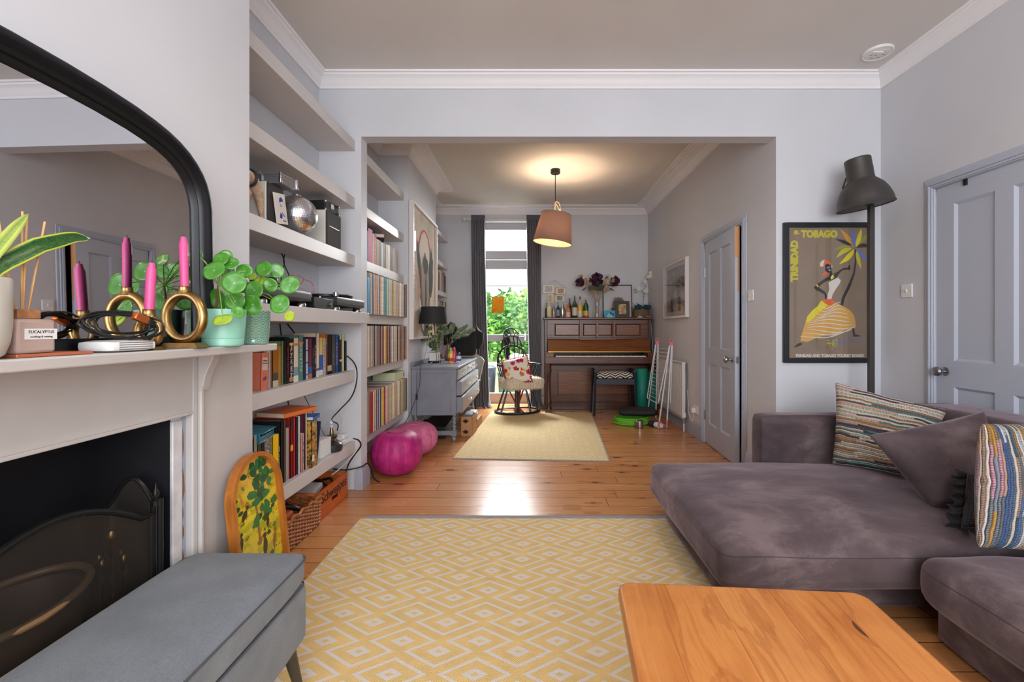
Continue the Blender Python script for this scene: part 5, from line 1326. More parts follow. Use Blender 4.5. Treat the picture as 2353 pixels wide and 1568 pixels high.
nh = thing('neighbour_house', 'pale rendered house beyond the garden fence', 'building', (-1.5, 19, -.06)); MB().box(-3.5,0,0,3.0,3,3.0).build('wall', mat((206,204,206), .8), nh); MB().add([(-3.7,-.2,3.0),(3.2,-.2,3.0),(3.2,1.5,4.1),(-3.7,1.5,4.1)], [(0,1,2,3)]).build('roof', mat((150,150,158), .8), nh); MB().box(-.6,-.02,1.2,.4,.0,2.3).build('window', mat((90,100,110), .1), nh)
def bin_(loc, r, h, c, label):
    t = thing('garden_bin', label, 'bin', loc, group='bins outside the garden door'); MB().lathe([(0,0),(r*.85,0),(r,h),(r*1.05,h),(r*1.05,h+.02)], 22).build('tub', mat(c, .5), t); MB().lathe([(r*1.06,h+.02),(r*.7,h+.05),(0,h+.06)], 22).build('lid', mat(tuple(int(q*.8) for q in c), .5), t)
bin_((-.78,7.75,-.06), .17,.50,(52,60,72),'dark grey lidded bin just outside the garden door'); bin_((-.42,7.70,-.06), .155,.42,(60,116,92),'green tub beside the dark grey bin'); bin_((-.80,7.32,-.06),.12,.36,(70,78,86),'small slate coloured tub nearest the garden door')
one(MB().soft(.75,.5,.7,.2,nz=.06,n=7,T=Tr(0,0,.3)), 'covered_seat', mat((216,218,222), .7), 'white covered garden seat behind the rocking chair', 'garden seat', (-.15,8.3,.0))
one(MB().box(-.12,-.12,0,.12,.12,.30).lathe([(.10,.3),(.13,.55),(0,.5)],14), 'planter', mat((196,170,140), .8), 'terracotta planter standing by the shrubs', 'planter', (-.72,8.4,.0-.06))
# ================================================================= rocking chair
BP = mat((30,30,34), .35, name='black_painted_wood')
rc = thing('windsor_chair', 'black spindle backed tub chair with stacked hoops and a ring base, sheepskin on its seat', 'chair', (-.19, 6.08, .0100), rz=22)
MB().lathe([(0,.395),(.19,.395),(.215,.405),(.22,.425),(.20,.43),(0,.425)], 30, 0, Sc(1.0,.95,1)).build('seat', BP, rc)
def ell(rx, ry, z, a0, a1, n=28): return [(rx*math.cos(math.radians(a0+(a1-a0)*i/n)), ry*math.sin(math.radians(a0+(a1-a0)*i/n)), z) for i in range(n+1)]
MB().tube([(.30*math.cos(2*PI*i/36), .24*math.sin(2*PI*i/36), .016) for i in range(36)], .016, 8, closed=True).build('ring_base', BP, rc)
for a in (35, 80, 145, 205, 250, 290, 325):
    c, s = math.cos(math.radians(a)), math.sin(math.radians(a)); MB().cyl((.15*c,.14*s,.40),(.29*c,.23*s,.02),.013,8).build('leg', BP, rc)
RP = mat((116,42,36), .4, name='red_brown_stain')
MB().lathe([(.05,.012),(.055,.035),(.03,.05),(.026,.2),(.03,.39)], 16).build('pedestal', RP, rc)
for a in (30, 150, 270): c, s = math.cos(math.radians(a)), math.sin(math.radians(a)); MB().cyl((.03*c,.03*s,.05),(.27*c,.22*s,.03),.011,8).cyl((.02*c,.02*s,.10),(.17*c,.15*s,.38),.010,8).build('strut', RP, rc)
MB().tube([(-.27,-.16,.635),(-.275,0,.635)]+ell(.27,.21,.635,180,0,20)+[(.275,0,.635),(.27,-.16,.635)], .014, 8).build('arm_rail', BP, rc)
for s in (-1, 1):
    MB().cyl((s*.20,-.10,.42),(s*.265,-.13,.63),.010,8).cyl((s*.205,-.03,.42),(s*.27,-.04,.63),.008,8).cyl((s*.20,.05,.42),(s*.265,.06,.63),.008,8).build('arm_spindles', BP, rc)
def hoop(w, z0, z1, y0, y1, r, nsp, zb):
    P = [(-w/2,y0,z0)]+[(-w/2*math.cos(PI*i/18), y0+(y1-y0)*math.sin(PI*i/18)**.8, z0+(z1-z0)*math.sin(PI*i/18)**.75) for i in range(1,18)]+[(w/2,y0,z0)]
    MB().tube(P, r, 8).build('hoop', BP, rc)
    for i in range(nsp):
        f = (i+1)/(nsp+1); x = -w/2*math.cos(PI*f); zt = z0+(z1-z0)*math.sin(PI*f)**.75; yt = y0+(y1-y0)*math.sin(PI*f)**.8
        if abs(x) > .02: MB().cyl((x*.75,.17,zb),(x,yt,zt),.007,6).build('spindle', BP, rc)
hoop(.44,.60,.875,.17,.24,.014,8,.42); hoop(.29,.84,1.01,.22,.27,.010,6,.86); hoop(.21,.98,1.115,.26,.29,.009,4,1.0)
Ps = AX((0,.245,0), (1,0,0), (0,.14,1))
MB().prism([(-.022,.42),(.022,.42),(.02,.70),(.026,.86),(.03,.90),(.052,.945),(.03,.99),(.02,1.03),(.018,1.11),(-.018,1.11),(-.02,1.03),(-.03,.99),(-.052,.945),(-.03,.90),(-.026,.86),(-.02,.70)], -.08, -.066, 0, Ps).build('splat', BP, rc)
MB().prism([(0,.915),(.026,.945),(0,.975),(-.026,.945)], -.0822, -.0802, 0, Ps).build('diamond_hole_patch', mat((190,200,196), .5), rc)  # splat is not pierced; added pale patch paints the light through its diamond hole
def fur(sx, sy, sz, T, seed, n=900):
    mb = MB().soft(sx, sy, sz, min(sz/2.1, .05), nz=.012, n=12, T=T, seed=seed, nzs=9); random.seed(seed)
    base_v = list(mb.v); c = Vector(T.to_translation())
    for i in range(n):
        p = Vector(random.choice(base_v))+Vector([random.gauss(0,.005) for _ in range(3)]); d = (p-c); d = Vector((d.x/sx, d.y/sy, d.z/sz)).normalized(); d = (d+Vector((random.gauss(0,.4), random.gauss(0,.4), random.gauss(-.25,.4)))).normalized()
        s = d.orthogonal().normalized()*.006; L_ = random.uniform(.008,.019); q = p+d*L_+Vector((0,0,-.006)); mb.add([p-s, p+s, q], [(0,1,2)])
    return mb
FUR = mat((212,198,176), .95, sheen=.4, name='sheepskin_wool')
sk = thing('sheepskin', 'shaggy cream sheepskin draped over the seat of the spindle backed chair', 'sheepskin', (-.165, 5.95, .415), rz=22)
fur(.50,.40,.15,Tr(.02,-.0,.0),3,2600).build('seat_fleece', FUR, sk, sharp=180); fur(.30,.10,.26,Tr(-.02,.19,.16) @ Rx(-10),5,600).build('back_fleece', FUR, sk, sharp=180)
def pillow(name, c, thick, m, label, loc=None, seed=0, nz=.006, pinch=.06, n=18, sag=0, cat='cushion', power=.5):
    # c: TL, TR, BR, BL world corners
    TL, TR, BR, BL = [Vector(q) for q in c]
    o = Vector(((TL.x+TR.x+BR.x+BL.x)/4, (TL.y+TR.y+BR.y+BL.y)/4, min(BL.z, BR.z)-.01)); N = (TR-TL).cross(BL-TL).normalized()
    t = thing(name, label, cat, tuple(o))
    def fn(sgn):
        def f(u, v):
            pu = .5+(u-.5)*(1-pinch*(1-(2*v-1)**2)*0); p = TL.lerp(TR, u).lerp(BL.lerp(BR, u), v)
            ctr = (TL+TR+BR+BL)/4; e = (1-(2*u-1)**2)*(1-(2*v-1)**2)
            q = max(1-(2*u-1)**2, 1-(2*v-1)**2)
            edge = ((1-(2*v-1)**2) if abs(2*u-1) > abs(2*v-1) else (1-(2*u-1)**2))*max(abs(2*u-1), abs(2*v-1))**4
            p = p.lerp(ctr, pinch*edge)
            w = NZ.noise_vector(Vector((u*3+seed, v*3, sgn)))
            return p+N*sgn*(thick/2*(e**power))+w*nz*(e**.3)-Vector(o)-Vector((0,0,sag*e))
        return f
    MB().grid(fn(-1), n, n, 0).grid(fn(1), n, n, 0).build('cover', m, t, sub=1, sharp=180)
    return t, o
M = MatB('animal_print_cotton'); u, v, z = M.coord('UV'); vv = M.vec(u, v, 0.0)
vn = M.nt.nodes.new('ShaderNodeTexVoronoi'); vn.inputs['Scale'].default_value = 4.6; M.nt.links.new(vv, vn.inputs['Vector'])
nn_ = M.noise(vv, 16, 2); d = E(M.nt, vn.outputs['Distance'])+(nn_-.5)*.5
sx = M.nt.nodes.new('ShaderNodeSeparateXYZ'); M.nt.links.new(vn.outputs['Color'], sx.inputs[0]); hue = M.ramp(E(M.nt, sx.outputs[0]), [(0,(206,110,44)),(.25,(196,50,40)),(.45,(120,74,44)),(.6,(232,180,50)),(.75,(50,80,160)),(.88,(196,60,110))], True)
M.color(M.mix(d.lt(.44), (228,222,210), M.mix(d.lt(.13), hue, (60,40,40)))).set(rough=.8)
pc, o = pillow('printed_cushion', [(-.39,5.90,.70),(-.055,5.86,.775),(.005,5.76,.45),(-.325,5.77,.435)], .12, M.m, 'square cushion printed with colourful animals and edged in red bobbles, on the spindle backed chair', pinch=.02)
rr = MB(); Cn = [Vector(q)-o for q in ((-.39,5.90,.70),(-.055,5.86,.775),(.005,5.76,.45),(-.325,5.77,.435))]
for a in range(4):
    for i in range(15): rr.sph(Cn[a].lerp(Cn[(a+1) % 4], i/15), .010, 8)
rr.build('bobble_trim', mat((176,30,36), .8), pc)

# ================================================================= piano
PW = mat_wood('dark_walnut', (66,34,20), (110,62,34), 'x', .32); PWV = mat_wood('dark_walnut_upright', (58,31,20), (94,52,30), 'z', .34); PWL = mat_wood('warm_walnut_panel', (92,50,24), (136,80,40), 'x', .3)
pn = thing('upright_piano', 'old dark walnut upright piano with a music desk and open keyboard', 'piano', (.915, 6.0, .001))
X = .735
def pb(*bx): 
    mb = MB()
    for b in bx: mb.box(*b)
    return mb
for s in (-1, 1): pb((s*X-(0 if s < 0 else .035), .30, 0, s*X+(.035 if s < 0 else 0), .66, 1.245)).build('side_panel', PWV, pn, bevel=.003)
pb((-X-.02,.265,1.245,X+.02,.665,1.272)).build('lid', PW, pn, bevel=.006)
pb((-X+.035,.62,.05,X-.035,.65,1.245)).build('back_board', PWV, pn)
up = pb((-X+.035,.325,.99,X-.035,.35,1.02),(-X+.035,.325,1.185,X-.035,.35,1.243),(-X+.035,.325,1.02,-X+.14,.35,1.185),(X-.14,.325,1.02,X-.035,.35,1.185),(-.25,.325,1.02,-.20,.35,1.185),(.20,.325,1.02,.25,.35,1.185)).build('upper_frame', PW, pn, bevel=.003)
for x0, x1 in ((-X+.14,-.25),(-.20,.20),(.25,X-.14)):
    p = pb((x0,.337,1.02,x1,.345,1.185)).build('inset_panel', PWL, pn)
    e = .014; mb = MB(); o_ = [(x0,1.02),(x1,1.02),(x1,1.185),(x0,1.185)]; i_ = [(x0+e,1.02+e),(x1-e,1.02+e),(x1-e,1.185-e),(x0+e,1.185-e)]
    mb.add([(a,.3245,b_) for a, b_ in o_]+[(a,.3365,b_) for a, b_ in i_], [(k,(k+1)%4,4+(k+1)%4,4+k) for k in range(4)]); mb.build('moulding', PW, pn)
md = pb((-.26,.26,.965,.24,.285,.985),(-.26,.30,1.225,.24,.32,1.243)).box(-.255,.283,.985,-.225,.30,1.23).box(-.025,.283,.985,.005,.30,1.23).box(.21,.283,.985,.24,.30,1.23).box(-.225,.286,1.185,.21,.298,1.20)
md.build('music_desk', mat_wood('mid_walnut', (96,54,34), (124,72,44), 'x', .35), pn, bevel=.002)
pb((-X+.035,.27,.975,X-.035,.33,.992)).build('ledge', PW, pn, bevel=.003)
fb = MB(); xa = X-.04
fb.add([(-xa,.285,.975),(xa,.285,.975),(xa,.17,.815),(-xa,.17,.815),(-xa,.30,.975),(xa,.30,.975),(xa,.19,.80),(-xa,.19,.80)], [(0,1,2,3),(4,7,6,5),(0,3,7,4),(1,5,6,2),(0,4,5,1),(3,2,6,7)])
fb.build('fallboard', PWL, pn); pb((-xa,.155,.80,xa,.185,.812)).build('brass_hinge', mat((176,132,60), .35, .8), pn)
pb((-X,.0,.655,X,.32,.715)).build('keybed', PW, pn, bevel=.004)
pb((-X,-.012,.662,X,.01,.745)).build('key_slip', PW, pn, bevel=.004)
for s in (-1, 1): pb((s*X-(0 if s < 0 else .115),.012,.715,s*X+(.115 if s < 0 else 0),.30,.80)).build('cheek_block', PW, pn, bevel=.008)
kw = 1.2/52; kme = None
for i in range(52):
    if kme is None: o = MB().box(.0006,0,0,kw-.0006,.15,.02).build('white_key', mat((226,220,208), .3), pn, bevel=0); kme = o.data
    else: o = bpy.data.objects.new('white_key', kme); COL.objects.link(o); o.parent = pn
    o.location = (-.60+i*kw, .022, .738)
bme = None
for i in range(52):
    if i % 7 in (1, 4) or i == 51: continue
    if bme is None: o = MB().box(-.005,0,0,.005,.09,.012).build('black_key', BLACK, pn); bme = o.data
    else: o = bpy.data.objects.new('black_key', bme); COL.objects.link(o); o.parent = pn
    o.location = (-.60+(i+1)*kw, .078, .7585)
pb((-X+.035,.335,.12,X-.035,.35,.60),).build('lower_board', PWV, pn)
x0, x1, za, zb = -.52, .52, .20, .54
pb((-X+.035,.320,.545,X-.035,.336,.61),(-X+.035,.320,.10,X-.035,.336,.195),(-X+.035,.320,.195,-.56,.336,.545),(.56,.320,.195,X-.035,.336,.545)).build('lower_frame', PW, pn, bevel=.003)
pb((-.545,.328,.21,.545,.3352,.53)).build('lower_panel', PWL, pn, bevel=.003)
pb((-X+.035,.31,0,X-.035,.36,.10)).build('plinth', PWV, pn, bevel=.003)
for s in (-1, 1):
    MB().lathe([(.035,.0),(.04,.05),(.03,.07),(.03,.10),(.04,.12),(.036,.16),(.028,.19),(.024,.45),(.032,.52),(.04,.56),(.03,.60),(.045,.655)], 16, 0, Tr(s*(X-.045),.07,0)).box(s*(X-.045)-.045,.02,0,s*(X-.045)+.045,.30,.045).build('front_leg', PWV, pn)
for x in (-.04,.04): MB().box(x-.015,.24,.035,x+.015,.33,.045).build('pedal', mat((150,116,60), .35, .8), pn, bevel=.003)

# things on the piano
ZP = 1.2736
def onp(cx, by=None): return (1230+cx/8.114-1222)*6.42/F
gB = 'bottles on top of the piano'
def wine(cx, w, top, c, label, parts=(), neck=.3, y=6.42, cm=None):
    r = w/8.114*y/F/2; h = (975-top)/8.114*y/F; 
    pr = [(0,0),(r*.95,0),(r,.006),(r,h*.58),(r*.75,h*.66),(r*.34,h*.74),(r*neck,h*.80),(r*neck,h)]
    pp = []
    for nme, a, b_, cc_ in parts:
        rr_ = (r if b_ <= .58 else r*neck)*1.02+.0006; pp.append((nme, [(rr_,h*a),(rr_,h*b_)], cc_))
    return bottle('spirit_bottle', pr, c, ((1230+cx/8.114-1222)*y/F, y, ZP), label, pp, gB, cm=cm, n=16)
BOTG = mat((44,64,30), .08, coat=.6, name='green_bottle_glass')
wine(215,62,700,(24,26,24),'small black bottle at the far left end of the piano', [], y=6.50)
wine(258,84,560,(190,196,176),'clear liqueur bottle with a cream label at the left of the piano', [('label',.06,.50,(216,212,150)),('cap',.84,1.0,(150,190,70))], y=6.39)
wine(345,58,700,(160,158,156),'slim silver bottle with small red marks', [('label',.05,.3,(196,150,140))], neck=.5, cm=STEEL)
wine(425,70,680,(36,52,56),'dark teal bottle between the silver bottle and the shaker', [('label',.12,.5,(120,140,150))])
sh = thing('cocktail_shaker', 'polished steel cocktail shaker standing among the bottles', 'cocktail shaker', (onp(507), 6.41, ZP)); r = .033
MB().lathe([(0,0),(r*.75,0),(r*.8,.01),(r*1.05,.10),(r*1.0,.125),(r*.7,.145)], 20).build('tumbler', CHROME, sh); MB().lathe([(r*.72,.145),(r*.6,.165),(r*.5,.18),(r*.45,.195),(r*.2,.203),(0,.204)], 18).build('cap', CHROME, sh)
wine(640,84,610,(58,34,20),'tall brown bottle behind the orange liqueur', [('cap',.86,1.0,(120,70,40))], y=6.50)
wine(612,92,722,(206,120,60),'short orange liqueur bottle with a slanted yellow label', [('label',.05,.56,(226,190,170)),('sash',.40,.58,(232,160,30)),('cap',.76,1.0,(206,80,30))])
wine(735,98,562,(72,70,30),'green wine bottle with a cream label', [('label',.10,.46,(206,202,188))], neck=.27, cm=BOTG)
wine(835,98,582,(190,180,160),'clear rum bottle with a yellow and red label', [('label',.05,.30,(206,196,180)),('banner',.32,.56,(222,170,50)),('cap',.86,1.0,(150,40,36))], neck=.32)
wine(945,100,592,(40,80,40),'green and brown liqueur bottle with a red and yellow label', [('label',.10,.34,(216,180,70)),('foot_label',.0,.09,(176,50,36)),('seal',.72,.80,(176,40,36)),('cap',.88,1.0,(206,170,110))], neck=.3)
gs_ = thing('gold_photo_frames', 'cluster of four small gold photo frames hanging on a wire above the bottles', 'photo frame', (.235, 6.665, 1.42))
GOLD = mat((150,128,80), .45, .5, name='pale_gold')
for cx, cy, w_, h_, c in ((250,440,236,178,(150,150,150)),(475,480,196,138,(140,100,50)),(285,615,136,176,(170,130,100)),(455,615,192,138,(96,92,86))):
    X_ = onp(cx)*6.66/6.42-.235; Z_ = H-(610+cy/8.114-755)*6.66/F-1.42; a = w_/8.114*6.66/F/2; b_ = h_/8.114*6.66/F/2
    f_ = MB().box(X_-a,-.008,Z_-b_,X_+a,0,Z_-b_+.008).box(X_-a,-.008,Z_+b_-.008,X_+a,0,Z_+b_).box(X_-a,-.008,Z_-b_,X_-a+.008,0,Z_+b_).box(X_+a-.008,-.008,Z_-b_,X_+a,0,Z_+b_).build('frame', GOLD, gs_)
    MB().box(X_-a+.008,-.003,Z_-b_+.008,X_+a-.008,0,Z_+b_-.008).build('mount', mat((222,218,208), .5), gs_); MB().box(X_-a*.55,-.005,Z_-b_*.62,X_+a*.55,-.0032,Z_+b_*.62).build('photo', mat(c, .4, var=.35, vs=40), gs_)
Zt = H-(610+275/8.114-755)*6.66/F-1.42
MB().tube([(onp(262)*1.037-.235,-.003,Zt-.055),(onp(345)*1.037-.235,-.003,Zt),(onp(540)*1.037-.235,-.003,Zt-.095)], .0015, 5).build('hanging_wire', mat((90,80,70), .5), gs_)
va = thing('flower_vase', 'flared clear glass vase on the piano top', 'vase', (onp(1150), 6.43, ZP))
MB().lathe([(0,.004),(.066,.004),(.068,.02),(.052,.12),(.045,.20),(.052,.27),(.075,.33)], 28, cap=False).lathe([(0,0),(.068,0),(.068,.004)], 28).build('glass', GLASS, va)
fl = thing('dried_flowers', 'dried bouquet of dark purple hydrangeas and straw coloured blooms in the glass vase', 'flowers', (onp(1150), 6.43, ZP+.012))
PU = mat((66,28,52), .8, var=.3, vs=40, name='dark_purple_petals'); ST = mat((196,156,110), .8, var=.2, vs=40, name='straw_petals'); GLF = mat((70,80,66), .7, var=.2, vs=20, name='dusty_leaf'); RST = mat((160,92,50), .8, name='rust_thistle')
sm = MB(); random.seed(12)
heads = []
def head(cx, cy, r, kind, dy=0):
    y = 6.43+dy; return (Vector(((1230+cx/8.114-1222)*y/F, y, H-(610+cy/8.114-755)*y/F))-Vector((onp(1150), 6.43, ZP+.012)), r/8.114*y/F, kind)
for hd_ in (head(1145,270,125,0,-.05), head(835,320,88,0,.0), head(1480,300,98,0,.02), head(850,215,50,1,.02), head(935,280,52,1,-.03), head(1335,225,62,2,.02), head(1440,275,55,1,-.04), head(985,330,50,1,.04), head(1310,340,60,1,.0), head(1350,450,50,1,-.02), head(1080,500,50,1,-.03), head(1190,500,48,1,.02)):
    heads.append(hd_); c, r, k = hd_; sm.tube([(random.gauss(0,.02), random.gauss(0,.02), .0), (c.x*.15, c.y*.3, .25), tuple(c)], .002, 5)
sm.build('stems', mat((170,134,92), .8), fl)
for c, r, k in heads:
    mb = MB()
    for i in range(90 if k == 0 else 34):
        d = Vector((random.gauss(0,1), random.gauss(0,1), random.gauss(0,1))).normalized()
        if k == 2: mb.add([c, c+d*r+Vector((0,0,.003)), c+d*r], [(0,1,2)]); mb.cyl(c, c+d*r, .0015, 4)
        else: disc(mb, c+d*r*random.uniform(.6, .95), d+Vector((random.gauss(0,.4), random.gauss(0,.4), random.gauss(0,.4))), r*.26)
    mb.build('bloom', (PU, ST, RST)[k], fl, sharp=180)
lm = MB()
for cx, cy, r in ((1040,430,60),(1200,430,62),(1120,410,60),(1250,400,40)): c = head(cx, cy, r, 0, -.03); disc(lm, c[0], (random.gauss(0,.3), -1, .2), c[1])
for (a, b_) in (((980,400),(850,480)),((1350,420),(1490,480))):
    p = head(a[0], a[1], 1, 0)[0]; q = head(b_[0], b_[1], 1, 0)[0]; m_ = (p+q)/2; lm.add([p, m_+Vector((0,0,.016)), q, m_-Vector((0,0,.012))], [(0,1,2,3)])
lm.build('leaves', GLF, fl, solid=.0008, sharp=180)
bp = thing('leaning_picture', 'large thin black framed print leaning on the wall behind the piano ornaments', 'picture frame', (onp(1285)+.01, 6.60, ZP), rx=-5)
w_, h_ = .425, .485
MB().box(0,-.015,0,.012,0,h_).box(w_-.012,-.015,0,w_,0,h_).box(.012,-.015,0,w_-.012,0,.012).box(.012,-.015,h_-.012,w_-.012,0,h_).build('frame', BLACK, bp)
MB().box(.012,-.006,.012,w_-.012,-.002,h_-.012).build('print', mat((200,194,196), .4), bp)
mb = MB(); Pp = AX((0,-.0065,0), (1,0,0), (0,0,1)); random.seed(6)
for i in range(16):
    cx = random.choice([.16,.29])+random.gauss(0,.02); cy = .27+random.gauss(0,.022); mb.add([(cx,cy,0),(cx+.012,cy+.004,0),(cx+.006,cy+.013,0)], [(0,1,2)], 0, Pp)
mb.build('red_marks', mat((206,110,80), .6), bp, flat=True)
pf = thing('photo_frame', 'dark brown wooden frame with a small family photograph on the piano', 'photo frame', (onp(1612), 6.36, ZP), rx=-8)
MB().box(-.10,-.01,0,.10,.01,.235).build('frame', mat((58,40,34), .4), pf, bevel=.004); MB().box(-.052,-.0125,.05,.052,-.0102,.19).build('photo', mat((150,140,90), .3, var=.5, vs=28), pf)
MB().add([(-.02,-.013,.06),(.03,-.013,.06),(.025,-.013,.13),(.0,-.013,.15),(-.025,-.013,.12)], [(0,1,2,3,4)]).build('figures', mat((186,120,110), .4), pf, flat=True)
rb = thing('rainbow_ornament', 'grey ribbed arch ornament behind the brown photo frame', 'ornament', (onp(1575), 6.50, ZP))
mb = MB()
for i in range(5): mb.tube([(( .078-i*.013)*math.cos(PI*a/14), -.0, .20+(.078-i*.013)*1.15*math.sin(PI*a/14)) for a in range(15)], .0062, 6)
mb.box(-.085,-.006,0,.085,.006,.20); mb.build('arches', mat((110,112,116), .6), rb)
mb = MB(); 
for s in (-1,1): mb.cyl((s*.045,0,.27),(s*.05,0,.305),.006,6,0,.001)
mb.build('ears', mat((110,112,116), .6), rb)
cr_ = MB().box(-.011,-.005,0,.011,.005,.11).box(-.024,-.005,.12,.024,.005,.14).sph((0,0,.118),.012,8)
one(cr_, 'dark_figurine', DARK, 'small dark figurine between the flower vase and the brown frame', 'figurine', (onp(1452), 6.45, ZP))
po = thing('beach_postcard', 'bright blue seaside postcard propped at the foot of the brown frame', 'postcard', (onp(1272), 6.33, ZP), rx=-14)
MB().box(0,0,0,.152,.001,.104).build('card', mat((70,150,196), .4), po); MB().box(.035,-.001,.0,.12,-.0002,.035).box(.05,-.0012,.035,.10,-.0002,.06).build('printed_scene', mat((110,206,206), .4), po); MB().box(.08,-.0016,.045,.10,-.0014,.08).box(.105,-.0016,.03,.13,-.0014,.06).build('figures', mat((60,36,60), .4), po)
sg = thing('glass_globe', 'small glass globe with a gold figure on a pale base', 'ornament', (onp(1925), 6.34, ZP))
MB().lathe([(0,0),(.04,0),(.04,.012),(.02,.016),(0,.016)], 20).build('base', WHITE, sg); MB().sph((0,0,.055),.040,20).build('globe', GLASS, sg); MB().lathe([(.012,.018),(.014,.04),(.006,.06),(.010,.07),(0,.08)], 10).build('gold_figure', BRASS, sg)
ob = thing('woven_basket_planter', 'woven seagrass basket with teal pompoms at the right end of the piano', 'basket', (onp(1988), 6.47, ZP))
M = MatB('seagrass'); x, y, z = M.coord('Object'); M.color((132,106,82)).set(rough=.9); M.bump((z*520.0).sin()*((x+y)*300.0).sin(), .9, .004)
MB().lathe([(0,0),(.095,0),(.112,.03),(.118,.08),(.108,.135),(.102,.135),(.108,.08),(.09,.02),(0,.02)], 28).build('body', M.m, ob)
for s in (-1, 1): MB().tube([(s*.10,0,.12),(s*.135,0,.18),(s*.13,0,.225),(s*.095,0,.18),(s*.085,0,.13)], .005, 6).build('handle', mat((150,118,84), .9), ob)
for x in (-.085,-.04,.035,.085):
    mb = MB(); random.seed(int(x*1000)); c = Vector((x,-.105,.145)); mb.sph(c,.032,10)
    for i in range(120):
        d = Vector((random.gauss(0,1), random.gauss(0,1), random.gauss(0,1))).normalized(); s_ = d.orthogonal()*.002; mb.add([c+d*.028-s_, c+d*.028+s_, c+d*.042], [(0,1,2)])
    mb.build('pompom', mat((14,62,74), .9), ob, sharp=180)
oc = thing('orchid', 'white orchid with two arching stems growing out of the woven basket', 'plant', (onp(1985), 6.49, ZP+.022))
def op(cx, cy): return Vector(((1230+cx/8.114-1222)*6.49/F-onp(1985), 0, H-(610+cy/8.114-755)*6.49/F-ZP-.022))
MB().tube([(0,0,.02), op(2010,700), op(2030,540), op(2050,400), op(2075,280), op(2130,190)], .003, 6).tube([op(2020,600), op(2000,490), op(1930,450), op(1850,465)], .002, 6).build('stem', mat((84,66,50), .7), oc)
OW = mat((222,216,204), .6, sheen=.2, name='orchid_petal'); random.seed(16)
for cx, cy, r in ((2145,150,34),(2110,215,32),(2040,300,28),(2060,475,40),(1925,440,30),(2150,215,26),(2055,350,20),(2165,185,26)):
    c = op(cx, cy)+Vector((0,-.02,0)); rr_ = r/8.114*6.49/F; mb = MB()
    for k in range(5): a = 2*PI*k/5+random.random(); disc(mb, c+Vector((math.cos(a)*rr_*.6, -.003*k, math.sin(a)*rr_*.6)), (math.cos(a)*.3,-1,math.sin(a)*.3), rr_*.6)
    mb.build('flower', OW, oc, sharp=180)
    MB().sph(c+Vector((0,-.014,0)), rr_*.22, 8).build('flower_centre', mat((196,150,60), .6), oc)
lm = MB(); 
for a, b_ in (((1960,800),(1870,690)),((2010,800),(2110,740))): p = op(*a); q = op(*b_); m_ = (p+q)/2+Vector((0,-.01,.02)); lm.add([p-Vector((.015,0,0)), m_-Vector((.02,0,-.01)), q, m_+Vector((.02,0,-.008)), p+Vector((.015,0,0))], [(0,1,2,3,4)])
lm.build('leaves', mat((50,76,50), .5), oc, solid=.001)
for i, (cx, cy) in enumerate(((1845,455),(1860,500),(1885,505))): MB().sph(op(cx, cy), .009, 8).build('bud', mat((120,130,90), .6), oc)
cable('white_flex', [(onp(2000),6.40,ZP+.004),(onp(2090),6.37,ZP+.02),(1.665,6.40,ZP+.003),(1.680,6.42,1.20),(1.686,6.40,1.05),(1.688,6.38,.95),(1.69,6.36,.80)], .003, 'white flex trailing off the right end of the piano', WHITE)

# piano stool
NV = mat((38,42,54), .45, name='navy_paint')
stl = thing('piano_stool', 'navy painted piano stool with low side rails and a zigzag seat pad', 'stool', (1.068, 5.975, .001))
for sx in (-1, 1):
    for sy in (-1, 1): MB().cyl((sx*.25, sy*.14, .58), (sx*.272, sy*.152, 0), .017, 4, 0, .015).build('leg', NV, stl)
    MB().cyl((sx*.252,-.165,.578),(sx*.252,.165,.578),.016,12).build('hand_rail', NV, stl)
MB().box(-.245,-.15,.40,.245,.15,.475).build('seat_box', NV, stl, bevel=.003)
M = MatB('zigzag_fabric'); x, y, z = M.coord('Object')
zg = ((x*(1/.13)).frac()-.5).abs()*2.0; s_ = ((z*30.0+y*8.0+zg*1.1)*1.0).frac(); M.color(M.mix(s_.gt(.5), (36,30,32), (216,208,198))).set(rough=.9)
MB().soft(.47,.29,.075,.03,bulge=.02,n=8,T=Tr(0,0,.5125)).build('seat_pad', M.m, stl)

# mats, airer, hose and bits by the radiator
TE = mat((8,124,108), .6, name='teal_foam')
def ymat(x, y, r, h, label):
    t = thing('exercise_mat', label, 'exercise mat', (x, y, .001), group='rolled exercise mats'); n = 110; P = [(.012+(r-.014)*i/n)*1.0 for i in range(n+1)]
    vs = []; fs = []; T5 = 6.5
    for i in range(n+1):
        a = 2*PI*T5*i/n; vs += [(P[i]*math.cos(a), P[i]*math.sin(a), 0), (P[i]*math.cos(a), P[i]*math.sin(a), h)]
    fs = [(2*i, 2*i+2, 2*i+3, 2*i+1) for i in range(n)]
    MB().add(vs, fs).build('rolled_sheet', TE, t, solid=.006, sharp=180); return t
ymat(1.425, 5.90, .078, .60, 'tall rolled teal exercise mat beside the piano stool'); ymat(1.568, 5.925, .060, .56, 'second teal exercise mat, behind the clothes airer')
AW_ = mat((214,212,216), .35, name='white_coated_wire'); PK = mat((206,110,116), .45, name='pink_plastic')
ar = thing('clothes_airer', 'folded white wire clothes airer with pink feet leaning by the radiator', 'clothes airer', (1.46, 5.4, .001))
def A_(px, py, D): return WD(px, py, D)-Vector((1.46, 5.4, .001))
nT, fT = A_(1541,790,5.12), A_(1509,788,5.55)
n1, f1 = A_(1513,984,5.07), A_(1487,955,5.70); n2_, f2 = A_(1532,984,5.10), A_(1507,962,5.62)
n1.z = f1.z = n2_.z = f2.z = .012
MB().tube([nT+Vector((-.006,0,0)), n1.lerp(nT,.04), n1, f1, f1.lerp(fT,.04), fT+Vector((-.006,0,0))], .0075, 8).build('leg_frame', AW_, ar)
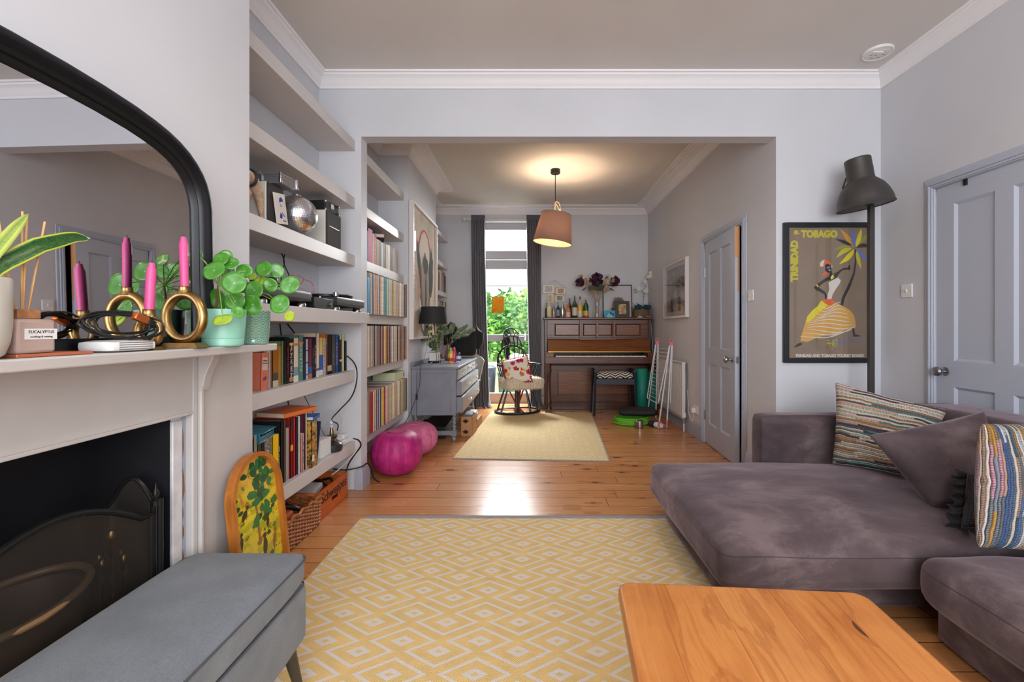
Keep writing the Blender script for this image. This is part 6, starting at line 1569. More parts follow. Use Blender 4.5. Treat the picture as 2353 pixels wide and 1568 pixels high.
MB().tube([nT+Vector((.012,0,0)), n2_.lerp(nT,.04), n2_, f2, f2.lerp(fT,.04), fT+Vector((.012,0,0))], .0075, 8).build('leg_frame', AW_, ar)
for a, b_ in ((nT,n1),(nT,n2_)): MB().cyl(b_.lerp(a,.005), b_.lerp(a,.085), .012, 10).build('foot_cap', PK, ar)
for a, b_ in ((fT,f1),): MB().cyl(b_, b_.lerp(a,.06), .011, 10).build('foot_cap', PK, ar)
for q in (nT, fT): MB().box(q.x-.016,q.y-.014,q.z-.02,q.x+.022,q.y+.014,q.z+.02).tube([(q.x+.018*math.cos(PI*a/8)+.002, q.y, q.z+.032+.02*math.sin(PI*a/8)) for a in range(-2,11)], .006, 6).build('hinge_hook', PK, ar)
def rack(top0, top1, bot0, bot1, n, nm):
    mb = MB().tube([top0, bot0.lerp(top0,.03), bot0.lerp(bot1,.05), bot1.lerp(bot0,.05), bot1.lerp(top1,.03), top1], .006, 8)
    for i in range(1, n): f = i/n; mb.cyl(top0.lerp(bot0,f), top1.lerp(bot1,f), .003, 6)
    mb.build(nm, AW_, ar)
rack(nT+Vector((-.012,0,-.02)), fT+Vector((-.014,0,-.02)), A_(1512,928,5.12), A_(1487,915,5.62), 15, 'drying_rack')
rack(nT+Vector((.02,0,-.02)), fT+Vector((.02,0,-.02)), A_(1540,930,5.12), A_(1512,915,5.62), 15, 'drying_rack')
ho = thing('garden_hose', 'coiled bright green hose on the floorboards by the piano stool', 'hose', (1.185, 5.42, .001)); mb = MB(); P = []
random.seed(7)
for i in range(260):
    a = i/260*2*PI*8; k = .215-.004*(i/34)+.008*math.sin(a*.27); P.append((k*math.cos(a), k*.95*math.sin(a), .010+.062*(i/260)+.004*math.sin(a*1.3)))
mb.tube(P, .0082, 6).build('coil', mat((104,186,44), .4), ho)
mb = MB()
P = [((.17+.01*math.sin(i))*math.cos(i/60*2*PI*2.2), (.15)*math.sin(i/60*2*PI*2.2), .014+.0*i) for i in range(60)]; mb.tube(P, .008, 6).build('inner_loops', mat((104,186,44), .4), ho)
one(MB().soft(.44,.24,.085,.04,nz=.02,n=9,T=Rz(-8) @ Tr(0,0,.045)), 'black_bag', mat((20,20,22), .7), 'flat black fabric bag lying on the coiled hose', 'bag', (1.27, 5.47, .084))
tn = thing('steel_tin', 'small round steel tin on the floor in front of the hose', 'tin', (1.215, 5.13, .001)); MB().lathe([(0,0),(.042,0),(.043,.003),(.043,.062)], 24).build('tin', STEEL, tn); MB().lathe([(.046,.062),(.046,.082),(.042,.086),(0,.086)], 24).lathe([(.0465,.066),(.0465,.069)], 24, cap=False).build('lid', STEEL, tn)
sb = thing('sports_bottle', 'white bottle with a navy lid lying on its side by the airer feet', 'bottle', (1.37, 5.20, .034), rz=-58); MB().lathe([(0,.05),(.028,.05),(.032,.06),(.032,.12),(.022,.15)], 18, 0, Ry(90)).build('body', WHITE, sb); MB().lathe([(0,-.03),(.028,-.028),(.036,-.01),(.036,.045),(0,.049)], 18, 0, Ry(90)).build('lid', mat((28,34,56), .4), sb)
one(MB().box(-.035,-.06,0,.035,.06,.09), 'amber_box', mat((150,88,52), .6), 'small brown box between the mats and the wall', 'box', (1.66, 5.88, .001))
# radiator
ra = thing('radiator', 'white ribbed panel radiator on the back room wall', 'radiator', (XR2-.0005, 4.97, .13))
RW = mat((214,208,204), .4, name='radiator_enamel')
RL, RH = 1.01, .62
MB().box(-.055,0,.0,-.045,RL,RH).build('panel', RW, ra)
mb = MB(); n = 28
for i in range(n): y = .02+(RL-.04)*i/(n-1); mb.box(-.062,y-.010,.03,-.055,y+.010,RH-.03)
mb.build('ribs', RW, ra, bevel=.003)
MB().box(-.066,-.008,.0,-.03,.004,RH+.005).box(-.066,RL-.004,0,-.03,RL+.008,RH+.005).box(-.066,0,RH-.012,-.022,RL,RH+.005).build('casing', RW, ra, bevel=.002)
MB().box(-.045,.08,.1,0,.12,.5).box(-.045,RL-.12,.1,0,RL-.08,.5).build('wall_bracket', RW, ra)
MB().cyl((-.05,-.02,-.129),(-.05,-.02,-.04),.008,10).cyl((-.05,.02,.02),(-.05,-.02,.02),.009,10).build('pipe', WHITE, ra); MB().cyl((-.05,-.02,-.04),(-.05,-.02,.025),.013,12).build('valve', STEEL, ra); MB().lathe([(.022,.025),(.024,.035),(.023,.075),(.018,.08),(0,.08)], 16, 0, Tr(-.05,-.02,0)).build('thermostat_head', WHITE, ra)
# picture on the back room wall
wp = thing('framed_photograph', 'white box framed grey landscape photograph on the back room wall', 'picture', (XR2-.0005, 4.93, 1.245))
PL, PH = .84, .66
MB().box(-.04,0,0,0,.025,PH).box(-.04,PL-.025,0,0,PL,PH).box(-.04,.025,0,0,PL-.025,.025).box(-.04,.025,PH-.025,0,PL-.025,PH).build('frame', WF, wp, bevel=.002); MB().box(-.012,.025,.025,-.006,PL-.025,PH-.025).build('mount', mat((196,188,180), .6), wp)
M = MatB('grey_landscape_photo'); x, y, z = M.coord('Object'); n = M.noise(M.vec(x, y*3, z*6), 2.2, 6, .6, 1); g = n+(z-.33)*-.25+(y-.4)*-.25
M.color(M.ramp(g, [(.3, (60,52,48)), (.45, (110,104,100)), (.6, (150,144,138)), (.75, (190,180,160))])).set(rough=.35)
MB().box(-.0135,.085,.075,-.0122,PL-.085,PH-.065).build('photograph', M.m, wp); MB().box(-.0365,.025,.025,-.036,PL-.025,PH-.025).build('glazing', GLASS, wp)
Pw = AX((-.0137,0,0), (0,-1,0), (0,0,1))
mb = MB(); 
for pts, mi in (([(-.45,.08),(-.36,.08),(-.37,.30),(-.42,.36),(-.46,.30)],0),([(-.33,.08),(-.24,.08),(-.25,.24),(-.31,.26)],1),([(-.62,.08),(-.50,.08),(-.54,.22),(-.60,.26)],2),([(-.22,.20),(-.12,.20),(-.12,.28),(-.22,.30)],3)): mb.add([(a,b_,0) for a,b_ in pts], [tuple(range(len(pts)))], mi, Pw)
mb.build('printed_shapes', [mat((160,150,144), .4), mat((52,44,40), .4), mat((74,64,60), .4), mat((186,178,170), .4)], wp, flat=True)
# switches and sockets
def plate(name, label, T, w=.086, h=.086, kind='switch'):
    t = thing(name, label, kind, T); 
    return t
def wswitch(loc, label):
    t = thing('light_switch', label, 'switch', loc); MB().box(-.008,-.043,-.043,0,.043,.043).build('face_plate', WHITE, t, bevel=.003); MB().box(-.013,-.006,-.011,-.008,.006,.011).build('rocker', WHITE, t, bevel=.002); MB().cyl((-.009,-.03,0),(-.0078,-.03,0),.003,8).build('screw', STEEL, t); MB().cyl((-.009,.03,0),(-.0078,.03,0),.003,8).build('screw', STEEL, t)
wswitch((XR-.0003, 2.95, 1.367), 'white light switch on the wall beside the corner poster and the closed door'); wswitch((XR2-.0003, 3.535, 1.38), 'white light switch beside the half open back room door')
so_ = thing('wall_socket', 'white double wall socket with a plug near the radiator valve', 'socket', (XR2-.0003, 4.72, .28)); MB().box(-.009,-.073,-.043,0,.073,.043).build('face_plate', WHITE, so_, bevel=.003); MB().box(-.05,-.025,-.03,-.009,.025,.02).build('plug', WHITE, so_, bevel=.006)
cable('white_flex', [(XR2-.03,4.72,.255),(XR2-.03,4.74,.16),(XR2-.03,4.80,.17),(XR2-.035,4.86,.24),(XR2-.02,4.90,.30),(XR2-.01,4.955,.45)], .003, 'thin white flex looping from the wall socket to the radiator', WHITE)


# pendant lamp
pd = thing('pendant_lamp', 'tilted taupe drum pendant lamp glowing over the back room', 'pendant lamp', (.262, 5.06, ZC-.0005))
MB().lathe([(0,-.045),(.05,-.045),(.054,-.035),(.054,0),(0,0)], 24).build('ceiling_rose', BLACK, pd); MB().cyl((0,0,-.045),(0,0,-.36),.0045,8).build('flex', BLACK, pd)
ROPE = mat((190,150,110), .8, name='pale_rope')
TS = Tr(-.012,0,-.655) @ Ry(8)
MB().tube([(0,0,-.35),(.04,0,-.365),(.055,0,-.42),(.062,0,-.50)], .003, 6).tube([(0,0,-.36),(.03,0,-.42),(.055,0,-.46)], .003, 6).cyl((.05,0,-.44),(.06,.02,-.53),.006,6).cyl((.06,0,-.44),(.085,-.02,-.53),.006,6).cyl((0,0,-.36),(-.01,0,-.52),.006,6).build('ropes', ROPE, pd)
M = MatB('shade_fabric'); M.color((160,138,130)).set(rough=.9, sheen=.1); tn_ = M.nt.nodes.new('ShaderNodeBsdfTranslucent'); tn_.inputs[0].default_value = lin((206,184,174)); ms_ = M.nt.nodes.new('ShaderNodeMixShader'); ms_.inputs[0].default_value = .38
M.nt.links.new(M.b.outputs[0], ms_.inputs[1]); M.nt.links.new(tn_.outputs[0], ms_.inputs[2]); M.nt.links.new(ms_.outputs[0], M.out.inputs[0])
LIN_ = MatB('shade_lining_fabric'); LIN_.color((240,228,204)).set(rough=.9); t5 = LIN_.nt.nodes.new('ShaderNodeBsdfTranslucent'); t5.inputs[0].default_value = lin((250,236,210)); m5 = LIN_.nt.nodes.new('ShaderNodeMixShader'); m5.inputs[0].default_value = .4
LIN_.nt.links.new(LIN_.b.outputs[0], m5.inputs[1]); LIN_.nt.links.new(t5.outputs[0], m5.inputs[2]); LIN_.nt.links.new(m5.outputs[0], LIN_.out.inputs[0]); LIN_ = LIN_.m
MB().lathe([(.215,-.165),(.165,.165)], 48, cap=False, T=TS).build('drum_shade', M.m, pd, solid=.002, sharp=180)
MB().lathe([(.2125,-.164),(.163,.164)], 48, cap=False, T=TS).build('shade_lining', LIN_, pd, sharp=180)
sp_ = MB()
for a in (0,120,240): sp_.cyl((.0,.0,.10),(.17*math.cos(math.radians(a)),.17*math.sin(math.radians(a)),.15),.002,5)
sp_.tube([(.166*math.cos(a*PI/18),.166*math.sin(a*PI/18),.163) for a in range(36)], .002, 5, closed=True).lathe([(0,.05),(.02,.05),(.02,.11),(0,.11)],12)
for i, v in enumerate(sp_.v): sp_.v[i] = tuple(TS @ Vector(v))
sp_.build('spider_fitting', STEEL, pd)
bu = MB().sph((0,0,.0),.042,18,T=TS).build('bulb', emit((255,214,160), 20), pd)
dfm = MatB('opal_diffuser'); dfm.color((255,240,214)).set(rough=.6); tt = dfm.nt.nodes.new('ShaderNodeBsdfTranslucent'); tt.inputs[0].default_value = lin((255,240,214)); mm = dfm.nt.nodes.new('ShaderNodeMixShader'); mm.inputs[0].default_value = .75
dfm.nt.links.new(dfm.b.outputs[0], mm.inputs[1]); dfm.nt.links.new(tt.outputs[0], mm.inputs[2]); dfm.nt.links.new(mm.outputs[0], dfm.out.inputs[0])
MB().lathe([(0,-.155),(.207,-.155),(.207,-.152),(0,-.152)], 40, T=TS).build('diffuser', dfm.m, pd)
point('pendant_light', (.25, 5.06, ZC-.66), 56, (1,.72,.48), .09)
# front room pendant above the frame
pq = thing('ceiling_pendant', 'ceiling pendant of the front room, glowing just above the view', 'pendant lamp', (.55, 1.15, ZC-.0005))
MB().lathe([(0,-.04),(.05,-.04),(.05,0),(0,0)], 20).build('ceiling_rose', WHITE, pq); MB().cyl((0,0,-.04),(0,0,-.22),.004,6).build('flex', WHITE, pq)
MB().lathe([(.16,-.40),(.10,-.20)], 36, cap=False).build('shade', mat((214,206,196), .8), pq, solid=.003, sharp=180)
MB().sph((0,0,-.30),.035,14).build('bulb', emit((255,220,180), 12), pq)
point('front_pendant_light', (.55, 1.15, ZC-.345), 22, (1,.82,.70), .05)

# ================================================================= front room, right side
M = MatB('yellow_lozenge_rug')
RUG = mat_rug('yellow_lozenge_rug', -.1845, 1.779)
BIND = mat((150,146,146), .9, bump=.4, bs=200, name='grey_binding')
rg = thing('lozenge_rug', 'large yellow and cream lozenge patterned rug in the front room', 'rug', (.2, 1.4, .0005))
MB().box(-1.205,-1.35,0,1.15,1.27,.009).build('woven_field', RUG, rg, bevel=.003); MB().box(-1.185,1.2705,0,1.15,1.315,.008).build('grey_binding', BIND, rg, bevel=.002)
rg2 = thing('lozenge_rug', 'pale yellow lozenge patterned rug on the back room floor by the chest of drawers', 'rug', (.055, 4.985, .0005), rz=-3.6)
MB().box(-.665,-1.11,0,.665,1.11,.009).build('woven_field', mat_rug('pale_lozenge_rug', .05, 4.9, .5, (226,196,128), (232,224,206)), rg2, bevel=.003); MB().box(-.665,-1.12,0,.665,-1.1105,.0085).box(.6655,-1.11,0,.675,1.11,.0085).build('grey_binding', BIND, rg2)

# pine coffee table
def mat_pine():
    M = MatB('waxed_pine'); x, y, z = M.coord('Object')
    pw_ = .148; b = (x/pw_+.5).floor(); fx = (x/pw_+.5).frac(); r = M.white(M.vec(b, 1.0, 0.0))
    w_ = M.noise(M.vec(x*6, y*1.3+r*10, 0.0), 1.5, 4, .5); g = M.noise(M.vec(x*70+w_*6, y*2.0+r*20, 0.0), 1.0, 4, .6)
    c = M.ramp(g*.45+w_*.55, [(.3, (140,80,36)), (.45, (184,116,56)), (.58, (202,138,74)), (.72, (170,102,48))])
    c = M.mix(r*.35, c, (186,104,36))
    ring = ((w_*26.0+x*30.0).sin().gt(.86))*.28; c = M.mix(ring, c, (140,72,22))
    v = M.voro(M.vec(x*5.5+r, y*2.9, 0.0), 1.0); c = M.mix(v.lt(.19)*.4, c, (146,72,24)); c = M.mix(v.lt(.10)*.85, c, (64,28,14))
    st = M.noise(M.vec(x*4, y*4, 0.0), 1.3, 4, .6); c = M.mix(((st-.48)*5.0).mx(0.0).mn(1.0)*.32, c, (140,70,30))
    gap = fx.lt(.012); c = M.mix(gap*.45, c, (84,42,18))
    M.color(c).set(rough=g*.2+.25, spec=.5); M.bump((1.0-gap)+g*.15, .3, .002); return M.m
PINE = mat_pine()
ct = thing('coffee_table', 'low waxed pine coffee table with rounded corners and knotty planks', 'coffee table', (.517, .694, .0105), rz=-4.6)
hx, hy, r = .325, .55, .04; poly = []
for cx, cy, a0 in ((hx-r,hy-r,0),(-hx+r,hy-r,90),(-hx+r,-hy+r,180),(hx-r,-hy+r,270)): poly += [(cx+r*math.cos(math.radians(a0+15*i)), cy+r*math.sin(math.radians(a0+15*i))) for i in range(7)]
MB().prism(poly, .374, .4095).build('table_top', PINE, ct, bevel=.008)
PN2 = mat_wood('waxed_pine_leg', (160,90,32), (204,130,56), 'z', .35)
MB().box(-hx+.05,-hy+.06,.29,hx-.05,-hy+.08,.373).box(-hx+.05,hy-.08,.29,hx-.05,hy-.06,.373).box(-hx+.05,-hy+.08,.29,-hx+.07,hy-.08,.373).box(hx-.07,-hy+.08,.29,hx-.05,hy-.08,.373).build('apron', PN2, ct)
for sx in (-1,1):
    for sy in (-1,1): MB().lathe([(.022,0),(.026,.03),(.02,.06),(.032,.16),(.03,.24),(.036,.26),(.036,.373)], 16, 0, Tr(sx*(hx-.075), sy*(hy-.085), 0)).build('leg', PN2, ct)

# corner sofa
VEL = MatB('mauve_grey_velvet'); x, y, z = VEL.world()
n = VEL.noise(VEL.vec(x*1.0, y*1.3, z*1.6), 2.6, 6, .6, .35); n2 = VEL.noise(VEL.co, 240, 2)
VEL.color(VEL.ramp(n*.9+n2*.1, [(.36, (66,55,58)), (.5, (84,71,74)), (.62, (116,101,103))])); VEL.set(rough=.78, sheen=.55, sr=.35, spec=.2); VEL.b.inputs['Sheen Tint'].default_value = lin((200,180,190))
n3 = VEL.noise(VEL.vec(x, y*2.0, z), 5, 3, .5, .6); VEL.bump(n3+n2*.1, .25, .012); VEL = VEL.m
VSEAM = VEL.copy(); VSEAM.name = 'velvet_with_seam'
sf = thing('corner_sofa', 'low mauve grey velvet corner sofa with a deep chaise and loose cushions', 'sofa', (1.6, 1.6, .0005)); SO = Vector((1.6, 1.6, .0005))
def sfp(x0, y0, z0, x1, y1, z1, r, nm, bulge=0, nz=.0, n=12, seed=0, sub=0, rot=None, nzs=3):
    T = Tr((x0+x1)/2-SO.x, (y0+y1)/2-SO.y, (z0+z1)/2-SO.z)
    if rot: T = T @ rot
    MB().soft(x1-x0, y1-y0, z1-z0, r, bulge, nz, n, 0, T, seed, nzs).build(nm, VEL, sf, sub=sub, sharp=180)
sfp(.765, 1.80, .010, 2.40, 2.655, .185, .03, 'chaise_base', nz=.002)
sfp(1.345, 2.66, .010, 2.40, 2.80, .612, .028, 'arm_rest', nz=.004, n=14)
sfp(2.14, .0, .010, 2.425, 2.655, .70, .05, 'back_rest', nz=.006, n=18)
sfp(1.43, .02, .010, 2.135, 1.62, .185, .03, 'seat_base', nz=.002)
sfp(.675, 1.63, .165, 2.135, 2.665, .345, .05, 'chaise_cushion', bulge=.055, nz=.014, n=26, seed=3, sub=1, nzs=3.2)
sfp(1.315, -.1, .165, 2.135, 1.60, .355, .08, 'seat_cushion', bulge=.03, nz=.012, n=24, seed=8, sub=1)
nt6 = VSEAM.node_tree; bs6 = nt6.nodes['Principled BSDF']; g6 = nt6.nodes.new('ShaderNodeNewGeometry'); x6 = nt6.nodes.new('ShaderNodeSeparateXYZ'); nt6.links.new(g6.outputs['Position'], x6.inputs[0])
z6 = (E(nt6, x6.outputs[2])-.302).abs().lt(.0022); mx6 = nt6.nodes.new('ShaderNodeMix'); mx6.data_type = 'RGBA'; mx6.inputs[7].default_value = lin((46,38,42)); src = bs6.inputs['Base Color'].links[0].from_socket
nt6.links.new((z6*.6).k, mx6.inputs[0]); nt6.links.new(src, mx6.inputs[6]); nt6.links.new(mx6.outputs[2], bs6.inputs['Base Color'])
for ch_ in sf.children:
    if 'cushion' in ch_.name: ch_.data.materials[0] = VSEAM
# rag stripe fabric
def rag(name, cols, freq, axis='v'):
    M = MatB(name); u, v, z = M.coord('UV')
    s, t = (v, u) if axis == 'v' else (u, v)
    wob = M.noise(M.vec(u*1.5, v*1.5, 0.0), 3, 2)*.05; sw = (s+wob)*freq; b = sw.floor(); r = M.white(M.vec(b, 7.7, 0.0)); seg = M.white(M.vec(b, (t*2.3+r*9.0).floor(), 3.0))
    c = M.ramp(r*.85+seg*.15, [(i/len(cols), cc) for i, cc in enumerate(cols)], True)
    st = ((t*78.0+(b*.5).frac()*1.0).frac()-.5).abs(); dk = (((b*.5).frac().gt(.2))*(st.gt(.26)))
    c = M.mix(dk*.72, c, (34,34,44)); fz = M.noise(M.vec(u*40, v*40, 0.0), 4, 2); c = M.mix(fz.gt(.6)*.25, c, (210,200,190))
    M.color(c).set(rough=.95); M.bump((sw*PI).sin().abs()+st*.8+fz*.5, .9, .006); return M.m
RG1 = rag('rag_weave_cream', [(216,206,190),(206,196,176),(176,136,96),(216,204,188),(64,62,74),(214,184,176),(210,200,182),(96,92,96),(86,150,146),(214,204,186),(206,160,140),(220,212,204)], 46)
RG2 = rag('rag_weave_blue', [(60,84,130),(196,196,200),(84,110,128),(206,150,170),(120,130,140),(176,132,60),(200,190,180),(50,90,110),(176,140,120),(90,96,104),(64,100,150)], 58, 'u')
sf_cush = 'cushions piled on the sofa'
tA, o = pillow('rag_cushion', [WD(1915,874,2.60), WD(2184,940,2.32), (1.87,2.17,.385), (1.64,2.50,.372)], .17, RG1, 'cushion in cream, black and teal rag weave stripes leaning into the sofa corner', nz=.008, seed=1, n=20, power=.42); tA['group'] = sf_cush
tB, o = pillow('velvet_cushion', [(1.475,2.02,.655), (2.03,2.03,.765), (1.93,1.86,.40), (1.655,1.88,.372)], .17, VEL, 'plain mauve grey velvet cushion in front of the cream striped one', nz=.014, seed=4, n=18, power=.45); tB['group'] = sf_cush
M = MatB('charcoal_crochet'); u, v, z = M.coord('UV'); k = ((u*34.0).frac()-.5).abs()+((v*34.0).frac()-.5).abs(); M.color(M.mix(k.gt(.62), (64,60,64), (26,24,28))).set(rough=.95); M.bump(k, .9, .006)
tC, o = pillow('crochet_cushion', [(1.72,1.80,.55), (1.96,1.80,.56), (1.93,1.68,.39), (1.60,1.70,.375)], .10, M.m, 'charcoal crocheted cushion with a ruffled edge, mostly hidden behind the blue striped one', nz=.02, seed=6, n=16); tC['group'] = sf_cush
CRO = M.m; fr_ = MB(); Cn = [Vector(q)-o for q in ((1.72,1.80,.55),(1.60,1.70,.375),(1.93,1.68,.39))]
def ruf(a, b_, out, n=36):
    def f(u, v): p = a.lerp(b_, u); ph = u*n; return p+out*v*.045+Vector((0,-1,0))*math.sin(ph)*.014*v+Vector((0,0,1))*math.cos(ph*1.3)*.006*v
    fr_.grid(f, 60, 3)
ruf(Cn[0], Cn[1], Vector((-1,0,.2))); ruf(Cn[1], Cn[2], Vector((-.2,-.4,-.15)), 50); fr_.build('ruffle', CRO, tC, solid=.003, sharp=180)
tD, o = pillow('rag_cushion', [(1.605,1.63,.79), (2.02,1.70,.80), (1.86,1.42,.375), (1.475,1.515,.385)], .15, RG2, 'cushion in blue, pink and grey rag weave stripes at the front of the sofa', nz=.008, seed=9, n=20, power=.42); tD['group'] = sf_cush

# studio floor lamp
LM = mat((58,54,52), .45, name='dark_grey_enamel')
lp = thing('floor_lamp', 'tall dark grey floor lamp with a big bell shade behind the sofa', 'floor lamp', (2.195, 2.945, .001))
MB().lathe([(0,0),(.13,0),(.13,.018),(.12,.024),(.02,.028),(0,.028)], 32).build('base', LM, lp)
MB().box(-.017,-.017,.02,.013,.013,1.92).build('pole', LM, lp, bevel=.003)
TL_ = Tr(-.058,-.03,1.905) @ Ry(-10) @ Sc(.79,.79,.88)
bell = [(.1965,0),(.200,-.006),(.203,.0),(.197,.006),(.190,.05),(.172,.10),(.145,.145),(.112,.178),(.098,.19),(.094,.20),(.092,.345),(.084,.352),(0,.352)]
MB().lathe(bell, 44, 0, TL_).build('bell_shade', LM, lp)
MB().lathe([(.1955,.001),(.188,.05),(.170,.098),(.143,.143),(.110,.176),(.09,.19),(0,.19)], 40, 0, TL_, cap=False).build('shade_lining', mat((206,196,160), .6), lp, sharp=180)
MB().tube([(-.115,0,.225),(-.112,.06,.17),(-.06,.10,.12),(.06,.10,.12),(.112,.06,.17),(.115,0,.28)], .007, 8, T=TL_).build('yoke', LM, lp)
for s, z in ((-1,.22),(1,.30)): MB().cyl((s*.092,0,z),(s*.125,0,z),.006,8,0).cyl((s*.118,0,z-.015),(s*.118,0,z+.015),.007,8).build('wing_nut', LM, lp)
MB().sph((0,0,.09),.035,14,T=TL_).build('bulb', mat((220,216,200), .3), lp)

# tourist poster
ps_ = thing('framed_poster', 'black framed brown travel poster of a dancing woman in a striped skirt under a palm', 'poster', (1.747, D1-.0005, .886))
PX0, PZ0, PD = 1.747, .886, 3.15
PWd, PHt = .620, .972
MB().box(0,-.024,0,.037,0,PHt).box(PWd-.037,-.024,0,PWd,0,PHt).box(.037,-.024,0,PWd-.037,0,.033).box(.037,-.024,PHt-.033,PWd-.037,0,PHt).build('frame', mat((22,22,28), .4), ps_, bevel=.002)
BRN = mat((128,110,92), .6, var=.03, name='poster_brown'); pp = MB().box(.037,-.010,.033,PWd-.037,-.006,PHt-.033).build('paper', BRN, ps_)
def PQ(cx, cy): px = 1780+cx/4.6125; py = 500+cy/4.6125; return ((px-1222)*3.166/F-PX0, H-(py-755)*3.166/F-PZ0)
YEL, GYL, OLV, BLU, ORG, BLK, CRM, RED_, SKO = [mat(c, .6, name='print_'+n_) for c, n_ in (((214,200,30),'yellow'),((186,178,44),'mustard'),((140,140,60),'olive'),((92,112,172),'blue'),((200,140,50),'orange'),((40,34,36),'black'),((206,200,192),'cream'),((216,96,46),'red'),((206,156,74),'ochre'))]
CO = [YEL, GYL, OLV, BLU, ORG, BLK, CRM, RED_, SKO]; mb = MB(); zc_ = [0]
def pp_(pts, mi):
    zc_[0] += 1; mb.add([(PQ(a, b_)[0], -.0101-zc_[0]*.000012, PQ(a, b_)[1]) for a, b_ in pts], [tuple(range(len(pts)))], mi)
def leaf(x0, y0, x1, y1, w, mi, bend=.12):
    n = 8; L_ = []; R_ = []; dx, dy = x1-x0, y1-y0; l = math.hypot(dx, dy); nx, ny = -dy/l, dx/l
    for i in range(n+1):
        t = i/n; k = w*math.sin(PI*t**.8); cx = x0+dx*t+nx*bend*l*math.sin(PI*t)*.6; cy = y0+dy*t+ny*bend*l*math.sin(PI*t)*.6; L_.append((cx+nx*k, cy+ny*k)); R_.append((cx-nx*k, cy-ny*k))
    pp_(L_+R_[::-1], mi)
pp_([(846,340),(864,340),(866,470),(850,600),(800,740),(740,860),(722,945),(697,925),(712,850),(780,710),(830,590),(848,470)], 5)
for a in ((845,325,690,120,26,4,.05),(845,320,828,112,26,3,-.02),(860,315,920,112,24,0,.05),(900,280,1030,165,20,2,-.1),(860,320,1036,325,22,5,-.25),(870,335,1025,482,22,3,.06),(866,350,920,555,20,1,.04),(820,300,640,228,18,5,.05),(820,312,628,345,20,2,.15),(825,325,650,435,24,1,.18),(845,335,682,495,26,0,-.12)): leaf(*a)
pp_([(272,1310),(285,1240),(320,1130),(345,1050),(400,985),(455,940),(490,885),(545,870),(605,865),(650,905),(740,950),(800,985),(840,1040),(858,1110),(858,1165),(760,1190),(640,1245),(520,1255),(440,1275),(350,1320)], 8)
pp_([(345,1050),(400,985),(455,940),(490,885),(560,930),(480,1000),(420,1060),(360,1110),(330,1115)], 0)
pp_([(500,880),(545,866),(605,864),(645,905),(600,935),(545,920)], 7)
for i in range(11):
    t = i/10; x0 = 470-190*t+20*math.sin(i); y0 = 930+350*t; x1 = 700+150*min(1, t*1.6); y1 = 935+ (230*min(1, t*1.25)); th = 5
    L_ = []; R_ = []
    for j in range(9):
        f = j/8; x = x0+(x1-x0)*f; y = y0+(y1-y0)*f+34*math.sin(PI*f*1.6+i*.5)*(1-t*.4)+30*t*math.sin(PI*f); w_ = th*math.sin(PI*(.1+.8*f)); L_.append((x, y-w_)); R_.append((x, y+w_))
    pp_(L_+R_[::-1], 6)
pp_([(198,1382),(250,1335),(285,1330),(290,1350),(240,1370)], 5); pp_([(820,1178),(842,1172),(852,1235),(912,1255),(905,1262),(830,1264)], 5)
pp_([(570,690),(610,668),(670,636),(700,668),(690,700),(640,770),(612,820),(602,864),(556,866),(560,820),(578,760)], 6)
pp_([(605,560),(612,600),(640,590),(670,570),(720,540),(775,530),(790,500),(802,530),(800,560),(770,552),(720,560),(680,600),(655,640),(610,660),(560,670),(500,705),(465,740),(530,785),(552,820),(552,866),(535,866),(525,815),(440,770),(412,745),(450,705),(520,655),(580,620),(585,590)], 5)
pp_([(530,500),(560,480),(595,495),(605,530),(590,580),(570,590),(540,570)], 5)
pp_([(480,520),(482,480),(505,455),(530,450),(520,490),(518,520)], 6); pp_([(518,490),(530,452),(570,458),(595,485),(598,510),(560,490),(535,500),(528,540),(515,520)], 7); pp_([(500,612),(525,575),(545,572),(570,590),(545,612)], 7)
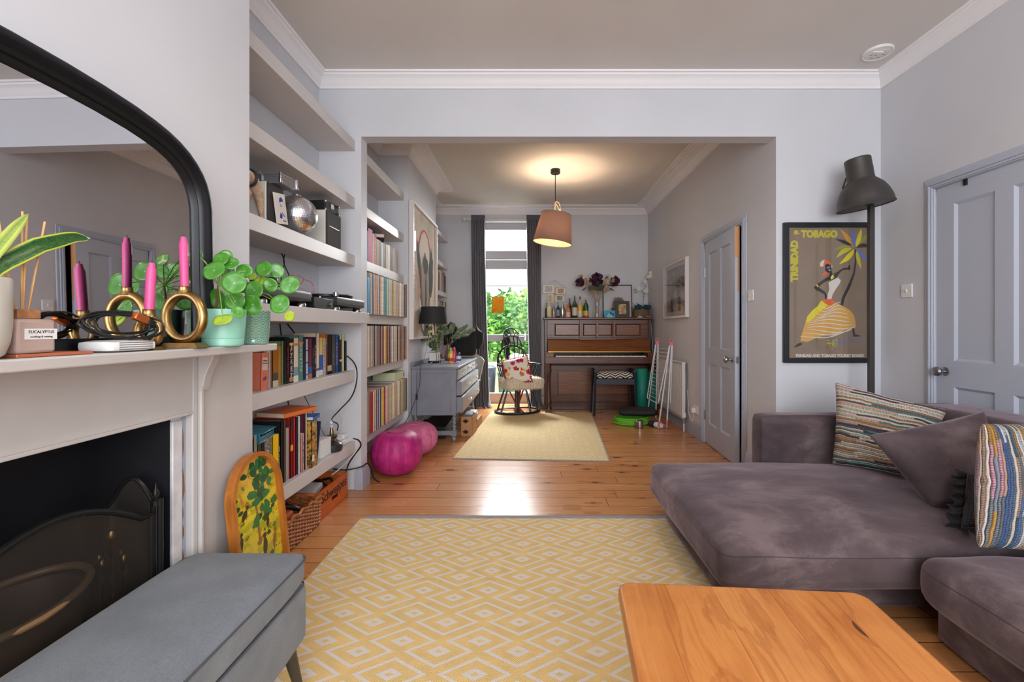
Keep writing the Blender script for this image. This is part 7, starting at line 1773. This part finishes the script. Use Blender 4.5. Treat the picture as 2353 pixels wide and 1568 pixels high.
pp_([(548,530),(575,515),(590,520),(585,540),(555,545)], 3); pp_([(566,560),(590,550),(585,568)], 6)
pp_([(436,716),(448,708),(466,732),(458,742)], 0); pp_([(598,510),(612,512),(610,530),(600,532)], 0); pp_([(590,640),(600,620),(625,600),(622,625),(634,632),(600,660)], 0)
random.seed(3)
for i in range(60):
    x = random.uniform(545,660); y = 1320+random.gauss(0,22); pp_([(x,y),(x+12,y+4),(x+4,y+12)], 1)
for i in range(60):
    x = random.uniform(620,915); y = 1315-(x-620)*.08+random.gauss(0,14*(1-(x-620)/320)); pp_([(x,y),(x+22,y-2),(x+8,y+7)], 3)
mb.build('printed_artwork', CO, pp, flat=True)
def ptext(s, cx, cy, size, m, rot, sx=1.0, bold=.0): 
    X_, Z_ = PQ(cx, cy); T = AX((X_, -.0105, Z_), (1,0,0), (0,0,1)) if not rot else AX((X_, -.0105, Z_), (0,0,1), (-1,0,0)); return text(s, size, m, pp, T, 'lettering', sx=sx, bold=bold)
ptext('& TOBAGO', 432, 178, .066, GYL, 0, .90, .0042); ptext('TRINIDAD', 212, 462, .066, GYL, 1, .93, .0042); ptext('TRINIDAD AND TOBAGO TOURIST BOARD', 582, 1466, .027, CRM, 0, .90, .0014)
MB().box(.037,-.0205,.033,PWd-.037,-.02,PHt-.033).build('glazing', glass('poster_glass', refl=.7), ps_)

# smoke detector
sd = thing('smoke_detector', 'round white smoke detector base on the front room ceiling', 'smoke detector', (2.205, 2.90, ZC-.0003))
MB().lathe([(0,-.014),(.072,-.014),(.082,-.008),(.083,0),(0,0)], 36).build('base', WHITE, sd); MB().tube([(.079*math.cos(a*PI/18),.079*math.sin(a*PI/18),-.012) for a in range(36)], .005, 6, closed=True).build('rim', WHITE, sd)
MB().box(-.05,-.028,-.022,.02,-.010,-.0145).build('terminal_block', WGLOSS, sd, bevel=.002)
mb = MB()
for x, y in ((.03,.04),(-.01,.045),(.045,.01),(.0,.02),(-.03,.02),(.03,-.02)): mb.box(x-.01,y-.0015,-.0148,x+.01,y+.0015,-.0142)
mb.build('slots', mat((80,80,84), .6), sd)
